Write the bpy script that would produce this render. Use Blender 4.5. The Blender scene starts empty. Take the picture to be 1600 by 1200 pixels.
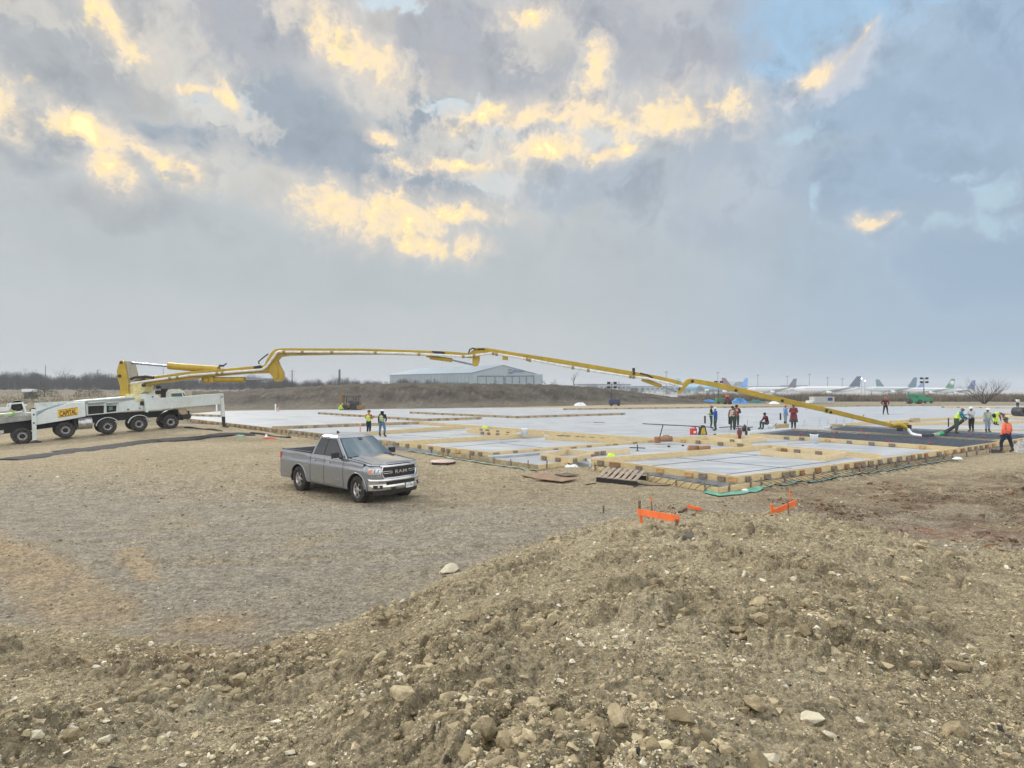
import bpy, bmesh, math, random
import numpy as np
from mathutils import Vector, Matrix, Euler
R = math.radians
rng = np.random.default_rng(7)
random.seed(7)
scene = bpy.context.scene
col = scene.collection

# ---------------------------------------------------------------- camera
H = 3.5            # eye height over the levelled lot
F = 920.0          # focal length in pixels of a 1600 wide frame
HZ = 606.0         # pixel row of the horizon
cam_d = bpy.data.cameras.new('camera')
cam = bpy.data.objects.new('camera', cam_d); col.objects.link(cam)
cam.location = (0, 0, H); cam.rotation_euler = (R(90), 0, 0)
cam_d.sensor_width = 36.0; cam_d.lens = F/1600*36.0
cam_d.shift_y = (HZ-600)/1600
cam_d.clip_start = 0.1; cam_d.clip_end = 9000
scene.camera = cam
scene.view_settings.view_transform = 'Standard'
scene.view_settings.look = 'None'
scene.view_settings.exposure = 0.0
scene.view_settings.gamma = 1.0

def G(px, py, z=0.0):
    d = F*(H-z)/(py-HZ)
    return Vector(((px-800)/F*d, d, z))
def D(px, py, d):
    return Vector(((px-800)/F*d, d, H-(py-HZ)/F*d))
def lin(r, g, b):
    f = lambda c: (c/255/12.92 if c/255 <= .04045 else ((c/255+.055)/1.055)**2.4)
    return (f(r), f(g), f(b), 1.0)

# ---------------------------------------------------------------- sky
SUN_AZ, SUN_EL = -42.0, 33.0     # degrees, azimuth from +Y towards +X
w = bpy.data.worlds.new('World'); scene.world = w; w.use_nodes = True
wt = w.node_tree; wt.nodes.clear()
def N(t, typ, **kw):
    n = t.nodes.new(typ)
    for k, v in kw.items():
        if k == 'inp':
            for i, val in v.items():
                if isinstance(val, bpy.types.NodeSocket): t.links.new(val, n.inputs[i])
                else: n.inputs[i].default_value = val
        else: setattr(n, k, v)
    return n
def M_(t, op, a, b=None, c=None, clamp=False):
    n = t.nodes.new('ShaderNodeMath'); n.operation = op; n.use_clamp = clamp
    for i, v in enumerate((a, b, c)):
        if v is None: continue
        if isinstance(v, bpy.types.NodeSocket): t.links.new(v, n.inputs[i])
        else: n.inputs[i].default_value = v
    return n.outputs[0]
def MIX(t, fac, a, b, mode='MIX'):
    n = t.nodes.new('ShaderNodeMix'); n.data_type = 'RGBA'; n.blend_type = mode
    for i, v in ((0, fac), (6, a), (7, b)):
        if isinstance(v, bpy.types.NodeSocket): t.links.new(v, n.inputs[i])
        else: n.inputs[i].default_value = v
    return n.outputs[2]
def SS(t, x, lo, hi, a=0.0, b=1.0):
    n = t.nodes.new('ShaderNodeMapRange'); n.interpolation_type = 'SMOOTHSTEP'
    t.links.new(x, n.inputs[0])
    for i, v in ((1, lo), (2, hi), (3, a), (4, b)): n.inputs[i].default_value = v
    return n.outputs[0]
def NOISE(t, vec, scale, detail=5, rough=.55, out=0, dist=0.0, lac=2.0):
    n = t.nodes.new('ShaderNodeTexNoise')
    if vec is not None: t.links.new(vec, n.inputs['Vector'])
    n.inputs['Scale'].default_value = scale; n.inputs['Detail'].default_value = detail
    n.inputs['Roughness'].default_value = rough; n.inputs['Distortion'].default_value = dist
    n.inputs['Lacunarity'].default_value = lac
    return n.outputs[out]

tc = wt.nodes.new('ShaderNodeTexCoord').outputs['Generated']
sep = N(wt, 'ShaderNodeSeparateXYZ', inp={0: tc})
X, Y, Z = sep.outputs
az = M_(wt, 'ARCTAN2', X, Y)
el = M_(wt, 'ARCSINE', Z)
comb = N(wt, 'ShaderNodeCombineXYZ', inp={0: az, 1: el, 2: 0.0}).outputs[0]
def VM(t, op, a, b=None, s=None):
    n = t.nodes.new('ShaderNodeVectorMath'); n.operation = op
    for i, v in enumerate((a, b)):
        if v is None: continue
        if isinstance(v, bpy.types.NodeSocket): t.links.new(v, n.inputs[i])
        else: n.inputs[i].default_value = v
    if s is not None: n.inputs['Scale'].default_value = s
    return n
# warped cloud coordinates (direction in the sky, in radians)
nz1 = NOISE(wt, tc, 3.2, 4, .55, out=1)
nz2 = NOISE(wt, tc, 13.0, 6, .62, out=1)
wv = VM(wt, 'SUBTRACT', nz1, (.5, .5, .5)).outputs[0]
wv = VM(wt, 'SCALE', wv, s=.10).outputs[0]
wv2 = VM(wt, 'SUBTRACT', nz2, (.5, .5, .5)).outputs[0]
wv2 = VM(wt, 'SCALE', wv2, s=.045).outputs[0]
P1 = VM(wt, 'ADD', VM(wt, 'ADD', comb, wv).outputs[0], wv2).outputs[0]
flat = N(wt, 'ShaderNodeMapping', inp={0: P1, 3: (1, 1, 0)}).outputs[0]
def pdir(px, py):
    a = math.atan((px-800)/F); e = math.atan((HZ-py)/math.hypot(F, px-800))
    return a, e
def blobs(lst):
    acc = None; src = flat
    for ib, b in enumerate(lst):
        if acc is not None and ib % 3 == 0:
            # evaluate the blobs in short chains, which keeps the shader small
            ma = wt.nodes.new('ShaderNodeVectorMath'); ma.operation = 'MULTIPLY_ADD'; wt.links.new(acc, ma.inputs[0]); ma.inputs[1].default_value = (1e-7, 0, 0); wt.links.new(flat, ma.inputs[2]); src = ma.outputs[0]
        px, py, rx, ry = b[:4]; rot = b[4] if len(b) > 4 else 0; wgt = b[5] if len(b) > 5 else 1.0
        a, e = pdir(px, py)
        k = 1/ (F*(1+((px-800)/F)**2))
        ke = 1/ (math.hypot(F, px-800))*math.cos(e)**2
        # rotate/scale about the blob's centre
        mp = wt.nodes.new('ShaderNodeMapping'); mp.vector_type = 'TEXTURE'
        wt.links.new(src, mp.inputs[0])
        mp.inputs[1].default_value = (a, e, 0); mp.inputs[2].default_value = (0, 0, R(rot))
        mp.inputs[3].default_value = (rx*k, ry*ke, 1)
        ln = VM(wt, 'LENGTH', mp.outputs[0]).outputs['Value']
        v = M_(wt, 'MULTIPLY_ADD', ln, -1.0, 1.0)
        if wgt != 1: v = M_(wt, 'ADD', v, wgt-1.0)
        acc = v if acc is None else M_(wt, 'SMOOTH_MAX', acc, v, .25)
    return acc
fb = NOISE(wt, tc, 9.0, 9, .62)
fb2 = NOISE(wt, tc, 26.0, 8, .65)
big = NOISE(wt, tc, 2.6, 6, .55)
fbc = M_(wt, 'SUBTRACT', fb, .5); fb2c = M_(wt, 'SUBTRACT', fb2, .5)
fb5 = M_(wt, 'MULTIPLY_ADD', M_(wt, 'ABSOLUTE', M_(wt, 'SUBTRACT', NOISE(wt, P1, 11.0, 8, .62), .5)), -2.3, .17)
edge = M_(wt, 'ADD', M_(wt, 'MULTIPLY', fbc, 1.8), M_(wt, 'ADD', M_(wt, 'MULTIPLY', fb2c, 1.8), M_(wt, 'MULTIPLY', fb5, 2.4)))
soft = M_(wt, 'ADD', M_(wt, 'MULTIPLY', fbc, 1.5), M_(wt, 'ADD', M_(wt, 'MULTIPLY', fb2c, .9), M_(wt, 'MULTIPLY', fb5, .8)))
# base veil of cloud, warm grey to the left, blue grey to the right
azr = SS(wt, az, R(0), R(40))
veil = MIX(wt, azr, lin(190, 196, 198), lin(164, 184, 203))
hor = SS(wt, el, R(0), R(15), 1, 0)
veil = MIX(wt, M_(wt, 'MULTIPLY', hor, .6), veil, MIX(wt, azr, lin(193, 198, 200), lin(160, 182, 200)))
up = SS(wt, el, R(12), R(32))
veil = MIX(wt, M_(wt, 'MULTIPLY', up, .7), veil, MIX(wt, azr, lin(196, 194, 194), lin(158, 182, 206)))
lum = M_(wt, 'MULTIPLY_ADD', fbc, .45, 1.0)
lum = M_(wt, 'MULTIPLY_ADD', M_(wt, 'MULTIPLY', fb2c, up), .7, lum)
fade = SS(wt, el, R(2), R(14))
lum = M_(wt, 'ADD', M_(wt, 'MULTIPLY', M_(wt, 'SUBTRACT', lum, 1.0), fade), 1.0)
veil = VM(wt, 'SCALE', veil); wt.links.new(lum, veil.inputs['Scale']); veil = veil.outputs[0]
# clear blue sky showing at the top right (Nishita)
nish = wt.nodes.new('ShaderNodeTexSky'); nish.sky_type = 'NISHITA'; nish.sun_disc = False
nish.sun_elevation = R(SUN_EL); nish.sun_rotation = R(SUN_AZ)
nish.air_density = 1.0; nish.dust_density = 1.2; nish.ozone_density = 1.5
blue = VM(wt, 'SCALE', nish.outputs[0], s=.12).outputs[0]
blue = MIX(wt, .88, blue, lin(168, 200, 226))
mB = SS(wt, M_(wt, 'ADD', blobs([(1270, 10, 170, 85), (1210, 60, 70, 60), (1470, -60, 120, 60), (610, 0, 40, 16)]), soft), -.15, .35)
c = MIX(wt, mB, veil, blue)
# darker cloud bodies
def layer(c, lst, color, lo, hi, amt, nse):
    m = SS(wt, M_(wt, 'ADD', blobs(lst), nse), lo, hi, 0, amt)
    return MIX(wt, m, c, color)
c = layer(c, [(330, 400, 300, 80), (620, 440, 200, 40), (900, 420, 250, 80)], lin(178, 187, 193), -.3, .7, .55, soft)
c = layer(c, [(120, 95, 190, 75, 0), (60, 240, 80, 40), (215, 330, 120, 40)], lin(169, 175, 180), -.2, .5, .8, soft)
c = layer(c, [(440, 190, 150, 75), (560, 250, 200, 55, -12), (300, 215, 110, 26, 0), (660, 180, 75, 60), (640, 290, 130, 30, -8)], lin(155, 167, 180), -.2, .45, .92, soft)
c = layer(c, [(395, 40, 110, 65), (700, 60, 90, 80), (830, 110, 90, 60), (1000, 40, 150, 70), (1060, 90, 110, 60)], lin(170, 174, 183), -.2, .5, .85, soft)
c = layer(c, [(930, 300, 160, 36), (1110, 230, 90, 80), (1170, 330, 120, 70)], lin(168, 180, 194), -.2, .6, .7, soft)
c = layer(c, [(1330, 165, 90, 45, 10), (1480, 150, 160, 70), (1400, 270, 200, 60), (1560, 400, 160, 60)], lin(152, 174, 197), -.3, .6, .6, soft)
# pale wisps
c = layer(c, [(1290, 118, 80, 40, 20)], lin(196, 203, 214), -.25, .35, .9, soft)
c = layer(c, [(785, 232, 60, 34, 0), (925, 228, 70, 20), (620, 5, 40, 16), (330, 150, 60, 26, -20), (770, 290, 40, 20), (720, 165, 50, 20)], lin(206, 219, 226), -.2, .5, .85, edge)
c = layer(c, [(1500, 262, 50, 14), (1565, 292, 50, 34), (1470, 345, 80, 16, 10), (1282, 318, 12, 30), (1250, 215, 45, 12), (1550, 340, 60, 20)], lin(180, 205, 219), -.2, .8, .75, edge)
c = layer(c, [(270, 110, 90, 60), (340, 170, 90, 26, -10), (250, 60, 60, 60), (740, 250, 120, 60), (480, 30, 60, 26), (30, 20, 90, 20), (860, 60, 70, 60), (930, 130, 30, 60), (600, 120, 70, 60)], lin(212, 208, 200), -.1, .7, .7, edge)
# broken texture through the whole upper deck
tx = NOISE(wt, P1, 5.5, 9, .66)
upm = SS(wt, el, R(11), R(19))
c = MIX(wt, M_(wt, 'MULTIPLY', SS(wt, tx, .50, .64, 0, .55), upm), c, MIX(wt, azr, lin(216, 211, 203), lin(176, 199, 220)))
c = MIX(wt, M_(wt, 'MULTIPLY', SS(wt, tx, .47, .34, 0, .50), upm), c, MIX(wt, azr, lin(150, 160, 172), lin(142, 167, 194)))
# sunlit cream and gold cloud
gold = [(22, 176, 44, 34), (192, 42, 58, 30, -35), (552, 72, 78, 30, -18), (165, 212, 80, 26, -12), (192, 262, 34, 28), (245, 248, 70, 16, -20),
        (305, 283, 22, 22), (300, 128, 30, 9), (350, 142, 24, 11, -45), (525, 328, 66, 30, -10), (605, 340, 80, 34), (705, 340, 55, 14), (640, 376, 70, 14, -15),
        (715, 388, 36, 15), (760, 185, 46, 20), (590, 215, 22, 10), (715, 262, 70, 13), (840, 190, 60, 16), (912, 185, 34, 30), (1035, 198, 82, 34),
        (862, 240, 70, 20), (955, 252, 32, 12), (935, 118, 13, 38), (830, 22, 40, 16, 0, .8), (1262, 122, 34, 18, 25, .8), (1330, 72, 26, 9, 35, .75), (1355, 350, 22, 8), (1090, 180, 16, 10)]
gb = M_(wt, 'ADD', M_(wt, 'SUBTRACT', blobs(gold), .13), edge)
fb3 = fb5
c = MIX(wt, SS(wt, gb, -1.2, .40, 0, .72), c, lin(222, 212, 200))
c = MIX(wt, SS(wt, gb, -.25, .55, 0, .92), c, lin(250, 229, 194))
goldr = SS(wt, az, R(14), R(26), 1, .30)
gg = M_(wt, 'ADD', M_(wt, 'MULTIPLY', gb, .8), M_(wt, 'MULTIPLY', fb2c, 4.2))
c = MIX(wt, M_(wt, 'MULTIPLY', SS(wt, gg, .10, 1.4, 0, .80), goldr), c, (1.05, .84, .40, 1))
c = MIX(wt, M_(wt, 'MULTIPLY', SS(wt, gg, .80, 1.6, 0, .9), goldr), c, (1.12, 1.0, .55, 1))
# grey-rose shading inside the lit cloud
gm_ = M_(wt, 'MULTIPLY', SS(wt, gb, -.3, .3), SS(wt, M_(wt, 'ADD', M_(wt, 'MULTIPLY', fbc, -1.0), M_(wt, 'MULTIPLY', fb3, -.9)), .02, .26, 0, .62))
c = MIX(wt, gm_, c, lin(204, 200, 196))
fin = M_(wt, 'ADD', 1.0, M_(wt, 'MULTIPLY', M_(wt, 'MULTIPLY', fb5, .32), SS(wt, el, R(8), R(20), .12, 1)))
fin = M_(wt, 'MULTIPLY', fin, 1.035)
cs_ = VM(wt, 'SCALE', c); wt.links.new(fin, cs_.inputs['Scale']); c = cs_.outputs[0]
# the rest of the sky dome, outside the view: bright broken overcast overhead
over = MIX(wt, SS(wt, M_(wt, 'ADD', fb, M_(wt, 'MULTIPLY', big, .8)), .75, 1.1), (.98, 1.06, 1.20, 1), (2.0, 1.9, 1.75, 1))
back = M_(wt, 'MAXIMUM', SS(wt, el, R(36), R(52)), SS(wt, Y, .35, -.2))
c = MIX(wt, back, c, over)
c = MIX(wt, SS(wt, Z, -.01, -.04), c, (.17, .15, .12, 1))
bg = N(wt, 'ShaderNodeBackground', inp={0: c, 1: 1.0})
out = wt.nodes.new('ShaderNodeOutputWorld'); wt.links.new(bg.outputs[0], out.inputs[0])
w.cycles.sampling_method = 'MANUAL'; w.cycles.sample_map_resolution = 1024

sun_d = bpy.data.lights.new('sun', 'SUN'); sun = bpy.data.objects.new('sun', sun_d); col.objects.link(sun)
sun_d.energy = 2.6; sun_d.angle = R(12); sun_d.color = (1, .93, .82)
sd = Vector((math.sin(R(SUN_AZ))*math.cos(R(SUN_EL)), math.cos(R(SUN_AZ))*math.cos(R(SUN_EL)), math.sin(R(SUN_EL))))
sun.rotation_euler = sd.to_track_quat('Z', 'Y').to_euler()
sun.location = (0, 0, 60)
scene.cycles.volume_bounces = 0
scene.cycles.max_bounces = 6
# ---------------------------------------------------------------- helpers
def tag(o, label=None, cat=None, group=None, kind=None):
    if label: o['label'] = label
    if cat: o['category'] = cat
    if group: o['group'] = group
    if kind: o['kind'] = kind
    return o
def empty(name, loc=(0, 0, 0), rz=0.0, label=None, cat=None, group=None, mat=None):
    o = bpy.data.objects.new(name, None); col.objects.link(o)
    o.empty_display_size = .2
    if mat is not None: o.matrix_world = mat
    else: o.location = loc; o.rotation_euler = (0, 0, rz)
    return tag(o, label, cat, group)
def basis(o):
    return o.matrix_basis.copy()
def world_of(o):
    m = o.matrix_basis.copy()
    if o.parent: m = world_of(o.parent) @ o.matrix_parent_inverse @ m
    return m
def mesh_obj(name, V, Fc, mats, parent=None, mi=None, smooth=False, world=False):
    me = bpy.data.meshes.new(name)
    me.from_pydata([tuple(v) for v in V], [], Fc)
    if not isinstance(mats, (list, tuple)): mats = [mats]
    for m in mats: me.materials.append(m)
    if mi is not None: me.polygons.foreach_set('material_index', mi)
    if smooth is True: me.polygons.foreach_set('use_smooth', [True]*len(me.polygons))
    elif smooth: me.polygons.foreach_set('use_smooth', smooth)
    me.update()
    o = bpy.data.objects.new(name, me); col.objects.link(o)
    if parent is not None:
        o.parent = parent
        if world: o.matrix_parent_inverse = world_of(parent).inverted()
    return o
class MB:
    """collects shapes; build() links them as one mesh object"""
    def __init__(s): s.V = []; s.F = []; s.M = []; s.S = []; s.m = 0
    def add(s, V, Fc, smooth=False, m=None):
        b = len(s.V); s.V += [tuple(v) for v in V]
        for f in Fc:
            s.F.append([i+b for i in f]); s.M.append(s.m if m is None else m); s.S.append(smooth)
        return s
    def box(s, c, size, rot=None, m=None, bev=0.0):
        hx, hy, hz = size[0]/2, size[1]/2, size[2]/2
        if bev > 0:
            bm = bmesh.new(); bmesh.ops.create_cube(bm, size=1.0)
            for v in bm.verts: v.co = Vector((v.co.x*size[0], v.co.y*size[1], v.co.z*size[2]))
            bmesh.ops.bevel(bm, geom=list(bm.edges), offset=min(bev, hx*.9, hy*.9, hz*.9), segments=2, affect='EDGES', profile=.7)
            bm.verts.index_update()
            vs = [v.co.copy() for v in bm.verts]; fs = [[v.index for v in f.verts] for f in bm.faces]; bm.free()
        else:
            vs = [Vector((x*hx, y*hy, z*hz)) for x in (-1, 1) for y in (-1, 1) for z in (-1, 1)]
            fs = [(0, 1, 3, 2), (4, 6, 7, 5), (0, 4, 5, 1), (2, 3, 7, 6), (0, 2, 6, 4), (1, 5, 7, 3)]
        if rot is not None: vs = [rot @ v for v in vs]
        c = Vector(c)
        return s.add([v+c for v in vs], fs, False, m)
    def bar(s, a, b, w, h, up=(0, 0, 1), m=None, bev=0.0):
        a = Vector(a); b = Vector(b); d = b-a; L = d.length
        if L < 1e-6: return s
        x = d/L; u = Vector(up)
        y = u.cross(x)
        if y.length < 1e-4: y = Vector((0, 1, 0)).cross(x)
        if y.length < 1e-4: y = Vector((1, 0, 0)).cross(x)
        y.normalize(); z = x.cross(y)
        rot = Matrix((x, y, z)).transposed()
        return s.box((a+b)/2, (L, w, h), rot, m, bev)
    def tube(s, pts, r, n=10, m=None, cap=True, closed=False):
        pts = [Vector(p) for p in pts]
        if not hasattr(r, '__len__'): r = [r]*len(pts)
        rings = []; prev = None
        for i, p in enumerate(pts):
            if closed: t = (pts[(i+1) % len(pts)]-pts[i-1])
            else: t = (pts[min(i+1, len(pts)-1)]-pts[max(i-1, 0)])
            if t.length < 1e-9: t = Vector((0, 0, 1))
            t.normalize()
            if prev is None:
                a = Vector((0, 0, 1)) if abs(t.z) < .9 else Vector((1, 0, 0))
                u = a.cross(t).normalized()
            else:
                u = prev - t*prev.dot(t)
                if u.length < 1e-6: u = Vector((1, 0, 0)).cross(t)
                u.normalize()
            prev = u; v = t.cross(u)
            rings.append([p+(u*math.cos(2*math.pi*k/n)+v*math.sin(2*math.pi*k/n))*r[i] for k in range(n)])
        vs = [q for rg in rings for q in rg]; fs = []
        m_ = len(pts)
        for i in range(m_ if closed else m_-1):
            j = (i+1) % m_
            for k in range(n):
                k2 = (k+1) % n
                fs.append((i*n+k, i*n+k2, j*n+k2, j*n+k))
        s.add(vs, fs, True, m)
        if cap and not closed:
            b = len(s.V)
            s.add(rings[0], [list(range(n))[::-1]], False, m); s.add(rings[-1], [list(range(n))], False, m)
        return s
    def lathe(s, prof, mat=None, n=24, m=None, axis='z', smooth=True, ang=None):
        """prof: (r, h) pairs; revolved about the local z (or y) axis, moved by matrix mat"""
        vs = []; fs = []
        for (r, h) in prof:
            for k in range(n):
                a = 2*math.pi*k/n
                if axis == 'z': vs.append(Vector((r*math.cos(a), r*math.sin(a), h)))
                elif axis == 'x': vs.append(Vector((h, r*math.cos(a), r*math.sin(a))))
                else: vs.append(Vector((r*math.cos(a), h, r*math.sin(a))))
        for i in range(len(prof)-1):
            for k in range(n):
                k2 = (k+1) % n
                fs.append((i*n+k, i*n+k2, (i+1)*n+k2, (i+1)*n+k))
        if mat is not None: vs = [mat @ v for v in vs]
        return s.add(vs, fs, smooth, m)
    def prism(s, pts2, y0, y1, fr=None, m=None):
        """outline in (x, z) pushed from y0 to y1; fr maps (x, y, z) to space"""
        n = len(pts2)
        vs = [Vector((p[0], y0, p[1])) for p in pts2]+[Vector((p[0], y1, p[1])) for p in pts2]
        fs = [list(range(n)), list(range(n, 2*n))[::-1]]
        for k in range(n):
            k2 = (k+1) % n
            fs.append((k, k+n, k2+n, k2))
        if fr is not None: vs = [fr @ v for v in vs]
        return s.add(vs, fs, False, m)
    def grid(s, fn, nu, nv, m=None, smooth=True):
        vs = [fn(i/(nu-1), j/(nv-1)) for i in range(nu) for j in range(nv)]
        fs = [(i*nv+j, (i+1)*nv+j, (i+1)*nv+j+1, i*nv+j+1) for i in range(nu-1) for j in range(nv-1)]
        return s.add(vs, fs, smooth, m)
    def build(s, name, mats, parent=None, world=False, bevel=0.0, label=None):
        o = mesh_obj(name, s.V, s.F, mats, parent, s.M, s.S, world)
        bm = bmesh.new(); bm.from_mesh(o.data)
        bmesh.ops.recalc_face_normals(bm, faces=bm.faces); bm.to_mesh(o.data); bm.free()
        if bevel:
            b = o.modifiers.new('bevel', 'BEVEL'); b.width = bevel; b.segments = 2; b.limit_method = 'ANGLE'; b.angle_limit = R(40)
        if label: o['label'] = label
        return o
def kids(o): return [c for c in bpy.data.objects if c.parent == o]
def copy_tree(o, parent=None):
    ch = kids(o)
    c = o.copy(); col.objects.link(c)
    if parent is not None: c.parent = parent
    for k in ch: copy_tree(k, c)
    return c
def text_mesh(txt, size, depth, font_scale=(1, 1), bold=0.0):
    cu = bpy.data.curves.new('t', 'FONT'); cu.body = txt; cu.size = size; cu.extrude = depth; cu.offset = bold
    cu.align_x = 'CENTER'; cu.align_y = 'CENTER'; cu.resolution_u = 3
    o = bpy.data.objects.new('t', cu); col.objects.link(o)
    dg = bpy.context.evaluated_depsgraph_get(); dg.update()
    me = bpy.data.meshes.new_from_object(o.evaluated_get(dg))
    V = [Vector((v.co.x*font_scale[0], v.co.y*font_scale[1], v.co.z)) for v in me.vertices]; Fc = [list(p.vertices) for p in me.polygons]
    bpy.data.objects.remove(o); bpy.data.curves.remove(cu); bpy.data.meshes.remove(me)
    return V, Fc

# ---------------------------------------------------------------- materials
MATS = {}
def mat(name, color, rough=.6, metal=0.0, var=.12, scale=6.0, bump=0.0, bscale=40.0, dirt=None, dirt_amt=.4, dirt_scale=3.0, spec=.5, coat=0.0, bdist=.01, stretch=None, emit=None, rvar=.25):
    if name in MATS: return MATS[name]
    m = bpy.data.materials.new(name); m.use_nodes = True; t = m.node_tree; t.nodes.clear()
    o = t.nodes.new('ShaderNodeOutputMaterial'); p = t.nodes.new('ShaderNodeBsdfPrincipled')
    t.links.new(p.outputs[0], o.inputs[0])
    v = t.nodes.new('ShaderNodeTexCoord').outputs['Object']
    if stretch: v = N(t, 'ShaderNodeMapping', inp={0: v, 3: stretch}).outputs[0]
    n1 = NOISE(t, v, scale, 6, .6)
    c4 = tuple(color[:3])+(1,)
    dark = tuple(x*(1-var*1.6) for x in color[:3])+(1,); light = tuple(min(1, x*(1+var)) for x in color[:3])+(1,)
    c = MIX(t, SS(t, n1, .3, .7), dark, light)
    if dirt is not None:
        n2 = NOISE(t, v, dirt_scale, 7, .65)
        c = MIX(t, SS(t, n2, .42, .68, 0, dirt_amt), c, tuple(dirt[:3])+(1,))
    t.links.new(c, p.inputs['Base Color'])
    p.inputs['Metallic'].default_value = metal
    n3 = NOISE(t, v, scale*2.3, 4, .6)
    rr = M_(t, 'MULTIPLY_ADD', n3, rvar, rough-rvar/2, clamp=True)
    t.links.new(rr, p.inputs['Roughness'])
    p.inputs['Specular IOR Level'].default_value = spec
    if coat: p.inputs['Coat Weight'].default_value = coat; p.inputs['Coat Roughness'].default_value = .06
    if bump:
        b = t.nodes.new('ShaderNodeBump'); b.inputs['Strength'].default_value = bump; b.inputs['Distance'].default_value = bdist
        t.links.new(NOISE(t, v, bscale, 6, .65), b.inputs['Height']); t.links.new(b.outputs[0], p.inputs['Normal'])
    if emit:
        p.inputs['Emission Color'].default_value = tuple(emit[:3])+(1,); p.inputs['Emission Strength'].default_value = emit[3]
    MATS[name] = m
    return m
def attr_mat(name, attr, rough=.9, bump=.4, bscale=30, bdist=.02, var=.35, nscale=18, spec=.25, dark=0.0):
    """colour comes from a colour attribute of the mesh, broken up by noise"""
    m = bpy.data.materials.new(name); m.use_nodes = True; t = m.node_tree; t.nodes.clear()
    o = t.nodes.new('ShaderNodeOutputMaterial'); p = t.nodes.new('ShaderNodeBsdfPrincipled')
    t.links.new(p.outputs[0], o.inputs[0])
    v = t.nodes.new('ShaderNodeTexCoord').outputs['Object']
    a = t.nodes.new('ShaderNodeAttribute'); a.attribute_name = attr
    c = a.outputs['Color']
    n1 = NOISE(t, v, nscale, 8, .7); n2 = NOISE(t, v, nscale*.11, 6, .6)
    k = M_(t, 'MULTIPLY_ADD', SS(t, n1, .25, .75), var*2, 1-var)
    k = M_(t, 'MULTIPLY', k, M_(t, 'MULTIPLY_ADD', SS(t, n2, .3, .7), .3, .85))
    s_ = VM(t, 'SCALE', c); t.links.new(k, s_.inputs['Scale'])
    t.links.new(s_.outputs[0], p.inputs['Base Color'])
    p.inputs['Roughness'].default_value = rough; p.inputs['Specular IOR Level'].default_value = spec
    b = t.nodes.new('ShaderNodeBump'); b.inputs['Strength'].default_value = bump; b.inputs['Distance'].default_value = bdist
    t.links.new(NOISE(t, v, bscale, 8, .7), b.inputs['Height']); t.links.new(b.outputs[0], p.inputs['Normal'])
    return m
def set_attr(me, name, arr):
    a = me.color_attributes.new(name, 'FLOAT_COLOR', 'POINT')
    a.data.foreach_set('color', np.ascontiguousarray(arr, dtype=np.float32).ravel())

# ---------------------------------------------------------------- numpy noise
_perm = rng.permutation(4096)
_gr = rng.uniform(-1, 1, (4096, 2))
def _h(ix, iy): return _perm[(_perm[ix & 4095] + iy) & 4095]
def gnoise(x, y):
    ix = np.floor(x).astype(np.int64); iy = np.floor(y).astype(np.int64); fx = x-ix; fy = y-iy
    u = fx*fx*fx*(fx*(fx*6-15)+10); v = fy*fy*fy*(fy*(fy*6-15)+10)
    def g(a, b):
        h = _h(ix+a, iy+b); gr = _gr[h]
        return gr[..., 0]*(fx-a)+gr[..., 1]*(fy-b)
    n0 = g(0, 0)*(1-u)+g(1, 0)*u; n1 = g(0, 1)*(1-u)+g(1, 1)*u
    return (n0*(1-v)+n1*v)*1.5
def fbm(x, y, o=4, g=.5, l=2.03):
    s = 0; a = 1; t = 0
    for i in range(o):
        s = s+a*gnoise(x+i*17.3, y-i*9.1); t += a; a *= g; x = x*l; y = y*l
    return s/t
def worley(x, y, jit=.9):
    ix = np.floor(x).astype(np.int64); iy = np.floor(y).astype(np.int64)
    f1 = np.full(x.shape, 9.0); f2 = np.full(x.shape, 9.0); idd = np.zeros(x.shape)
    for a in (-1, 0, 1):
        for b in (-1, 0, 1):
            h = _h(ix+a, iy+b); px = ix+a+.5+_gr[h][..., 0]*.5*jit; py = iy+b+.5+_gr[h][..., 1]*.5*jit
            d = np.hypot(x-px, y-py)
            c = d < f1
            f2 = np.where(c, f1, np.minimum(f2, d)); idd = np.where(c, (h % 997)/997, idd); f1 = np.where(c, d, f1)
    return f1, f2, idd
def sstep(x, a, b):
    t = np.clip((x-a)/(b-a), 0, 1); return t*t*(3-2*t)
# ---------------------------------------------------------------- the ground
def seg_dist(x, y, pts):
    best = np.full(x.shape, 1e9); tt = np.zeros(x.shape); L = 0
    for a, b in zip(pts[:-1], pts[1:]):
        ax, ay = a[0], a[1]; bx, by = b[0], b[1]; dx, dy = bx-ax, by-ay; l2 = dx*dx+dy*dy+1e-9
        t = np.clip(((x-ax)*dx+(y-ay)*dy)/l2, 0, 1); d = np.hypot(x-ax-t*dx, y-ay-t*dy)
        best = np.minimum(best, d)
    return best
MB_PX = [(-700, 1000), (0, 968), (130, 975), (270, 1000), (390, 1010), (500, 978), (640, 938), (700, 892), (770, 864), (830, 846), (920, 826), (1000, 812), (1120, 806), (1240, 808), (1330, 834), (1480, 862), (1600, 870), (2300, 900)]
_maz = np.array([math.atan2((p[0]-800), F) for p in MB_PX])
_mdd = np.array([(G(p[0], p[1], .08)).xy.length for p in MB_PX])
def soft_edge(x, y, dm):
    k = sstep(np.arctan2(x, y), .0, .22)
    return dm+k*1.6*sstep(fbm(x*.55+20, y*.55, 3), -.35, .35)
def mound_t(x, y):
    a = np.arctan2(x, y); r = np.hypot(x, y)
    Db = np.interp(a, _maz, _mdd)
    w_ = .35*fbm(x*.9, y*.9, 3)
    return (Db+w_-r), Db, r
BBP = [tuple(G(1028, 832, 0).xy), tuple(G(1228, 808, 0).xy)]
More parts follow.
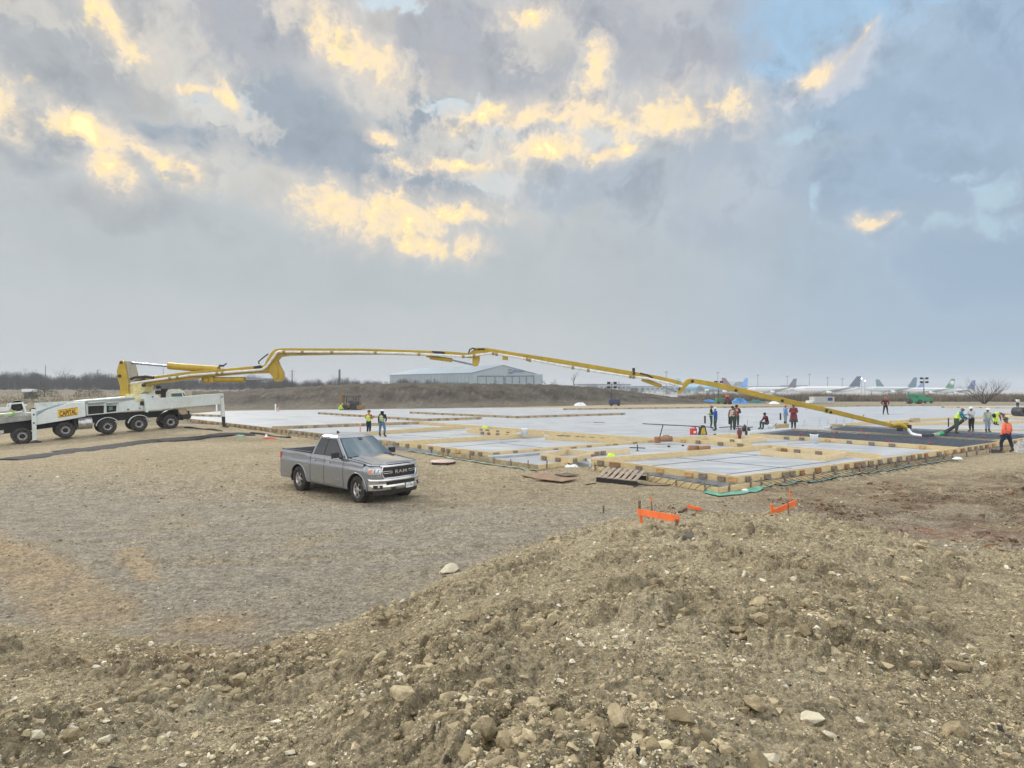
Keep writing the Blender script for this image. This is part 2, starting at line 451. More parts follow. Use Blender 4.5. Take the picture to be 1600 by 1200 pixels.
def base_z(x, y):
    """large shapes only"""
    r = np.hypot(x, y)
    dm, Db, _ = mound_t(x, y)
    ke = sstep(np.arctan2(x, y), .0, .22)*1.8
    t = np.clip((dm+ke)/np.maximum(Db+ke-2.3, 1), 0, 1.25)
    m = 1.78*np.clip(t, 0, 1.1)**1.18
    z = m*sstep(dm+ke, 0, .9+ke)
    # lip of tipped spoil at the edge of the mound
    z = z+.07*np.exp(-((dm-.6)/.5)**2)*(1-ke/1.8)
    # spoil heap behind the orange batter boards
    z = z+.05*np.exp(-(((x-6.4)/1.9)**2+((y-13.4)/1.0)**2))+.05*np.exp(-(((x-10.5)/2.6)**2+((y-13.2)/1.2)**2))
    # the left, where the pump truck stands, climbs to the right
    ux, uy = 6.5/8.78, 5.9/8.78
    s = (x+32.8)*ux+(y-39.5)*uy; n = -(x+32.8)*uy+(y-39.5)*ux
    ramp = np.clip(-.27+.0695*s, -.45, .38)
    z = z+ramp*np.exp(-(np.maximum(np.abs(n)-4.5, 0)/4)**2)*sstep(s, -14, -2)*(1-sstep(s, 11, 16))
    # far left field rises, far right falls to the airfield
    a = np.arctan2(x, y)
    lf = sstep(-a, .05, .35); rf = sstep(a, .0, .2)
    z = z+lf*1.6*sstep(r, 90, 300)
    z = z-(.2+.8*np.maximum(rf, 0))*3.4*sstep(r, 165, 500)*(1-lf)
    z = z-.22*np.exp(-(np.hypot(x+5.8, y-19.8)/6.5)**2)
    for qx, qy in BBP: z = z-.11*np.exp(-(np.hypot(x-qx, y-qy)/1.0)**2)
    z = z+.05*fbm(x*.12, y*.12, 3)*sstep(r, 4, 14)*(1-.0*lf)
    return z
# slab outline (world xy) - the ground under it stays low
C0 = G(1150, 754, .2)
UA = Vector((math.cos(R(34.7)), math.sin(R(34.7)), 0)); VA = Vector((-UA.y, UA.x, 0))
def det_z(x, y, r):
    dm, Db, _ = mound_t(x, y)
    mo = sstep(soft_edge(x, y, dm), -.35, .9)
    red = np.clip(sstep(fbm(x*.25+5, y*.25, 3), -.2, .1)*sstep(x, 5, 9)*sstep(y, 11, 14)*(1-sstep(y, 24, 30)), 0, 1)
    red = np.maximum(red, 1.0*np.exp(-(((x-6.6)/2.4)**2+((y-14.2)/1.4)**2)))
    rough = np.maximum(mo, .75*red)
    for qx, qy in BBP: rough = rough*(1-.8*np.exp(-(np.hypot(x-qx, y-qy)/1.1)**2))
    fine = np.clip(1.6-r/26, 0, 1)
    z = .05*fbm(x*1.1, y*1.1, 4)*rough
    # clods
    f1, f2, idd = worley(x*1.7+.4*fbm(x*3, y*3, 2), y*1.7+.4*fbm(x*3+9, y*3, 2))
    cl = sstep(f2-f1, 0, .30)*(.25+.75*idd)
    pat = sstep(fbm(x*.45+3, y*.45+8, 3), -.12, .22)
    z = z+.20*cl*rough*pat+.03*(.3-np.abs(fbm(x*4, y*4, 4)))*rough
    f1, f2, idd = worley(x*5.5+.3*fbm(x*7, y*7, 2), y*5.5)
    z = z+.075*sstep(f2-f1, 0, .28)*(.15+.85*idd)*rough*(.35+.65*pat)
    near = r < 16
    zn = np.zeros_like(z)
    xs, ys = x[near], y[near]
    f1, f2, idd = worley(xs*15, ys*15)
    zn[near] = .026*sstep(f2-f1, 0, .35)*(idd > .3)*idd+.010*fbm(xs*30, ys*30, 3)
    z = z+zn*(.25+.75*rough)*fine
    # tracked ruts on the mound and the lot
    q = x*.55+y*.83+.25*fbm(x*.5, y*.5, 2)
    tr = sstep(fbm(x*.3+40, y*.3, 2), .0, .25)
    z = z+.045*np.abs(np.sin(q*6.5))*tr*mo*.8
    lot = (1-rough)
    q2 = x*.93-y*.36+.5*fbm(x*.25, y*.25, 2)
    z = z+lot*(.030*fbm(x*1.3, y*3.0, 5, .6)+.030*(.25-np.abs(fbm(x*2.2+7, y*4.2, 4)))*sstep(fbm(x*.4, y*.4, 2), -.25, .2)+.016*np.sin(y*4.6+.9*fbm(x*.3, y*.3, 2)*4+x*.8)*sstep(fbm(x*.12, y*.5+9, 2), -.12, .15)+.008*fbm(x*9, y*9, 3)*fine)
    for off, dirx in ((0, .12), (1.7, .12), (5.2, -.10), (6.9, -.10), (10.5, .28), (12.2, .28)):
        dd = y-13.2-off-dirx*x-.5*np.sin(x*.25+off); mk = lot*sstep(x, -26, -14)*(1-sstep(x, 1, 4))
        z = z-.045*np.exp(-(dd/.17)**2)*mk+.035*np.exp(-((np.abs(dd)-.30)/.09)**2)*mk+.010*np.sin(x*26+dd*8)*np.exp(-(dd/.17)**2)*mk
    return z*np.clip(2.2-r/40, .15, 1)
def ground_z(x, y):
    x = np.atleast_1d(np.asarray(x, float)); y = np.atleast_1d(np.asarray(y, float)); r = np.hypot(x, y)
    return base_z(x, y)+det_z(x, y, r)
def gz(x, y): return float(ground_z(x, y)[0])
def bz(x, y): return float(base_z(np.array([float(x)]), np.array([float(y)]))[0])

def soil_color(x, y):
    dm, Db, r = mound_t(x, y)
    n1 = fbm(x*.35, y*.35, 4); n2 = fbm(x*1.3+7, y*1.3, 4); n3 = fbm(x*.12+3, y*.12, 3)
    def cc(a): return np.array(a[:3])
    lot = cc(lin(148, 142, 129)); tan = cc(lin(158, 146, 121)); mnd = cc(lin(165, 153, 126)); pale = cc(lin(190, 179, 152))
    redd = cc(lin(100, 83, 68)); redb = cc(lin(142, 112, 92)); oran = cc(lin(170, 150, 120)); field = cc(lin(116, 108, 90)); apron = cc(lin(150, 150, 146))
    c = np.broadcast_to(lot, x.shape+(3,)).copy()
    def mixc(m, cl):
        nonlocal c
        m = np.clip(m, 0, 1)[..., None]; c = c*(1-m)+cl*m
    # tan strip by the slab and around the pump truck
    v = -(x-C0.x)*UA.y+(y-C0.y)*UA.x; u = (x-C0.x)*UA.x+(y-C0.y)*UA.y
    q = y+.22*x+1.6*n1+.8*n2
    mixc(sstep(q, 14.5, 22.5)*.95, tan)
    mixc(sstep(n1+.4*n2, .12, .35)*.5*sstep(y, 8, 12), tan)
    mixc(sstep(n2, .1, .45)*.35*sstep(q, 18, 22), lot*.8)
    mixc(.55*np.exp(-(((x+13.5)/2.2)**2+((y-33)/1.6)**2))+.45*np.exp(-(((x+9)/3.0)**2+((y-27)/1.4)**2)), tan*.62)
    for off, dirx in ((0, .12), (1.7, .12), (5.2, -.10), (6.9, -.10), (10.5, .28), (12.2, .28)):
        tr = np.exp(-((y-13.2-off-dirx*x-.5*np.sin(x*.25+off))/.20)**2)*sstep(x, -26, -14)*(1-sstep(x, 1, 4))
        mixc(tr*.45*(.5+.9*sstep(n2, -.3, .2)), tan*1.12)
    mixc(sstep(n3+.5*n1, .02, .3)*.30*sstep(q, 16, 20), tan*.72)
    # reddish, dark loose soil to the right
    rz = sstep(x+.5*n1*3, 6.0, 9.5)*sstep(y+1.5*n2, 11.8, 14.2)*(.35+.65*sstep(n1+.6*n2, -.25, .1))*(1-sstep(y-.25*(x-8)+1.5*n1, 18.5, 23))
    mixc(rz*(.35+.5*sstep(n2, -.3, .2)), redd)
    mixc(1.0*np.exp(-(((x-10.2-1.5*n1)/1.9)**2+((y-14.0-(x-10)*-.2-.8*n2)/.9)**2))*(.45+.55*sstep(n2, -.2, .2)), redb)
    dk = np.exp(-(((x-5.2)/.55)**2+((y-16.5)/.30)**2))+np.exp(-(((x-6.0)/1.3)**2+((y-15.4)/.25)**2))+np.exp(-(((x-7.0)/.35)**2+((y-14.4)/.3)**2))+.9*np.exp(-(((x-4.1)/.3)**2+((y-16.2)/.12)**2))
    mixc(dk*(.6+.6*sstep(n2, -.3, .2)), cc(lin(84, 84, 84)))
    mixc(rz*sstep(n1+n2*.5, .15, .4)*.6, tan*.85)
    # orange patches at the left
    ob = seg_dist(x, y, [G(-80, 830), G(40, 880), G(150, 962)])+.45*n2+.3*n1
    mixc((1-sstep(ob, .35, 1.0))*(.55+.35*sstep(n2, -.3, .3)), oran)
    ob = seg_dist(x, y, [G(205, 855), G(235, 905)])+.4*n2; mixc((1-sstep(ob, .05, .4))*.7, oran)
    mixc(.9*np.exp(-(((x+4.5)/.7)**2+((y-8.75)/.45)**2)), oran)
    dm = soft_edge(x, y, dm); mixc(sstep(dm, -.25, .35+1.2*sstep(np.arctan2(x, y), .0, .22)), mnd)
    mixc(sstep(dm, 0, .5)*sstep(n1+.3*n2, .05, .35)*.6, pale)
    mixc(sstep(dm, 0, .4)*sstep(-n2-.3*n1, .15, .45)*.5, mnd*.62)
    brn = np.exp(-(((x+3.6)/1.6)**2+((y-7.2)/1.0)**2)); mixc(brn*.6, cc(lin(128, 104, 76)))
    far = sstep(r, 55, 75)*(1-sstep(np.arctan2(x, y), -.36, -.30))
    mixc(far, field)
    mixc(far*sstep(n3+.5*n1, -.05, .25)*.6, cc(lin(100, 92, 74)))
    mixc(sstep(r, 120, 140)*sstep(np.arctan2(x, y), .1, .16), cc(lin(128, 122, 106)))
    mixc(sstep(r, 330, 380)*sstep(np.arctan2(x, y), .05, .1), apron)
    # grey dust next to the forms
    gd = np.exp(-((v-1.0)/4)**2)*0
    h = 1+.12*n2
    c = np.clip(c*h[..., None]*1.30, 0, .8)
    al = .75+.25*sstep(dm, -.3, .5)-.45*sstep(r, 20, 36)-.25*rz
    al = np.clip(al*(1+.8*n2), .05, 1)
    return np.concatenate([c, al[..., None]], -1)

def polar_sheet(name, a_list, r_list, fn, mats, closed=False):
    A, Rr = np.meshgrid(a_list, r_list, indexing='ij')
    x = np.sin(A)*Rr; y = np.cos(A)*Rr
    z = fn(x, y)
    na, nr = A.shape
    V = np.stack([x, y, z], -1).reshape(-1, 3)
    i = np.arange(na-1)[:, None]*nr+np.arange(nr-1)[None, :]
    q = np.stack([i, i+1, i+nr+1, i+nr], -1).reshape(-1, 4)
    me = bpy.data.meshes.new(name)
    me.vertices.add(len(V)); me.vertices.foreach_set('co', V.ravel().astype(np.float32))
    me.loops.add(q.size); me.loops.foreach_set('vertex_index', q.ravel().astype(np.int32))
    me.polygons.add(len(q)); me.polygons.foreach_set('loop_start', (np.arange(len(q))*4).astype(np.int32))
    me.polygons.foreach_set('use_smooth', np.ones(len(q), bool))
    me.update(); me.validate()
    for m in mats: me.materials.append(m)
    set_attr(me, 'soil', soil_color(x, y).reshape(-1, 4))
    o = bpy.data.objects.new(name, me); col.objects.link(o)
    return o
def soil_material(name):
    m = bpy.data.materials.new(name); m.use_nodes = True; t = m.node_tree; t.nodes.clear()
    o = t.nodes.new('ShaderNodeOutputMaterial'); p = t.nodes.new('ShaderNodeBsdfPrincipled'); t.links.new(p.outputs[0], o.inputs[0])
    v = t.nodes.new('ShaderNodeTexCoord').outputs['Object']; a = t.nodes.new('ShaderNodeAttribute'); a.attribute_name = 'soil'
    dens = a.outputs['Alpha']
    fine = NOISE(t, v, 55, 7, .75); mid = NOISE(t, v, 9, 7, .72); lrg = NOISE(t, v, 2.2, 6, .65)
    k = M_(t, 'MULTIPLY', SS(t, fine, .25, .75, .55, 1.38), SS(t, mid, .30, .70, .60, 1.34)); stn = NOISE(t, N(t, 'ShaderNodeMapping', inp={0: v, 2: (0, 0, .12), 3: (.55, 3.4, 1)}).outputs[0], 1.0, 8, .7); k = M_(t, 'MULTIPLY', k, SS(t, stn, .32, .68, .94, 1.05))
    k = M_(t, 'MULTIPLY', k, SS(t, lrg, .3, .7, .84, 1.14))
    k = M_(t, 'MULTIPLY', k, SS(t, NOISE(t, v, 21, 6, .7), .34, .66, .74, 1.24))
    hgt = M_(t, 'MULTIPLY_ADD', mid, 1.6, M_(t, 'MULTIPLY', fine, .55))
    s_ = VM(t, 'SCALE', a.outputs['Color']); t.links.new(k, s_.inputs['Scale']); c = s_.outputs[0]
    wv_ = VM(t, 'ADD', v, VM(t, 'SCALE', NOISE(t, v, 40, 2, .5, out=1), s=.02).outputs[0]).outputs[0]
    for sc, thr, rad, amt in ((13, .86, .36, 1.0), (27, .76, .36, .9), (58, .72, .38, .8)):
        vo = t.nodes.new('ShaderNodeTexVoronoi'); vo.inputs['Scale'].default_value = sc; t.links.new(wv_, vo.inputs['Vector'])
        sp = N(t, 'ShaderNodeSeparateColor', inp={0: vo.outputs['Color']})
        sel = M_(t, 'GREATER_THAN', M_(t, 'MULTIPLY_ADD', dens, .12, sp.outputs[0]), thr+.06)
        inside = SS(t, vo.outputs['Distance'], rad*.75, rad, 1, 0)
        msk = M_(t, 'MULTIPLY', M_(t, 'MULTIPLY', sel, inside), M_(t, 'MULTIPLY', dens, amt, clamp=True), clamp=True)
        pc = MIX(t, sp.outputs[1], lin(166, 152, 120), lin(214, 206, 182)); pc = MIX(t, M_(t, 'GREATER_THAN', sp.outputs[2], .90), pc, lin(78, 74, 68))
        c = MIX(t, M_(t, 'MULTIPLY', msk, .85), c, pc)
        hgt = M_(t, 'ADD', hgt, M_(t, 'MULTIPLY', M_(t, 'MULTIPLY', inside, dens), .30*13/sc))
    t.links.new(c, p.inputs['Base Color']); p.inputs['Roughness'].default_value = .95; p.inputs['Specular IOR Level'].default_value = .12
    b = t.nodes.new('ShaderNodeBump'); b.inputs['Strength'].default_value = 1.0; b.inputs['Distance'].default_value = .075
    t.links.new(hgt, b.inputs['Height']); t.links.new(b.outputs[0], p.inputs['Normal'])
    return m
soil = soil_material('soil')
aa = np.concatenate([np.linspace(-math.pi, -.95, 90)[:-1], np.linspace(-.95, -.78, 40)[:-1], np.linspace(-.78, .78, 680), np.linspace(.78, .95, 40)[1:], np.linspace(.95, math.pi, 90)[1:]])
rr_ = np.concatenate([[.02, .3, .7, 1.1, 1.4, 1.6], np.exp(np.linspace(math.log(1.7), math.log(34), 720)), np.exp(np.linspace(math.log(34), math.log(2400), 250))[1:]])
def gfn(x, y):
    z = ground_z(x, y)
    # under the slab the ground is dug out a little so it never pokes through
    poly = [G(a, b, .2) for a, b in [(1149, 753), (1280, 737.5), (1480, 709), (1600, 688), (1900, 655), (2400, 640), (2200, 634), (1350, 635), (1060, 637), (900, 637), (700, 639), (500, 641), (350, 643), (292, 648), (294, 656), (424, 672), (619, 695), (838, 728), (890, 722), (923, 723)]]
    ins = np.zeros(x.shape, bool)
    for p, q in zip(poly, poly[1:]+poly[:1]):
        ins ^= ((p.y > y) != (q.y > y)) & (x < (q.x-p.x)*(y-p.y)/(q.y-p.y+1e-12)+p.x)
    return np.where(ins, np.minimum(z, .0)-.03, z)
ground = polar_sheet('ground', aa, rr_, gfn, [soil])
tag(ground, kind='structure')
# ---------------------------------------------------------------- concrete slab, forms, rebar
HS = .20
conc = mat('concrete', lin(156, 163, 171), rough=.45, var=.13, scale=.5, bump=.08, bscale=8, dirt=lin(188, 188, 184), dirt_amt=.75, dirt_scale=1.3, stretch=(.45, 1.3, 1), spec=.5)
conc2 = mat('apron_concrete', lin(150, 157, 165), rough=.5, var=.1, scale=.8, dirt=lin(150, 146, 138), dirt_amt=.5, dirt_scale=1.4)
woods = [mat('new_lumber', lin(216, 196, 150), rough=.65, var=.14, scale=3, stretch=(1, 1, 14), dirt=lin(186, 160, 114), dirt_amt=.4, dirt_scale=2.5),
         mat('old_lumber', lin(182, 164, 130), rough=.8, var=.2, scale=4, dirt=lin(136, 124, 102), dirt_amt=.6, dirt_scale=5),
         mat('pale_lumber', lin(222, 204, 164), rough=.65, var=.1, scale=3, dirt=lin(196, 168, 120), dirt_amt=.4)]
blkm = [mat('block_grey', lin(146, 134, 118), rough=.85, var=.25, scale=14, dirt=lin(90, 84, 76), dirt_scale=9, dirt_amt=.7),
        mat('block_brown', lin(154, 116, 82), rough=.8, var=.2, scale=14, dirt=lin(110, 84, 62), dirt_scale=9),
        mat('block_tan', lin(190, 158, 112), rough=.8, var=.15, scale=14),
        mat('block_slate', lin(128, 126, 122), rough=.85, var=.25, scale=14)]
def slab_mesh(name, px, z, z0, m, parent=None):
    pts = [G(a, b, z) for a, b in px]
    mb = MB(); n = len(pts)
    mb.add([(p.x, p.y, z) for p in pts]+[(p.x, p.y, z0) for p in pts], [list(range(n))]+[(k, (k+1) % n, (k+1) % n+n, k+n) for k in range(n)])
    return mb.build(name, m, parent)
slab = slab_mesh('concrete_slab', [(1149, 755), (1280, 738.5), (1480, 710), (1600, 689), (1900, 655), (2400, 640), (2200, 632.5), (1350, 634.5), (1060, 636), (900, 637), (700, 638), (500, 640), (350, 642), (290, 647), (292, 657), (424, 673), (619, 697), (762, 714), (905, 703), (923, 725)][::-1], HS, -.3, conc)
tag(slab, kind='structure')
apron = slab_mesh('lower_slab', [(925, 716), (905, 699), (762, 708), (480, 680), (500, 683), (638, 700), (841, 726.5), (892, 720.5), (905, 722.5), (928, 726)], .10, -.3, conc2)
tag(apron, kind='structure')
jm = mat('joint_dark', lin(92, 94, 96), rough=.8)
mb = MB()
for a, b in [((1020, 727.5), (1185, 711)), ((1057, 715), (1237, 732)), ((1135, 741), (1297, 721)), ((1140, 707.5), (1207, 713)), ((629, 680), (719, 685.6)), ((640, 676), (728, 672)),
             ((780, 687.5), (848, 683)), ((700, 699), (812, 689)), ((780, 692), (852, 700)), ((1150, 694), (1260, 687)), ((1240, 687), (1460, 703)), ((1230, 694), (1300, 690)),
             ((600, 666), (700, 668)), ((720, 678), (790, 683)), ((430, 668.5), (470, 668)), ((400, 655), (450, 655)), ((520, 651), (600, 650)), ((905, 660), (925, 660))]:
    mb.bar(G(*a, HS+.006), G(*b, HS+.006), .05, .010)
jo = mb.build('joint_line', jm, slab)

def block_mesh(m):
    mb = MB(); mb.box((0, 0, 0), (.30, .07, .17), bev=.006); mb.box((0, -.045, -.055), (.26, .05, .06), bev=.004)
    return mb, m
_blk = []
for m in blkm:
    mb, _ = block_mesh(m); o = mb.build('wood_block', m); _blk.append(o.data); bpy.data.objects.remove(o)
BOARDS = []
def board(p, q, label, z=HS, h=.25, th=.042, wm=0, kick=(), group='lumber form boards on the slab', kz=.0, kstep=None, flip=1, name='form_board', ext=.02):
    a = G(p[0], p[1], z); b = G(q[0], q[1], z)
    d = (b-a); L = d.length; d.normalize()
    nrm = Vector((d.y, -d.x, 0))
    if nrm.dot(-(a+b)/2+Vector((0, 0, 0))) < 0: nrm = -nrm      # faces the viewer's side
    ang = math.atan2(d.y, d.x)
    root = empty(name, a, ang, label, 'form board', group)
    mb = MB()
    sag = random.uniform(-.006, .006); n = max(1, int(L/4.2)); y0 = 0
    side = 1 if (Matrix.Rotation(-ang, 3, 'Z') @ nrm).y > 0 else -1
    for i in range(n):
        x0, x1 = L*i/n, L*(i+1)/n
        mb.box(((x0+x1)/2, -side*th/2+random.uniform(-.006, .006), h/2+random.uniform(-.006, .006)), (x1-x0-.006+(ext if i in (0, n-1) else 0), th, h), bev=.004)
    mb.build('plank', woods[wm], root)
    xs = []
    for kx in kick:
        # the point of the base line that shows at pixel column kx
        t = (kx-800)/F
        den = d.x-t*d.y
        s = (t*a.y-a.x)/den if abs(den) > 1e-6 else 0
        xs.append(s)
    if kstep:
        s = .3
        while s < L-.1: xs.append(s); s += kstep*random.uniform(.75, 1.25)
    for s in xs:
        if not -.1 < s < L+.1: continue
        k = random.choice([0, 0, 0, 1, 3, 2])
        o = bpy.data.objects.new('wood_block', _blk[k]); col.objects.link(o); o.parent = root
        o.location = (s, side*(.04), .105+kz+random.uniform(-.01, .02)); o.rotation_euler = (0, random.uniform(-.04, .04), (0 if side < 0 else math.pi)+random.uniform(-.08, .08))
        sc_ = random.uniform(.75, 1.15); o.scale = (sc_, 1, random.uniform(.9, 1.12))
    BOARDS.append(root)
    return root
board((619, 697), (762, 714), 'long tan form board right of the pickup with mixed wood blocks along it', kick=(621, 637, 656, 674, 693, 701, 716, 738, 751))
board((762, 714), (1046, 691.5), 'tan form board running from the corner right of the pickup towards the upright cardboard tube', z=.1, kick=(775, 805, 838, 868, 896, 920, 951, 961, 992, 1016, 1037, 1043))
board((622, 696), (850, 682), 'thin form board dividing the two grey panels just right of the pickup windshield')
board((560, 681), (728, 669.5), 'thin form board behind the pickup cab dividing the panels near the two standing workers')
board((425, 671), (657, 662.5), 'form board passing behind the two workers by the pickup', wm=1, kick=(470, 493, 516, 541, 568, 613, 633, 652))
board((655, 662.8), (1030, 692), 'long form board along the near edge of the big smooth slab', kick=())
board((729, 676), (800, 683.5), 'short doubled form board under the lime hard hat', kick=(754, 764, 778, 793))
board((851, 687), (977, 693), 'form board in front of the white bucket, with blocks behind it', wm=0)
for i, x in enumerate((877, 886, 905, 913, 924, 943)):
    pass
board((858, 683), (962, 690), 'inner form board beside the white bucket carrying a row of dark blocks', kick=(874, 880, 888, 903, 911, 925, 942), wm=0)
board((737, 672.5), (806, 680), 'inner form board beside the lime hard hat carrying small dark blocks', kick=(752, 762, 778, 794))
board((424, 673.5), (619, 697), 'form board crossing behind the pickup bed, tightly lined with blocks', h=.25, wm=1, kstep=.75)
board((292, 657.5), (424, 673.5), 'old form board at the left slab edge by the far outrigger leg', h=.25, wm=1, kstep=1.0)
board((296, 650), (345, 651.5), 'short form board with brown blocks behind the outrigger leg', wm=1, kstep=1.1)
board((497, 647), (660, 658), 'weathered form board behind the heads of the two workers', wm=1, kstep=1.4)
board((660, 658), (753, 655), 'weathered form board end closing off the pale panel left of centre', wm=1, kick=(672, 685, 699, 713, 731, 747))
board((640, 646), (805, 653.5), 'far weathered form board under the boom joint', wm=1, kstep=1.6)
board((805, 653.5), (977, 648), 'far form board ending in the smooth slab below the centre of the boom', wm=1, kstep=1.5)
board((880, 640.5), (1200, 636.5), 'farthest form board along the back of the slab below the light tower', wm=1, kstep=2.2)
board((1200, 636.5), (1470, 634), 'farthest form board along the back of the slab at the white container', wm=1, kstep=2.4)
board((1470, 637), (1640, 639), 'tan form board at the back right below the dark bare bush', wm=0, kstep=2.6)
# near right panel
board((923, 725), (1149, 755), 'nearest form board on the left side of the front corner', kick=(939, 958, 965, 999, 1032, 1077, 1099, 1128, 1146))
board((1149, 755), (1280, 738.5), 'nearest form board on the right side of the front corner', kick=(1168, 1198, 1226, 1237, 1252, 1277))
board((1280, 738.5), (1480, 710), 'middle form board of the right slab edge with many grey and brown blocks', kick=(1302, 1322, 1338, 1346, 1359, 1374, 1389, 1404, 1418, 1425, 1436, 1446, 1466, 1478))
board((1480, 710), (1660, 681), 'far form board of the right slab edge beside the worker in orange', kick=(1491, 1503, 1514, 1524, 1532, 1541, 1552, 1585, 1596))
board((930, 724.5), (1203, 702), 'inner form board behind the nearest grey panel')
board((1203, 702), (1376, 718), 'inner form board behind the low rectangular box frame')
board((1047, 690), (1175, 700), 'form board with four blocks behind the lying cardboard tube', kick=(1068, 1091, 1126, 1157))
board((1047, 689.5), (1158, 685), 'form board in front of the red can and yellow backpack', wm=0)
board((1172, 683), (1280, 690), 'form board at the near side of the rebar pit, left length', kick=(1229, 1253))
board((1280, 690), (1497, 706), 'form board at the near side of the rebar pit, right length', kick=(1293, 1327, 1362, 1394, 1441))
board((1236, 671.5), (1565, 690), 'narrow board lying across between the two rebar pits', h=.12, wm=0)
board((927, 712), (985, 708.5), 'short pale board near the lime hat at the inner corner', wm=2, kick=(931, 942))
board((1321, 665.5), (1480, 656), 'form board behind the hose end of the boom', wm=0)
board((1480, 656), (1620, 651), 'form board behind the worker in the grey hoodie', wm=0)
board((1415, 665), (1620, 661), 'form board behind the legs of the hose crew', wm=0)
board((1460, 673), (1620, 673), 'low form board in front of the hose crew at the pit edge', wm=0, h=.12)
def boxframe(cs, label, wm=2, kick=None, z=HS, h=.25):
    P = [G(a, b, z) for a, b in cs]
    root = empty('box_frame', P[0], 0, label, 'box frame')
    for i in range(4):
        a, b = P[i]-P[0], P[(i+1) % 4]-P[0]
        MB().bar(a+Vector((0, 0, h/2)), b+Vector((0, 0, h/2)), .04, h, bev=.004).build('plank', woods[wm], root)
    for (i, t) in (kick or []):
        a, b = P[i]-P[0], P[(i+1) % 4]-P[0]; p = a.lerp(b, t); d = b-a
        cen = sum(P, Vector())/4-P[0]; nn = Vector((d.y, -d.x, 0)).normalized()
        side = -1 if nn.dot(-(p+P[0])) < 0 else 1
        o = bpy.data.objects.new('wood_block', _blk[random.choice([0, 1, 0])]); col.objects.link(o); o.parent = root
        o.location = p+nn*side*.05+Vector((0, 0, .11)); o.rotation_euler = (0, 0, math.atan2(d.y, d.x)+(0 if side > 0 else math.pi))
    return root
boxframe([(1189, 711), (1291, 720.5), (1322, 714.5), (1216, 705.5)], 'low pale box frame on the nearest grey panel with three blocks inside', kick=[(2, .9), (2, .7), (2, .38)])
boxframe([(1102, 687), (1160, 693), (1197, 689), (1140, 683.5)], 'low pale box frame beside the dark red thermos', kick=[(0, .75)])
boxframe([(844, 718), (893, 724), (932, 714.5), (886, 709.5)], 'low box frame at the lower slab corner in front of the blocks', z=.1, h=.27, kick=[(0, .15), (0, .6), (1, .1), (1, .8)])
# lower ledge boards
def ledge(pts, label, wm=1, h=.19, z=0.0):
    root = empty('ledge_board', G(*pts[0], z), 0, label, 'ledge board', 'lower ledge boards around the slab')
    P0 = G(*pts[0], z)
    mb = MB()
    for p, q in zip(pts[:-1], pts[1:]):
        a = G(*p, z)-P0; b = G(*q, z)-P0; L = (b-a).length; n = max(1, int(L/3.6))
        for i in range(n):
            mb.bar(a.lerp(b, i/n)+Vector((0, 0, h/2+random.uniform(-.01, .01))), a.lerp(b, (i+1)/n)+Vector((0, 0, h/2+random.uniform(-.01, .01))), .04, h, bev=.004)
        s = .5
        while s < L:
            c = a.lerp(b, s/L); dn = Vector(((b-a).y, -(b-a).x, 0)).normalized()
            if dn.dot(-P0) < 0: dn = -dn
            MB().box(c+dn*.045+Vector((0, 0, .13)), (.05, .05, .34+random.uniform(-.05, .08)), Matrix.Rotation(random.uniform(-.1, .1), 3, 'X')).build('stake', blkm[0], root)
            s += random.uniform(1.1, 1.9)
    mb.build('plank', woods[wm], root)
    return root
ledge([(1124, 771), (1174, 762), (1330, 741)], 'lowest ledge board right of the front corner above the green sheet', wm=0)
ledge([(1332, 741), (1480, 718), (1600, 699), (1680, 688)], 'lowest ledge board running towards the worker in orange', wm=1)
ledge([(1122, 771), (1000, 749), (925, 733)], 'lowest ledge board left of the front corner with rebar ends over it', wm=0)
ledge([(841, 733), (892, 726)], 'short ledge board facing the plywood sheets', wm=0)
ledge([(839, 733), (638, 704), (500, 689)], 'grey ledge board running from the pickup to the slab corner', wm=1)
ledge([(498, 688), (424, 677.5), (300, 661)], 'old ledge board left of the pickup along the slab foot', wm=1)
# green sheet under the ledge
def strip(name, px, wd, m, label, cat, z=.02, seed=0, off=0.0):
    r2 = random.Random(seed)
    pts = [G(a, b, 0) for a, b in px]
    P0 = pts[0].copy()
    path = []
    for a, b in zip(pts[:-1], pts[1:]):
        n = max(2, int((b-a).length/.25))
        path += [a.lerp(b, i/n) for i in range(n)]
    path.append(pts[-1]); vs = []; fs = []
    for i, p in enumerate(path):
        t = (path[min(i+1, len(path)-1)]-path[max(0, i-1)]).normalized(); nn = Vector((t.y, -t.x, 0))
        if nn.dot(-p) < 0: nn = -nn
        w_ = wd*r2.uniform(.75, 1.2)
        for k in range(6):
            q = p+nn*(off+w_*(k/5))
            vs.append(Vector((q.x-P0.x, q.y-P0.y, gz(q.x, q.y)+z+r2.uniform(0, .035))))
    for i in range(len(path)-1):
        for k in range(5): fs.append((i*6+k, i*6+k+1, (i+1)*6+k+1, (i+1)*6+k))
    o = mesh_obj(name, vs, fs, m, smooth=False); o.location = (P0.x, P0.y, 0)
    so = o.modifiers.new('thickness', 'SOLIDIFY'); so.thickness = .004
    return tag(o, label, cat)
sheetm = mat('green_sheet', lin(88, 164, 142), rough=.4, var=.15, scale=5, dirt=lin(150, 140, 112), dirt_scale=3, dirt_amt=.5, spec=.5)
sheetd = mat('dusty_sheet', lin(104, 132, 120), rough=.7, var=.2, scale=5, dirt=lin(150, 140, 112), dirt_scale=2.2, dirt_amt=.85)
strip('vapour_sheet', [(1112, 768), (1126, 773), (1178, 764)], .36, sheetm, 'bright green plastic sheet under the front corner of the forms', 'plastic sheet', seed=3)
strip('vapour_sheet', [(1178, 764), (1335, 742.5), (1480, 719)], .28, sheetd, 'dusty green plastic sheet under the rebar right of the front corner', 'plastic sheet', seed=4)
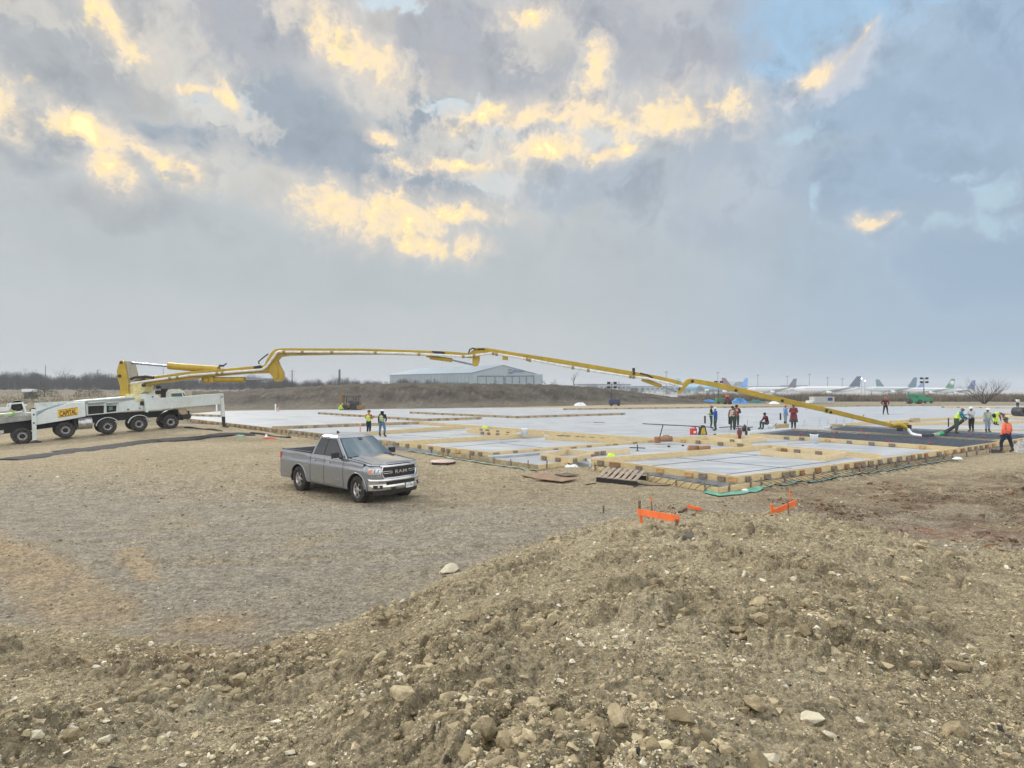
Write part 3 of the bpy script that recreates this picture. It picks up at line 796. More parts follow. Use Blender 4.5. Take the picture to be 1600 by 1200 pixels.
strip('vapour_sheet', [(640, 705), (762, 723), (842, 734)], .26, sheetd, 'dusty green plastic sheet from the pickup to the slab corner', 'plastic sheet', seed=5)
# rebar sticking out over the ledge
reb = mat('rebar', lin(74, 62, 54), rough=.7, metal=.4, var=.25, scale=20)
def rebars(px, n, label, ln=.75, z=.14):
    P0 = G(*px[0], 0); root = empty('rebar_row', P0, 0, label, 'rebar'); 
    seg = [(G(*a, 0), G(*b, 0)) for a, b in zip(px[:-1], px[1:])]; tot = sum((b-a).length for a, b in seg)
    for i in range(n):
        s = tot*(i+.5)/n
        for a, b in seg:
            if s <= (b-a).length: break
            s -= (b-a).length
        p = a.lerp(b, s/(b-a).length); t = (b-a).normalized(); nn = Vector((t.y, -t.x, 0))
        if nn.dot(-p) < 0: nn = -nn
        nn = Matrix.Rotation(random.uniform(-.15, .15), 3, 'Z') @ nn
        c = p-P0
        MB().tube([c-nn*.35+Vector((0, 0, z+.05)), c+nn*.1+Vector((0, 0, z+.06)), c+nn*ln*random.uniform(.8, 1.2)+Vector((0, 0, .05))], .010, 6).build('rebar_rod', reb, root)
    return root
rebars([(1180, 762), (1335, 741), (1480, 718)], 46, 'row of dark rebar ends sticking out right of the front corner')
rebars([(1118, 770), (925, 734)], 18, 'row of rusty rebar ends left of the front corner', ln=.35)
# rebar mats in the pits
pitm = mat('pit_bed', lin(44, 52, 62), rough=.55, var=.25, scale=2.5, dirt=lin(46, 50, 58), dirt_scale=2, dirt_amt=.7)
def pit(px, label):
    P = [G(a, b, HS+.02) for a, b in px]; P0 = P[0].copy(); root = empty('rebar_mat', P0, 0, label, 'rebar mat', 'rebar mats on the slab')
    n = len(P)
    MB().add([p-P0 for p in P]+[p-P0-Vector((0, 0, .015)) for p in P], [list(range(n)), list(range(n, 2*n))]+[(k, (k+1) % n, (k+1) % n+n, k+n) for k in range(n)]).build('bed', pitm, root)
    mb = MB()
    # bars both ways, in the quad's own directions
    A, B, C_, D_ = [p-P0 for p in P[:4]]
    L1 = (B-A).length; L2 = (D_-A).length
    for i in range(int(L1/.55)):
        t = (i+.5)/int(L1/.55); mb.tube([A.lerp(B, t)+Vector((0, 0, .10)), D_.lerp(C_, t)+Vector((0, 0, .10))], .011, 4)
    for i in range(int(L2/.5)):
        t = (i+.5)/int(L2/.5); mb.tube([A.lerp(D_, t)+Vector((0, 0, .13)), B.lerp(C_, t)+Vector((0, 0, .13))], .011, 4)
    o = mb.build('steel_grid', mat('steel', lin(100, 110, 122), rough=.45, metal=.5, var=.2), root)
    return root, P
PITS = []
PITS.append(pit([(1174, 681), (1500, 705), (1560, 688.5), (1238, 672.5)], 'nearer dark rebar mat bordered by boards')[0])
PITS.append(pit([(1292, 673), (1562, 687.5), (1640, 683), (1322, 666.5)], 'farther dark rebar mat under the hose end')[0])
redm = mat('red_plastic', lin(196, 40, 56), rough=.5)
for i, (a, b) in enumerate([(1251, 678), (1301, 684), (1387, 689), (1454, 693), (1355, 679.5), (1439, 684), (1307, 676), (1391, 671), (1515, 679.5), (1535, 682.5), (1474, 679), (1345, 674)]):
    p = G(a, b, HS+.13); mt_ = PITS[0 if i < 6 else 1]
    o = MB().lathe([(0, -.06), (.05, -.06), (.055, 0), (.10, .02), (.10, .05), (0, .07)], n=12).build('red_cap', redm, mt_); o.location = p-mt_.location
# white edge foam along the pits
wh = mat('white_plastic', lin(226, 232, 236), rough=.4, var=.05)
for i, (a, b, l) in enumerate([((1168, 677.5), (1236, 672), 'white edge strip at the left end of the nearer rebar mat'), ((1286, 670.5), (1319, 665.5), 'white edge strip at the left end of the farther rebar mat')]):
    P = G(*a, HS); Q = G(*b, HS)
    o = MB().bar(Vector((0, 0, .09)), Q-P+Vector((0, 0, .09)), .10, .18, bev=.01).build('edge_strip', wh); o.location = P; tag(o, l, 'edge strip')
# ---------------------------------------------------------------- grey pickup
paint = mat('grey_metallic_paint', (.31, .33, .37), rough=.22, metal=.70, rvar=.03, var=.015, scale=2, coat=1.0, spec=.5)
chrome = mat('chrome', (.72, .72, .73), rough=.12, metal=1.0, var=.03, rvar=.04)
silver = mat('alloy', (.56, .56, .57), rough=.28, metal=.9, var=.05)
blackp = mat('black_plastic', (.018, .018, .02), rough=.45, var=.2, scale=20)
rubber = mat('tyre_rubber', (.022, .021, .020), rough=.85, var=.25, scale=25, bump=.4, bscale=60, dirt=(.16, .14, .11), dirt_amt=.35, dirt_scale=6)
glassm = mat('dark_glass', (.010, .014, .018), rough=.03, rvar=.02, var=.05, spec=1.0)
wsm = mat('windscreen_glass', (.06, .11, .135), metal=.28, rough=.03, rvar=.02, var=.05, spec=1.0, coat=.6)  # blue in the base colour stands in for reflected sky
lensm = mat('headlight_lens', (.55, .57, .6), rough=.13, metal=.7, coat=1.0)
orangem = mat('amber_lens', (.75, .20, .03), rough=.2, coat=1)
redl = mat('red_lens', (.45, .015, .02), rough=.2, coat=1)
whitem = mat('white_paint', (.72, .73, .73), rough=.45, var=.05)
underm = mat('underbody', (.02, .02, .02), rough=.9)

def wheel_parts(root, cx, cy, cz, Rt, wd, side, rim_r, spokes=6, steer=0.0, rimmat=None, truck=False):
    w_ = bpy.data.objects.new('wheel', None); col.objects.link(w_); w_.parent = root
    w_.location = (cx, cy, cz); w_.rotation_euler = (0, 0, steer if side < 0 else steer+math.pi)
    # local y<0 is the outer face
    h = wd/2
    t = MB()
    prof = [(rim_r, -h*.80), (rim_r+.02, -h*.98), (rim_r+(Rt-rim_r)*.5, -h*1.04), (Rt-.035, -h*.98), (Rt-.010, -h*.84), (Rt, -h*.6), (Rt, h*.6), (Rt-.010, h*.84), (Rt-.035, h*.98), (rim_r+.02, h*.98), (rim_r, h*.8)]
    t.lathe(prof, n=48, axis='y')
    nt = 42
    for k in range(nt):
        a = 2*math.pi*k/nt
        for yy in (-.62, -.2, .22, .64):
            rm = Matrix.Rotation(-a, 3, 'Y')
            t.box(rm @ Vector((Rt+.002, 0, 0))+Vector((0, yy*h, 0)), (.014, h*.34, Rt*.10), rm)
    t.build('tyre', rubber, w_)
    r_ = MB()
    rm_ = rimmat or silver
    r_.lathe([(rim_r+.012, -h*.86), (rim_r+.012, -h*.78), (rim_r-.012, -h*.74), (rim_r-.02, -h*.2), (rim_r-.02, h*.8)], n=40, axis='y')
    if truck:
        r_.lathe([(rim_r-.015, -h*.70), (rim_r*.86, -h*.30), (rim_r*.60, -h*.22), (rim_r*.52, -h*.30), (rim_r*.50, -h*.55)], n=40, axis='y')
        for k in range(10):
            a = 2*math.pi*k/10; rm = Matrix.Rotation(-a, 3, 'Y')
            r_.box(rm @ Vector((rim_r*.735, 0, 0))+Vector((0, -h*.27, 0)), (rim_r*.2, .02, rim_r*.17), rm, m=1)
        r_.lathe([(rim_r*.50, -h*.5), (rim_r*.40, -h*.85), (rim_r*.30, -h*1.0), (.0001, -h*1.0)], n=20, axis='y', m=2)
        for k in range(10):
            a = 2*math.pi*(k+.5)/10
            r_.box((rim_r*.56*math.cos(a), -h*.36, rim_r*.56*math.sin(a)), (.03, .05, .03), m=1)
    else:
        for k in range(spokes):
            a = 2*math.pi*k/spokes; rm = Matrix.Rotation(-a, 3, 'Y')
            for s in (-1, 1):
                rs = Matrix.Rotation(-a+s*.13, 3, 'Y')
                r_.bar(rm @ Vector((rim_r*.22, -h*.62, s*rim_r*.10)), rs @ Vector((rim_r*.96, -h*.74, 0)), .035, .035, up=(0, 1, 0), bev=.008)
        r_.lathe([(rim_r*.34, -h*.50), (rim_r*.30, -h*.74), (rim_r*.2, -h*.80), (.0001, -h*.80)], n=20, axis='y')
        r_.lathe([(rim_r*.98, -h*.10), (.0001, -h*.10)], n=24, axis='y', m=1)
    r_.build('rim', [rm_, blackp, underm], w_)
    return w_

def build_pickup():
    dirv = Vector((2.67, -2.25, 0)).normalized(); left = Vector((-dirv.y, dirv.x, 0))
    o_ = Vector((-7.69, 21.3, 0))+left*.98
    zr = bz(-7.1, 22.0); zf = bz(-4.4, 19.7)
    yaw = math.atan2(dirv.y, dirv.x); pitch = -math.atan2(zf-zr, 3.57)
    root = empty('pickup_truck', (o_.x, o_.y, zr-.01), 0, 'grey crew pickup truck parked on the bare dirt, facing the viewer', 'pickup truck')
    root.rotation_euler = Euler((0, pitch, yaw), 'XYZ')
    root.scale = (.99, 1.01, 1.085)
    W = 1.02; XR = -1.27; XS = 3.90; XF = 4.52
    def ztop(x):
        if x < 2.9: return 1.335-.018*(x+1.27)
        return 1.26-.105*((x-2.9)/1.6)**1.3
    def wf(z, zt):
        q = [(.30, .955), (.42, .985), (.60, 1.0), (.80, .997), (.98, 1.003), (1.05, .985), (1.2, .972)]
        v = np.interp(z, [a for a, b in q], [b for a, b in q])
        t = max(0, (z-(zt-.07))/.07)
        return v-.045*t*t
    SILL = .37
    def zb(x):
        z = SILL
        for xc in (0, 3.57):
            d = abs(x-xc)
            if d < .53: z = max(z, .38+math.sqrt(.53**2-d*d)*.98)
        return z
    def side_pt(x, z, s, off=0.0):
        return Vector((x, s*(W*wf(z, ztop(x))+off), z))
    xs = sorted(set([round(v, 4) for v in list(np.linspace(XR, XS, 60))+[xc+.53*math.cos(a)*k for xc in (0, 3.57) for a in np.linspace(.0, math.pi, 25) for k in (1, 1.002)] if v <= XS]))
    mb = MB(); NR = 16
    for s in (-1, 1):
        vs = []; n = len(xs)
        for x in xs:
            a = zb(x); b = ztop(x)
            for j in range(NR):
                t = j/(NR-1); t = t if j < NR-5 else 1-(1-t)**1.0
                z = a+(b-a)*t; vs.append(side_pt(x, z, s))
        fs = [(i*NR+j, (i+1)*NR+j, (i+1)*NR+j+1, i*NR+j+1) for i in range(n-1) for j in range(NR-1)]
        mb.add(vs, fs, True)
    def hood_z(x, y):
        e = ztop(x)-.0; q = abs(y)/W; c = (.085-.045*(x-2.9)/1.6)
        z = e+c*(1-q**2.4)
        z += .022*sstep(np.array([.50-abs(y)]), -.04, .06)[0]
        z -= .012*math.exp(-((abs(y)-.80)/.03)**2)
        return z
    # front outline
    def fx(y): return XS+(XF-XS)*(1-min(1, abs(y)/W)**3.2)**(1/2.3)
    ys = [W*math.sin(a) for a in np.linspace(-math.pi/2, math.pi/2, 49)]
    def fpt(y, z, off=0.0):
        zt = ztop(XF)
        k = wf(z, zt); x = fx(y)-.0; lean = .03*max(0, (z-.8))/.3
        return Vector((x-lean+off-(.03*max(0, (z-(zt-.06))/.06)**2), y*k, z))
    zsf = [.46, .56, .66, .74, .82, .90, .98, 1.04, 1.08, 1.10, ztop(XF)]
    def ftop(x): return ztop(x)
    vs = []
    for y in ys:
        xt = hood_z(fx(y)-.055, y)-.033
        for z in zsf:
            zz = .46+(z-.46)/(ztop(XF)-.46)*(xt-.46)
            vs.append(fpt(y, zz))
    m_ = len(zsf)
    mb.add(vs, [(i*m_+j, (i+1)*m_+j, (i+1)*m_+j+1, i*m_+j+1) for i in range(len(ys)-1) for j in range(m_-1)], True)
    # hood and fender tops
    def hood(u, v):
        y = -W*.957+2*W*.957*v
        x1 = fx(y)-.052; x = 2.72+(x1-2.72)*u
        drop = .035*max(0, (u-.9)/.1)**2
        return Vector((x, y, hood_z(x, y)-drop-.006*(1 if False else 0)))
    mb.grid(hood, 30, 41)
    # rear wall, bed top rails
    for s in (-1, 1):
        mb.grid(lambda u, v: Vector((XR+(.74-XR)*u, s*(W*.93-.085*v), ztop(XR+(.74-XR)*u)+.0-.0*v)), 8, 2)
        mb.grid(lambda u, v: Vector((XR+(.74-XR)*u, s*(W*.93-.085), ztop(XR)-.0-.5*v)), 4, 2, m=1)
    mb.box((XR+.03, 0, .98), (.06, 1.86, .70), bev=.015)            # tailgate
    mb.box((.74, 0, 1.0), (.05, 1.8, .62))
    mb.box((-.27, 0, .82), (1.95, 1.72, .04), m=1)
    body = mb.build('body', [paint, blackp], root)
    # cab
    X0, X1 = .80, 2.90
    def ring(v):
        return dict(xr=X0+.16*v, xf=X1-.86*v**1.03, y=.955-.215*v-.045*v*v, z=1.27+.60*v, bow=.16-.05*v)
    cb = MB()
    def cside(x, v, s, off=0.0):
        r = ring(v); return Vector((x, s*(r['y']+off), r['z']))
    def cab_side(s):
        def f(u, v):
            r = ring(v); x = r['xr']+(r['xf']-r['xr'])*u
            yy = r['y']
            return Vector((x, s*yy, r['z']))
        return f
    for s in (-1, 1): cb.grid(cab_side(s), 12, 10)
    def front(q, v, off=0.0):    # q in -1..1
        r = ring(v); return Vector((r['xf']+r['bow']*(1-abs(q)**2.2)+off*.8, q*r['y'], r['z']+off*.6))
    cb.grid(lambda u, v: front(2*u-1, v), 21, 8)
    cb.grid(lambda u, v: Vector((ring(v)['xr']-.03*(1-abs(2*u-1)**2), (2*u-1)*ring(v)['y'], ring(v)['z'])), 11, 8)
    r1 = ring(1.0)
    def roof(u, v):
        q = 2*v-1; y = q*r1['y']; xf = r1['xf']+r1['bow']*(1-abs(q)**2.2); xr = r1['xr']-.03*(1-q*q)
        x = xr+(xf-xr)*u
        ed = (1-abs(q)**5)*(1-abs(2*u-1)**7)
        return Vector((x, y, r1['z']+.075*ed**.6))
    cb.grid(roof, 24, 24)
    cab = cb.build('cab', paint, root)
    # windows
    def glass_side(s, xa, xb_, slope, name, v0=.07, v1=.86, o=.010):
        gm = MB()
        def f(u, v):
            vv = v0+(v1-v0)*v
            a = xa(vv); b = xb_(vv); x = a+(b-a)*u
            return cside(x, vv, s, o)
        gm.grid(f, 10, 10, smooth=True)
        g = gm.build(name, glassm, root); return g
    for s in (-1, 1):
        tr = MB()
        tr.grid(lambda u, v: cside((ring(.04+.86*v)['xr']+.10)+u*((ring(.04+.86*v)['xf']-.12)-(ring(.04+.86*v)['xr']+.10)), .04+.86*v, s, .005), 10, 8)
        tr.build('window_trim', blackp, root)
        glass_side(s, lambda v: ring(v)['xr']+.14, lambda v: 1.56-.02*v, 0, 'rear_window')
        glass_side(s, lambda v: 1.62-.02*v, lambda v: ring(v)['xf']-.16, 0, 'front_window')
    wm_ = MB(); wm_.grid(lambda u, v: front((2*u-1)*.95, .03+.92*v, .006), 21, 10); tro = wm_.build('windscreen_trim', blackp, root)
    wg = MB(); wg.grid(lambda u, v: front((2*u-1)*.915, .07+.85*v, .012), 21, 12); ws = wg.build('windscreen', wsm, root)
    st = MB(); st.grid(lambda u, v: front(.015+.05*(2*u-1)*2, .80+.12*v, .016), 3, 3); st.build('mirror_mount', blackp, root)
    wp = MB()
    for q0, q1 in ((-.75, -.05), (-.02, .7)):
        wp.tube([front(q0, .05, .03), front((q0+q1)/2, .07, .035), front(q1, .09, .03)], .012, 6)
    wp.build('wiper', blackp, root)
    bw = MB(); bw.grid(lambda u, v: Vector((ring(.1+.78*v)['xr']-.035, (2*u-1)*.62, ring(.1+.78*v)['z'])), 6, 6); bw.build('back_window', glassm, root)
    # dark interior/underbody
    ub = MB(); ub.box((1.6, 0, .55), (5.6, 1.1, .5)); ub.box((1.78, 0, .46), (2.4, 1.9, .26))
    for xc in (0, 3.57):
        for s in (-1, 1):
            ub.add([Vector((xc+.54*math.cos(a), s*y, .38+.54*math.sin(a))) for a in np.linspace(-.15, math.pi+.15, 17) for y in (.99, .55)], [(2*i, 2*i+2, 2*i+3, 2*i+1) for i in range(16)], True)
            ub.add([Vector((xc+.54*math.cos(a), s*.56, .38+.54*math.sin(a))) for a in np.linspace(-.15, math.pi+.15, 17)], [list(range(17))])
    ub.build('underbody', underm, root)
    # bumper
    def bpt(y, z, off): 
        p = fpt(y, .7, 0); return Vector((p.x+off, y*1.005, z))
    bm_ = MB()
    yy = [1.0*W*math.sin(a)*.985 for a in np.linspace(-1.42, 1.42, 41)]
    prof = [(.43, .02), (.47, .075), (.55, .095), (.60, .06), (.68, .06), (.71, .095), (.755, .085), (.77, .02)]
    vs = [bpt(y, z, o) for y in yy for (z, o) in prof]; k = len(prof)
    bm_.add(vs, [(i*k+j, (i+1)*k+j, (i+1)*k+j+1, i*k+j+1) for i in range(len(yy)-1) for j in range(k-1)], True)
    bm_.build('front_bumper', chrome, root)
    bl = MB()
    def patch(mb_, ya, yb, za, zb_, off, n=8):
        mb_.grid(lambda u, v: bpt(ya+(yb-ya)*u, za+(zb_-za)*v, off), n, 3)
    patch(bl, -.56, .56, .595, .69, .085, 14); patch(bl, -.93, -.70, .50, .60, .1); patch(bl, .70, .93, .50, .60, .1)
    patch(bl, -.42, -.24, .445, .505, .1); patch(bl, .24, .42, .445, .505, .1)
    patch(bl, -.90, .90, .30, .44, -.01, 14)
    bl.build('bumper_opening', blackp, root)
    fl = MB()
    for s in (-1, 1):
        c = bpt(s*.80, .55, .105); fl.lathe([(.0001, .02), (.035, .015), (.04, 0), (.04, -.03)], Matrix.Translation(c), n=14, axis='x')
    fl.build('fog_light', lensm, root)
    # grille
    gb = MB(); gy = .66
    gb.grid(lambda u, v: fpt((2*u-1)*gy*(1-.06*abs(v-.6)), .795+.32*v, .012), 21, 5)
    for kz in np.linspace(.81, 1.10, 10): gb.tube([fpt(y, kz, .018) for y in np.linspace(-gy*.96, gy*.96, 15)], .006, 5)
    gr = gb.build('grille', blackp, root)
    cr = MB()
    ring_ = [fpt(y, 1.12, .035) for y in np.linspace(-gy, gy, 17)]+[fpt(gy+.02, z, .03) for z in (1.0, .9)]+[fpt(y, .785, .03) for y in np.linspace(gy-.04, -gy+.04, 17)]+[fpt(-gy-.02, z, .03) for z in (.9, 1.0)]
    cr.tube(ring_, .024, 8, closed=True)
    cr.tube([fpt(y, 1.135, .035) for y in np.linspace(-.74, .74, 21)], .028, 8)
    for s in (-1, 1):
        cr.tube([fpt(s*y, .985, .035) for y in np.linspace(.34, .64, 7)]+[fpt(s*y, .93, .035) for y in np.linspace(.64, .34, 7)], .010, 6, closed=True)
    cr.build('chrome_surround', chrome, gr)
    V, Fc = text_mesh('RAM', .17, .008, (1.45, .85), bold=.004)
    tm = MB(); tm.add([Vector((fx(v.x)+.035+v.z*.5, v.x, v.y+.955)) for v in V], Fc); tm.build('lettering', silver, gr)
    # headlights
    for s in (-1, 1):
        hl = MB(); hl.grid(lambda u, v: fpt(s*(.70+.285*u), (.925+.165*v-.015*u), .022), 10, 5); h = hl.build('headlight', lensm, root)
        am = MB(); am.grid(lambda u, v: fpt(s*(.93+.055*u), .955+.09*v, .030), 4, 3); am.build('amber_reflector', orangem, h)
        dk = MB(); dk.tube([fpt(s*(.70+.285*u), .92, .024) for u in np.linspace(0, 1, 8)], .010, 5)
        for q in (.77, .86): dk.lathe([(.052, .0), (.045, .012), (.03, .006), (.0001, .0)], Matrix.Translation(fpt(s*q, 1.005, .024)), n=14, axis='x')
        dk.build('bezel', silver, h)
    # plate
    pc = bpt(0.30, .52, .115)
    pl = MB(); pl.box((0, 0, 0), (.012, .31, .155), bev=.004); po = pl.build('licence_plate', mat('plate_white', (.75, .78, .8), rough=.5), root); po.location = pc; po.rotation_euler = (0, 0, .06)
    V, Fc = text_mesh('RXT-C02M', .062, .002, (.85, 1.1))
    tm = MB(); tm.add([Vector((.008+v.z, v.x, v.y-.01)) for v in V], Fc)
    V, Fc = text_mesh('TEXAS', .028, .002); tm.add([Vector((.008+v.z, v.x, v.y+.052)) for v in V], Fc)
    tm.build('plate_lettering', mat('plate_ink', (.05, .06, .10)), po)
    # door seams, handles, mirrors
    sm = MB()
    for s in (-1, 1):
        def seam(pts): sm.tube([side_pt(x, z, s, .001) for x, z in pts], .007, 5)
        seam([(.79, z) for z in np.linspace(.40, 1.29, 14)])
        seam([(1.66, z) for z in np.linspace(.42, 1.28, 12)])
        seam([(2.80-.0*z+.10*max(0, (.8-z)), z) for z in np.linspace(.42, 1.25, 12)])
        seam([(x, .40) for x in np.linspace(.80, 2.82, 12)])
    sm.tube([Vector((fx(y)-.055, y, hood_z(fx(y)-.055, y)+.002)) for y in np.linspace(-.86, .86, 21)], .006, 5)
    for s in (-1, 1): sm.tube([Vector((x, s*.87, hood_z(x, .87)+.003)) for x in np.linspace(2.9, 4.2, 14)], .006, 5)
    sm.build('panel_gap', underm, root)
    for s in (-1, 1):
        for x in (1.02, 1.92):
            hm = MB(); c = side_pt(x, 1.10, s, .03); hm.box(c, (.20, .03, .035), bev=.01); hm.box(side_pt(x, 1.10, s, .0), (.14, .03, .06)); hm.build('door_handle', chrome, root)
        mm = MB(); c = Vector((2.58, s*1.16, 1.36)); mm.box(c, (.13, .24, .22), bev=.035); mm.bar(Vector((2.62, s*.92, 1.27)), Vector((2.60, s*1.08, 1.29)), .07, .05)
        mo = mm.build('side_mirror', blackp, root)
        m2 = MB(); m2.box(c+Vector((.03, s*.01, -.085)), (.12, .22, .04), bev=.012); m2.build('mirror_cap', silver, mo)
        bd = MB()
        V, Fc = text_mesh('BIG HORN', .055, .003, (1.1, 1)); bd.add([Vector((2.50+(v.x*(-s)), s*(W*1.0+.004)+s*v.z, .62+v.y)) for v in V], Fc)
        V, Fc = text_mesh('RAM', .085, .003, (1.2, 1)); bd.add([Vector((2.98+(v.x*(-s)), s*(W*.985+.006)+s*v.z, 1.10+v.y)) for v in V], Fc)
        bd.build('side_badge', chrome, root)
        # tail light
        tl = MB(); tl.box((XR+.02, s*.955, 1.05), (.10, .12, .36), bev=.02); tl.build('tail_light', redl, root)
        rl = MB(); rl.box(((XR+.74)/2, s*(W*.93-.03), ztop(0)+.018), (.74-XR-.04, .09, .022), bev=.006); rl.build('bed_rail_cap', blackp, root)
        ar = MB()
        for xc in (0, 3.57):
            ar.tube([side_pt(xc+.535*math.cos(a), .38+.535*math.sin(a)*.98, s, .004) for a in np.linspace(.05, math.pi-.05, 21)], .016, 5)
        ar.build('wheel_arch_lip', paint, root)
    rb = MB(); rb.box((XR-.10, 0, .60), (.18, 1.9, .17), bev=.03); rb.build('rear_bumper', chrome, root)
    ht = MB(); ht.box((XR-.22, 0, .47), (.25, .08, .08)); ht.build('hitch', blackp, root)
    fin = MB(); fin.prism([(0, 0), (.18, 0), (.04, .07), (0, .06)], -.02, .02, Matrix.Translation((1.05, -.1, 1.93))); fin.build('antenna_fin', blackp, root)
    for (x, s, stv) in ((0, -1, 0), (0, 1, 0), (3.57, -1, -.06), (3.57, 1, -.06)):
        wheel_parts(root, x, s*.875, .405, .41, .265, s, .235, steer=stv)
    return root
build_pickup()
# ---------------------------------------------------------------- concrete pump truck with its boom
pw = mat('pump_white', lin(206, 216, 216), rough=.4, var=.05, dirt=lin(176, 172, 158), dirt_amt=.3, dirt_scale=.8, spec=.5)
py_ = mat('boom_yellow', (.44, .30, .012), rough=.42, var=.10, scale=2, dirt=(.30, .22, .06), dirt_amt=.5, dirt_scale=1.5)
pipem = mat('pipe_white', lin(216, 218, 214), rough=.4, var=.1, scale=5, dirt=lin(150, 150, 146), dirt_amt=.4)
rodm = mat('cylinder_rod', (.30, .32, .40), rough=.2, metal=.9)
hosem = mat('hose_black', (.02, .02, .022), rough=.6)
steel = mat('galvanised', (.50, .51, .52), rough=.35, metal=.8, var=.2)
rust = mat('rusty_steel', lin(112, 74, 50), rough=.85, var=.3, scale=8)
sign_y = mat('sign_yellow', (.80, .48, .03), rough=.5, var=.04)
ink = mat('sign_ink', (.02, .018, .015), rough=.6)
cabwhite = mat('cab_white', lin(214, 216, 212), rough=.35, coat=.5)
cabglass = mat('cab_glass', (.03, .10, .09), rough=.08, spec=1)
limeg = mat('lime_paint', (.28, .62, .10), rough=.5)
cream = mat('turret_cream', lin(206, 196, 140), rough=.55, var=.15)

class Plane:
    """a vertical plane standing in the scene; px() gives the point of it that lies behind a pixel"""
    def __init__(s, A, B):
        s.A = Vector((A[0], A[1], 0)); s.u = (Vector((B[0], B[1], 0))-s.A).normalized(); s.n = Vector((-s.u.y, s.u.x, 0))
    def sz(s, px, py, off=0.0):
        A = s.A+s.n*off; t = (px-800)/F
        den = s.u.x-t*s.u.y; k = (t*A.y-A.x)/den; d = A.y+k*s.u.y
        return k, H-(py-HZ)/F*d
    def at(s, k, z, off=0.0): return s.A+s.u*k+s.n*off+Vector((0, 0, z))
    def px(s, px, py, off=0.0):
        k, z = s.sz(px, py, off); return s.at(k, z, off)
    def frame(s): return Matrix(((s.u.x, s.n.x, 0, s.A.x), (s.u.y, s.n.y, 0, s.A.y), (0, 0, 1, 0), (0, 0, 0, 1)))

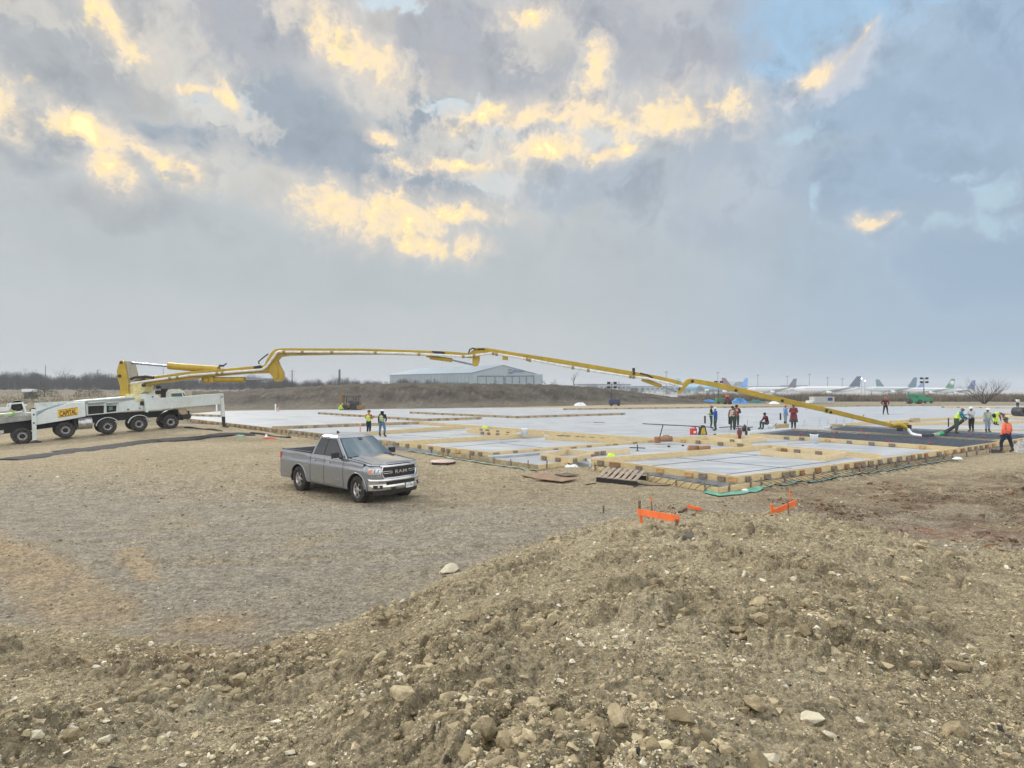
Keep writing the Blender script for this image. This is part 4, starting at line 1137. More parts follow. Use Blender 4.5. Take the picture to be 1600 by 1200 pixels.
def build_pump():
    TP = Plane((-32.8, 39.5), (-26.3, 45.4)); fr = TP.frame()
    L = {}
    def q(px, py, off=0.0): k, z = TP.sz(px, py, off); return (k, z)
    root = empty('concrete_pump_truck', TP.at(4, .0, 1.2), 0, 'white concrete pump truck with yellow boom, standing on its outriggers', 'pump truck')
    def prism(px_list, y0, y1, name, m, off=None, bevel=.015, par=None):
        o_ = y0 if off is None else off
        mb = MB(); mb.prism([q(a, b, o_) for a, b in px_list], y0, y1, fr); return mb.build(name, m, par or root, True, bevel)
    # wheels: near side hubs at offset 0
    hubs = [(35, 681.5), (102.5, 672), (168.5, 666.5), (217.6, 662.4), (267, 659.3)]
    rots = math.atan2(TP.u.y, TP.u.x)
    for i, (a, b) in enumerate(hubs):
        k, z = TP.sz(a, b, 0)
        gr = min(bz(*TP.at(k, 0, 0).xy), bz(*TP.at(k, 0, .3).xy)); R_ = .55 if i != 1 else .56
        for sd, off in ((-1, .17), (1, 2.15)):
            wp_ = wheel_parts(root, 0, 0, 0, R_, .34, sd, .30, rimmat=silver, truck=True)
            p = TP.at(k, max(z, gr+R_-.04) if sd < 0 else z, off)
            wp_.matrix_parent_inverse = world_of(root).inverted()
            wp_.location = p; wp_.rotation_euler = (0, 0, rots+(0 if sd < 0 else math.pi))
    # chassis
    prism([(-10, 664), (66, 655), (135, 649), (200, 645), (284, 640), (296, 642), (296, 650), (240, 652), (120, 663), (-10, 680)], .5, 1.9, 'chassis', underm)
    for a, b in hubs[2:4]:
        pts = []
        for t in np.linspace(.15, math.pi-.12, 13):
            k, z = TP.sz(a, b, 0); pts.append((k+.70*math.cos(t), z+.66*math.sin(t)))
        mb = MB(); vs = [fr @ Vector((p[0], y, p[1])) for p in pts for y in (-.06, .34)]
        mb.add(vs, [(2*i, 2*i+2, 2*i+3, 2*i+1) for i in range(12)], True); mb.tube([fr @ Vector((p[0], -.06, p[1])) for p in pts], .025, 6)
        mb.build('mudguard', pw, root, True)
    k, z = TP.sz(*hubs[4]); mb = MB(); pts = [(k+.85*math.cos(t), z+.10+.80*math.sin(t)) for t in np.linspace(0, math.pi, 15)]
    mb.add([fr @ Vector((p[0], y, p[1])) for p in pts for y in (-.05, .5)], [(2*i, 2*i+2, 2*i+3, 2*i+1) for i in range(14)], True)
    mb.add([fr @ Vector((p[0], .5, p[1])) for p in pts], [list(range(15))]); mb.build('wheel_arch', blackp, root, True)
    # fuel tank
    a = TP.px(122.5, 662, .05); b = TP.px(144.5, 660.5, .05)
    ft = MB(); ft.tube([a+TP.n*.4, b+TP.n*.4], .44, 24); o = ft.build('fuel_tank', steel, root, True)
    sb = MB()
    for t in (.25, .75): c = (a+TP.n*.4).lerp(b+TP.n*.4, t); sb.tube([c-TP.u*.03, c+TP.u*.03], .455, 24)
    sb.build('tank_strap', silver, o, True)
    prism([(120, 652), (121, 672), (118, 672), (114, 651)], .0, .8, 'step_box', underm)
    # body panels
    body = prism([(57, 652), (57, 631), (74, 637), (132, 628), (133, 649.5), (188, 643.5), (232, 639.5), (233, 620), (230, 617), (186, 621), (132, 625.5), (85, 633), (57, 643)], .25, 2.2, 'hull', pw)
    hp = prism([(57, 654.5), (134, 641), (134, 651)], .1, .3, 'lower_panel', pw) if False else None
    # open locker doors
    lk = prism([(134, 631.5), (184.5, 630), (184, 644.5), (135, 649.5)], .12, .26, 'locker', pw)
    prism([(137.5, 634.5), (162.5, 633.5), (162.2, 645.5), (138, 647.5)], .10, .16, 'locker_opening', underm, par=lk)
    prism([(166.5, 634), (182, 633.5), (181.6, 642.8), (166.5, 644.6)], .10, .16, 'locker_opening', underm, par=lk)
    prism([(170, 635.5), (176, 635), (176, 640.5), (170, 641.5)], .06, .11, 'control_panel', mat('control_panel', (.10, .22, .17), rough=.4), par=lk)
    mb = MB()
    for x0, x1 in ((136.5, 162.5), (165.5, 184.5)):
        A_ = TP.px(x0, 633.2, .12); B_ = TP.px(x1, 631.6, .12)
        o_ = -TP.n*.42+Vector((0, 0, .18)); mb.add([A_, B_, B_+o_, A_+o_], [(0, 1, 2, 3)]); mb.add([A_+Vector((0, 0, .03)), B_+Vector((0, 0, .03)), B_+o_+Vector((0, 0, .03)), A_+o_+Vector((0, 0, .03))], [(0, 1, 2, 3)])
        mb.bar(A_+o_+Vector((0, 0, .015)), B_+o_+Vector((0, 0, .015)), .04, .05)
    mb.build('locker_door', pw, lk, True)
    prism([(219, 627.5), (226, 627), (226, 633), (219, 633.5)], .19, .27, 'hatch', blackp, bevel=0)
    prism([(199, 638.8), (201.4, 638.6), (201.4, 641), (199, 641.2)], .19, .27, 'latch', blackp, bevel=0)
    prism([(217.7, 637), (219.2, 637), (219.2, 639), (217.7, 639)], .19, .27, 'latch', blackp, bevel=0)
    # rear outrigger beam and leg (carries the sign)
    rb = prism([(56, 664), (57, 650), (74, 640.5), (110, 629.5), (133, 627.5), (134, 650.5), (100, 657)], -.18, .12, 'rear_outrigger', pw)
    rl = prism([(49, 640), (56.5, 640), (57.5, 688), (51, 688)], -.32, -.02, 'leg_sleeve', pw, par=rb)
    prism([(53, 687), (58.5, 687), (58.8, 706), (54, 706)], -.28, -.06, 'leg', rust, par=rb)
    kk = TP.px(56.5, 705.5, -.17); g0 = bz(kk.x, kk.y)
    mb = MB(); mb.tube([Vector((kk.x, kk.y, g0-.05)), Vector((kk.x, kk.y, g0+.07)), Vector((kk.x, kk.y, max(kk.z, g0+.12)))], [.30, .30, .12], 16); mb.build('foot_plate', blackp, rb, True)
    for py0 in (648, 661):
        prism([(51.6, py0-1.4), (54, py0-1.4), (54, py0+1.2), (51.6, py0+1.2)], -.345, -.31, 'pin', blackp, off=-.33, bevel=0, par=rb)
    # sign
    sg = prism([(90.3, 640.3), (121.3, 635.8), (121.7, 648.0), (90.7, 652.8)], -.205, -.18, 'sign', sign_y, off=-.2, bevel=0, par=rb)
    prism([(90.9, 641.0), (120.8, 636.7), (121.1, 637.3), (91.0, 641.6)], -.212, -.205, 'sign_border', ink, off=-.2, bevel=0, par=sg)
    prism([(91.1, 651.4), (121.2, 646.8), (121.3, 647.4), (91.3, 652.1)], -.212, -.205, 'sign_border', ink, off=-.2, bevel=0, par=sg)
    V, Fc = text_mesh('CAPITAL', 1.0, .01, (1, 1), bold=.02)
    w0 = min(v.x for v in V); w1 = max(v.x for v in V); h0 = min(v.y for v in V); h1 = max(v.y for v in V)
    mb = MB(); vs = []
    for v in V:
        s_ = (v.x-w0)/(w1-w0); t_ = (v.y-h0)/(h1-h0)
        bot = Vector(q(93.2, 650.6, -.21)).lerp(Vector(q(119.6, 646.3, -.21)), s_); top = Vector(q(92.8, 642.6, -.21)).lerp(Vector(q(119.3, 638.6, -.21)), s_)
        p = bot.lerp(top, t_); vs.append(fr @ Vector((p.x, -.212-v.z, p.y)))
    mb.add(vs, Fc); mb.build('sign_lettering', ink, sg, True)
    # rear deck, hopper
    dk = prism([(-14, 664), (55, 655.5), (56, 649), (30, 650), (-14, 656)], .1, 2.1, 'rear_deck', mat('deck_grey', lin(150, 152, 146), rough=.6, dirt=lin(90, 84, 76), dirt_amt=.6))
    prism([(-14, 656), (-14, 648), (10, 646.5), (34, 644), (52, 645.5), (55, 650), (30, 651)], .3, 1.9, 'hopper', mat('hopper_white', lin(186, 190, 182), rough=.6, dirt=lin(110, 106, 98), dirt_amt=.8, dirt_scale=1.2))
    mb = MB(); c = TP.px(27, 634, 1.0); mb.lathe([(.36, -.2), (.36, .2), (.22, .25), (.0001, .25)], Matrix.Translation(c) @ Matrix.Rotation(math.atan2(TP.u.y, TP.u.x), 4, 'Z'), n=20, axis='y'); mb.build('fan_housing', blackp, root, True)
    mb = MB()
    mb.tube([TP.px(15, 640, .8), TP.px(17, 631, .8), TP.px(35, 629.5, .8), TP.px(40, 643, .8)], .07, 8); mb.tube([TP.px(10, 641.5, 1.4), TP.px(13, 632, 1.4), TP.px(33, 630.5, 1.4), TP.px(38, 645, 1.4)], .07, 8)
    mb.bar(TP.px(-4, 640, .6), TP.px(14, 639, .6), .2, .25); mb.bar(TP.px(35, 633, .9), TP.px(42, 633, .9), .3, .12)
    mb.build('fan_frame', pw, root, True)
    mb = MB(); mb.prism([q(12, 649.5, .2), q(26, 640, .2), q(22, 646, .2), q(17, 649.5, .2)], .15, .25, fr); mb.prism([q(-6, 640, .2), q(3, 650, .2), q(-6, 651, .2)], .15, .25, fr); mb.build('lime_guard', limeg, root, True)
    prism([(-6, 674), (6, 672), (6, 677), (-6, 679)], .2, .5, 'rear_step', silver)
    mb = MB()
    for a, b in [((46, 641), (52, 638)), ((52, 638), (58, 640.5)), ((60, 637), (75, 634)), ((62, 641), (72, 636))]: mb.tube([TP.px(*a, .6), TP.px(*b, .6)], .05, 6)
    mb.box(TP.px(80, 635.5, .8), (.5, .4, .3)); mb.build('hydraulic_fittings', blackp, root, True)
    # deck rail, top hoses
    mb = MB(); mb.tube([TP.px(70, 636, 1.0), TP.px(110, 629, 1.2), TP.px(150, 626, 1.2), TP.px(205, 620, 1.2)], .04, 6); mb.build('top_hose', hosem, root, True)
    # front outrigger
    fo = prism([(226, 624), (228, 618.5), (234, 617), (247, 617), (250, 621.8), (286, 620), (320, 616.7), (345, 615), (349, 615), (350, 631.5), (337, 632), (300, 635), (240, 640.5), (233, 641), (231, 644.5), (228, 644)], -.25, .15, 'front_outrigger', pw)
    prism([(344.5, 614.8), (349.3, 614.8), (352, 651), (347, 651)], -.32, .0, 'leg_sleeve', pw, par=fo)
    prism([(347.2, 650.5), (352, 650.5), (352.6, 670), (348.4, 670)], -.26, -.06, 'leg', blackp, par=fo)
    kk = TP.px(350.5, 669.5, -.15); g0 = bz(kk.x, kk.y)
    mb = MB(); mb.tube([Vector((kk.x, kk.y, g0-.05)), Vector((kk.x, kk.y, g0+.07)), Vector((kk.x, kk.y, max(kk.z, g0+.12)))], [.33, .33, .12], 16); mb.build('foot_plate', blackp, fo, True)
    for a, b in ((345.8, 620), (237.5, 620)): prism([(a, b-1), (a+1.8, b-1), (a+1.8, b+1), (a, b+1)], -.345, -.24, 'pin', blackp, off=-.3, bevel=0, par=fo)
    prism([(279, 639.5), (292, 638.5), (293, 649), (291.5, 650), (279, 650)], .4, 2.0, 'cab_base', mat('cab_lower', lin(206, 190, 160), rough=.5))
    prism([(279, 648.5), (298, 646.5), (299, 652), (296, 655), (279, 655)], .3, 2.1, 'front_bumper', blackp)
    mb = MB()
    mb.tube([TP.px(291, 637.5, .3), TP.px(292.5, 647, .3)], .04, 6); mb.tube([TP.px(270, 639, .3), TP.px(291, 637.5, .3)], .04, 6); mb.build('grab_rail', mat('rail_tan', lin(200, 180, 140)), root, True)
    # cab (beyond the outrigger)
    cab = prism([(259, 618), (259, 613), (262.5, 609.2), (283, 609), (287, 611), (289.5, 618), (292, 632), (258, 640)], .8, 2.3, 'cab', cabwhite, off=.9)
    prism([(268, 615), (283.5, 614), (285, 619.5), (268, 619.5)], .77, .85, 'cab_window', cabglass, off=.8, bevel=0, par=cab)
    prism([(285.5, 613.5), (287, 613.5), (289.8, 619), (287.5, 619)], .77, .85, 'cab_window', cabglass, off=.8, bevel=0, par=cab)
    mb = MB(); mb.box(TP.px(256.5, 614.5, 1.0), (.35, .3, .7)); mb.box(TP.px(257, 609, 1.0), (.35, .3, .18)); mb.box(TP.px(248, 605, 1.6), (.30, .2, .22)); mb.tube([TP.px(252, 616, 1.2), TP.px(254, 608, 1.2)], .07, 8); mb.box(TP.px(250, 613, 1.6), (.5, .4, .3)); mb.build('exhaust_stack', blackp, root, True)
    mb = MB(); mb.bar(TP.px(266, 608.8, 1.2), TP.px(282, 608.4, 1.2), .12, .06); mb.build('roof_beacon_bar', cream, cab, True)

    # ---- boom in its own vertical plane
    _c = TP.px(208, 620, 1.25); BP = Plane((_c.x, _c.y), (26.7, 40.0)); bf = BP.frame()
    def bq(a, b, off=0.0): return BP.sz(a, b, off)
    def bprism(px_list, y0, y1, name, m, bevel=.02, par=None):
        mb = MB(); mb.prism([bq(a, b, y0) for a, b in px_list], y0, y1, bf); return mb.build(name, m, par or root, True, bevel)
    def btube(pts, r, name, m, off, par=None, n=10):
        mb = MB(); mb.tube([BP.px(a, b, off) for a, b in pts], r, n); return mb.build(name, m, par or root, True)
    # pedestal and turret
    ped = bprism([(200, 624), (201, 617), (226, 615), (228, 624)], -.5, .7, 'pedestal', pw)
    mb = MB(); c = BP.px(214, 622.5, 0); mb.lathe([(.82, -.2), (.82, .1), (.76, .15), (.76, .36), (.0001, .36)], Matrix.Translation(c), n=36); mb.build('slewing_ring', cream, ped, True)
    tur = MB()
    tpx = [(186.3, 566), (188.5, 562.7), (191.5, 563), (193.8, 567), (199.5, 591), (201.3, 600.5), (200, 606), (201.5, 615), (196, 619.5), (187, 617.5), (187.8, 605), (183.5, 590), (182.4, 580)]
    for y0, y1 in ((-.62, -.50), (.50, .62)): tur.prism([bq(a, b, -.6) for a, b in tpx], y0, y1, bf)
    tur.prism([bq(a, b, -.5) for a, b in [(190, 564), (193, 567), (199, 591), (200, 606), (196, 606), (192, 590), (189, 570)]], -.5, .5, bf)
    tu = tur.build('turret', py_, root, True, .02)
    tl = MB(); tl.prism([bq(a, b, -.45) for a, b in [(194, 563.5), (198.5, 564), (200.5, 590), (206, 597), (200, 600)]], -.45, .48, bf); tl.build('turret_plate', mat('turret_grey', lin(176, 170, 154), rough=.6), tu, True)
    tc_ = MB(); tc_.prism([bq(a, b, -.4) for a, b in [(201, 600), (222, 596), (228, 604), (226, 612), (214, 618), (200, 617)]], -.45, .45, bf)
    tc_.build('turret_base', cream, tu, True)
    mb = MB()
    for (a, b, r) in ((189, 566.5, .09), (186.5, 587.5, .12), (224, 602, .13)): 
        c = BP.px(a, b, -.66); MB().lathe([(r, .1), (r, -.04), (r*.5, -.06), (.0001, -.06)], Matrix.Translation(c), n=16, axis='y').build('pivot_pin', blackp, tu, True)
    # section 1
    s1 = bprism([(204, 603), (210, 593), (232, 588), (242, 587.3), (300, 580), (350, 576), (400, 571.5), (420, 570), (421, 580), (414, 583), (380, 584), (330, 588.5), (290, 593.5), (240, 600), (214, 607)], -.28, .28, 'boom_section', py_)
    bprism([(243, 590), (300, 583.5), (350, 578.6), (350, 579.2), (300, 584.3), (243, 591)], -.30, -.285, 'edge_shadow', mat('boom_shadow_line', (.28, .19, .02), rough=.5), 0, s1)  # darker yellow strip: a shadow line painted along the boom section
    bprism([(396, 572.5), (407, 570.5), (410, 574.5), (396, 576.2)], -.31, -.28, 'dark_patch', hosem, 0, s1)
    # lift cylinder on top, folding cylinder below
    cy1 = btube([(264, 571.6), (290, 573.8), (342, 577.5)], .265, 'lift_cylinder', py_, 0, n=20)
    btube([(192, 565.8), (265, 572.4)], .085, 'cylinder_rod', rodm, 0, cy1)
    cy2 = btube([(336, 593.2), (383, 593)], .20, 'fold_cylinder', py_, -.0, n=18)
    btube([(383, 593), (428, 592.8)], .09, 'cylinder_rod', rodm, 0, cy2)
    mb = MB(); c = BP.px(324, 593.5, 0); mb.lathe([(.25, -.4), (.25, .4)], Matrix.Translation(c), n=18, axis='y'); mb.prism([bq(a, b) for a, b in [(320, 590), (336, 589), (337, 597.5), (321, 597)]], -.25, .25, bf); mb.build('cylinder_lug', py_, cy2, True, .01)
    # section 2 with its swan neck
    s2 = bprism([(412, 572), (417, 561), (424, 550), (430, 545.2), (440, 544), (560, 544.5), (640, 547), (700, 549), (735, 552), (740, 555), (735, 559.5), (700, 556.5), (600, 553.8), (520, 554), (450, 555.5), (436, 557.5), (431.5, 563), (434, 570), (440.5, 582), (440.5, 592), (436, 596.3), (429, 596), (425, 588), (420, 582)], -.24, .24, 'boom_section', py_)
    bprism([(419, 568), (428, 566), (434, 577), (434, 590), (429, 594), (426, 586), (420, 580)], -.30, -.24, 'neck_plate', py_, par=s2)
    bprism([(692, 549.2), (694, 550.6), (675, 550.4), (675, 548.3)], -.27, -.24, 'dark_patch', hosem, 0, s2)
    bprism([(677, 549.2), (695, 550.2), (695, 553.6), (677, 552.6)], -.262, -.24, 'dark_patch', hosem, 0, s2)
    V, Fc = text_mesh('SCHWING', 1.0, .01, bold=.015); w0 = min(v.x for v in V); w1 = max(v.x for v in V); h0 = min(v.y for v in V); h1 = max(v.y for v in V)
    mb = MB(); vs = []
    for v in V:
        s_ = (v.x-w0)/(w1-w0); t_ = (v.y-h0)/(h1-h0); kx, kz = bq(463+34*s_, 553.0-3.0*t_, -.25); vs.append(bf @ Vector((kx, -.248-v.z, kz)))
    mb.add(vs, Fc); mb.build('boom_lettering', ink, s2, True)
    cy3 = btube([(672, 558.3), (706, 562.8)], .15, 'fold_cylinder', py_, 0, n=16)
    btube([(706, 562.8), (739, 570)], .07, 'cylinder_rod', rodm, 0, cy3)
    mb = MB(); mb.prism([bq(a, b) for a, b in [(664, 555), (676, 556.5), (680, 560.5), (668, 558.5)]], -.15, .15, bf); mb.build('cylinder_lug', py_, cy3, True, .01)
    # section 3
    s3 = bprism([(733, 552), (741, 545), (744, 543), (760, 543.5), (800, 550), (870, 560.5), (990, 580.5), (1032, 588), (1060, 594.5), (1066, 597.5), (1063, 602), (1052, 600), (1000, 589.5), (900, 571.8), (800, 556), (762, 550.5), (749, 555), (748.5, 563), (745.5, 571.5), (740, 572.5), (738, 569), (738, 560)], -.20, .20, 'boom_section', py_)
    bprism([(746, 544.6), (757, 544.2), (758, 546.2), (746, 547.4)], -.23, .21, 'dark_patch', hosem, 0, s3)
    cy4 = btube([(1003, 592.5), (1033, 603.5)], .14, 'fold_cylinder', py_, 0, n=16)
    btube([(1033, 603.5), (1058, 612.5)], .055, 'cylinder_rod', rodm, 0, cy4)
    # section 4 (to the tip)
    s4 = bprism([(1059.5, 612), (1061, 607), (1068, 598), (1074, 592.5), (1081, 591.3), (1120, 597.5), (1200, 616), (1300, 639), (1372, 656.5), (1408, 665.5), (1404, 670), (1360, 660.5), (1300, 646), (1200, 624.3), (1120, 605.5), (1085, 598.5), (1077, 600), (1068, 610), (1063, 615), (1059.5, 614.5)], -.17, .17, 'boom_section', py_)
    mb = MB()
    for a, b in ((1082, 595.5), (1150, 610), (1222.5, 626), (1292, 641), (1298, 644)): MB().lathe([(.10, .05), (.10, -.03), (.0001, -.03)], Matrix.Translation(BP.px(a, b, -.19)), n=10, axis='y').build('pivot_pin', blackp, s4, True)
    mb = MB()
    for a, b in ((1349, 650.5), (1391, 660.5)): mb.tube([BP.px(a-1, b+2, 0), BP.px(a+1, b-3, 0)], .04, 6)
    mb.box(BP.px(1298, 643.5, 0), (.6, .4, .25), Matrix.Rotation(.2, 3, 'Y')); mb.build('tip_bracket', py_, s4, True)
    mb = MB(); mb.tube([BP.px(1395, 665, -.2), BP.px(1405, 663, -.25), BP.px(1414, 667, -.25), BP.px(1418, 671, -.2)], [.12, .15, .15, .12], 10); mb.box(BP.px(1412, 665, 0), (.35, .5, .4)); mb.build('tip_elbow', py_, s4, True)
    mb = MB(); mb.box(BP.px(1406, 671, -.15), (.25, .3, .22)); mb.box(BP.px(1418, 667, -.1), (.22, .5, .3)); mb.build('tip_clamp', blackp, s4, True)
    # delivery pipe along the boom (near side)
    dp = MB()
    po = -.42
    dp.tube([BP.px(a, b, po) for a, b in [(201, 601), (208, 598.5), (300, 586), (406, 578), (412, 577)]], .095, 10)
    dp.tube([BP.px(a, b, po) for a, b in [(411, 576.5), (417, 572.5), (432.5, 551), (437, 549.5), (446, 549.8)]], .095, 10)
    dp.tube([BP.px(a, b, po) for a, b in [(446, 549.8), (560, 550.3), (640, 552.5), (700, 555.5), (722, 557), (737, 555.8), (770, 551.8), (776, 553)]], .09, 10)
    dp.tube([BP.px(a, b, po) for a, b in [(776, 553), (830, 562), (900, 575.5), (985, 588.5), (1010, 591), (1050, 600), (1066, 604.5)]], .085, 10)
    dpo = dp.build('delivery_pipe', pipem, root, True)
    cl = MB()
    for a, b in [(266, 590.5), (278, 589), (340, 582.8), (348, 582.3), (444, 549.8), (473, 550), (519, 550), (587, 551), (655, 553.5), (724, 557), (741, 555.3), (771, 552.3), (776, 553.4), (824, 561.5), (828, 562.8), (895, 574.5), (919, 578.8), (985, 588.5), (990, 589)]:
        c = BP.px(a, b, po); cl.tube([c-BP.u*.09, c+BP.u*.09], .13, 10); cl.bar(c, c+BP.n*.35+Vector((0, 0, .1)), .08, .08)
    cl.build('pipe_clamp', mat('clamp', (.30, .22, .08), rough=.6), dpo, True)
    MB().tube([BP.px(a, b, -.35) for a, b in [(201, 612), (196, 603), (199, 595), (210, 590), (228, 588), (240, 590)]], .10, 8).build('hydraulic_hose', hosem, root, True)
    MB().tube([BP.px(a, b, -.35) for a, b in [(200, 615), (202, 605), (212, 596), (226, 592)]], .06, 8).build('hydraulic_hose', hosem, root, True)
    MB().tube([BP.px(a, b, -.3) for a, b in [(405, 569), (404, 565), (411, 559), (419, 553)]], .05, 8).build('hydraulic_hose', hosem, root, True)
    MB().tube([BP.px(a, b, -.3) for a, b in [(732, 552), (734, 546), (739, 544), (744, 546)]], .055, 8).build('hydraulic_hose', hosem, root, True)
    MB().tube([BP.px(a, b, -.25) for a, b in [(1000, 583), (1012, 586), (1020, 590), (1014, 592)]], .05, 6).build('hydraulic_hose', hosem, root, True)
    MB().tube([BP.px(a, b, -.25) for a, b in [(1058, 600), (1063, 605), (1060, 610)]], .05, 6).build('hydraulic_hose', hosem, root, True)
    mb = MB(); mb.tube([BP.px(348, 572, -.1), BP.px(354, 568, -.1)], .05, 6); mb.box(BP.px(346, 571.5, 0), (.25, .3, .14)); mb.box(BP.px(990, 580.5, -.1), (.14, .3, .5)); mb.build('marker_lamp', blackp, root, True)
    mb = MB(); mb.box(BP.px(789.5, 558, -.2), (.40, .3, .42)); mb.build('remote_box', py_, root, True)
    bracket = MB()
    for a, b in ((759, 549), (819, 558.5), (844, 561)): bracket.box(BP.px(a, b, -.25), (.12, .12, .35))
    bracket.build('pipe_bracket', py_, root, True)
    # end hose lying on the mats
    hp_ = [(1416, 669.5, .5), (1424, 675, .4), (1434, 678, .36), (1446, 679, .34), (1459, 677.5, .34), (1470, 674, .4)]
    return root, BP
PUMP, BP = build_pump()
# ---------------------------------------------------------------- people
skins = [mat('skin_a', (.36, .19, .12), rough=.55, var=.08, scale=20), mat('skin_b', (.20, .11, .07), rough=.55, var=.08, scale=20)]
def cloth(name, c, **k): return mat('cloth_'+name, c, rough=.85, var=.16, scale=9, bump=.4, bscale=14, bdist=.02, spec=.2, **k)
CL = dict(orange=cloth('orange', (.80, .16, .06)), hiorange=cloth('hiorange', (.88, .20, .12)), rust=cloth('rust', (.55, .18, .05)), lime=cloth('lime', (.50, .72, .06)), olive=cloth('olive', (.35, .45, .22)),
          black=cloth('black', (.018, .018, .02)), navy=cloth('navy', (.02, .03, .06)), jeans=cloth('jeans', (.10, .17, .27)), pale=cloth('pale_jeans', (.22, .29, .36)), green=cloth('dark_green', (.05, .075, .06)),
          blue=cloth('blue', (.02, .08, .36)), sky=cloth('sky_blue', (.17, .28, .55)), teal=cloth('teal', (.01, .22, .32)), grey=cloth('grey', (.42, .44, .46)), dgrey=cloth('dark_grey', (.14, .15, .17)),
          red=cloth('red', (.26, .02, .035)), plaid=cloth('plaid', (.20, .045, .055)), tan=cloth('tan', (.45, .36, .26)), white=cloth('white', (.70, .72, .74)), peach=cloth('peach', (.72, .40, .25)), maroon=cloth('maroon', (.10, .015, .03)))
hatm = {'white': mat('hat_white', (.75, .76, .78), rough=.3), 'maroon': mat('hat_maroon', (.10, .02, .03), rough=.3), 'dark': mat('hat_dark', (.03, .04, .04), rough=.35), 'lime': mat('hat_lime', (.55, .80, .03), rough=.35), 'red': mat('hat_red', (.5, .04, .03), rough=.35)}
bootm = mat('boot', (.035, .035, .03), rough=.6)
hairm = mat('hair', (.02, .016, .012), rough=.8)

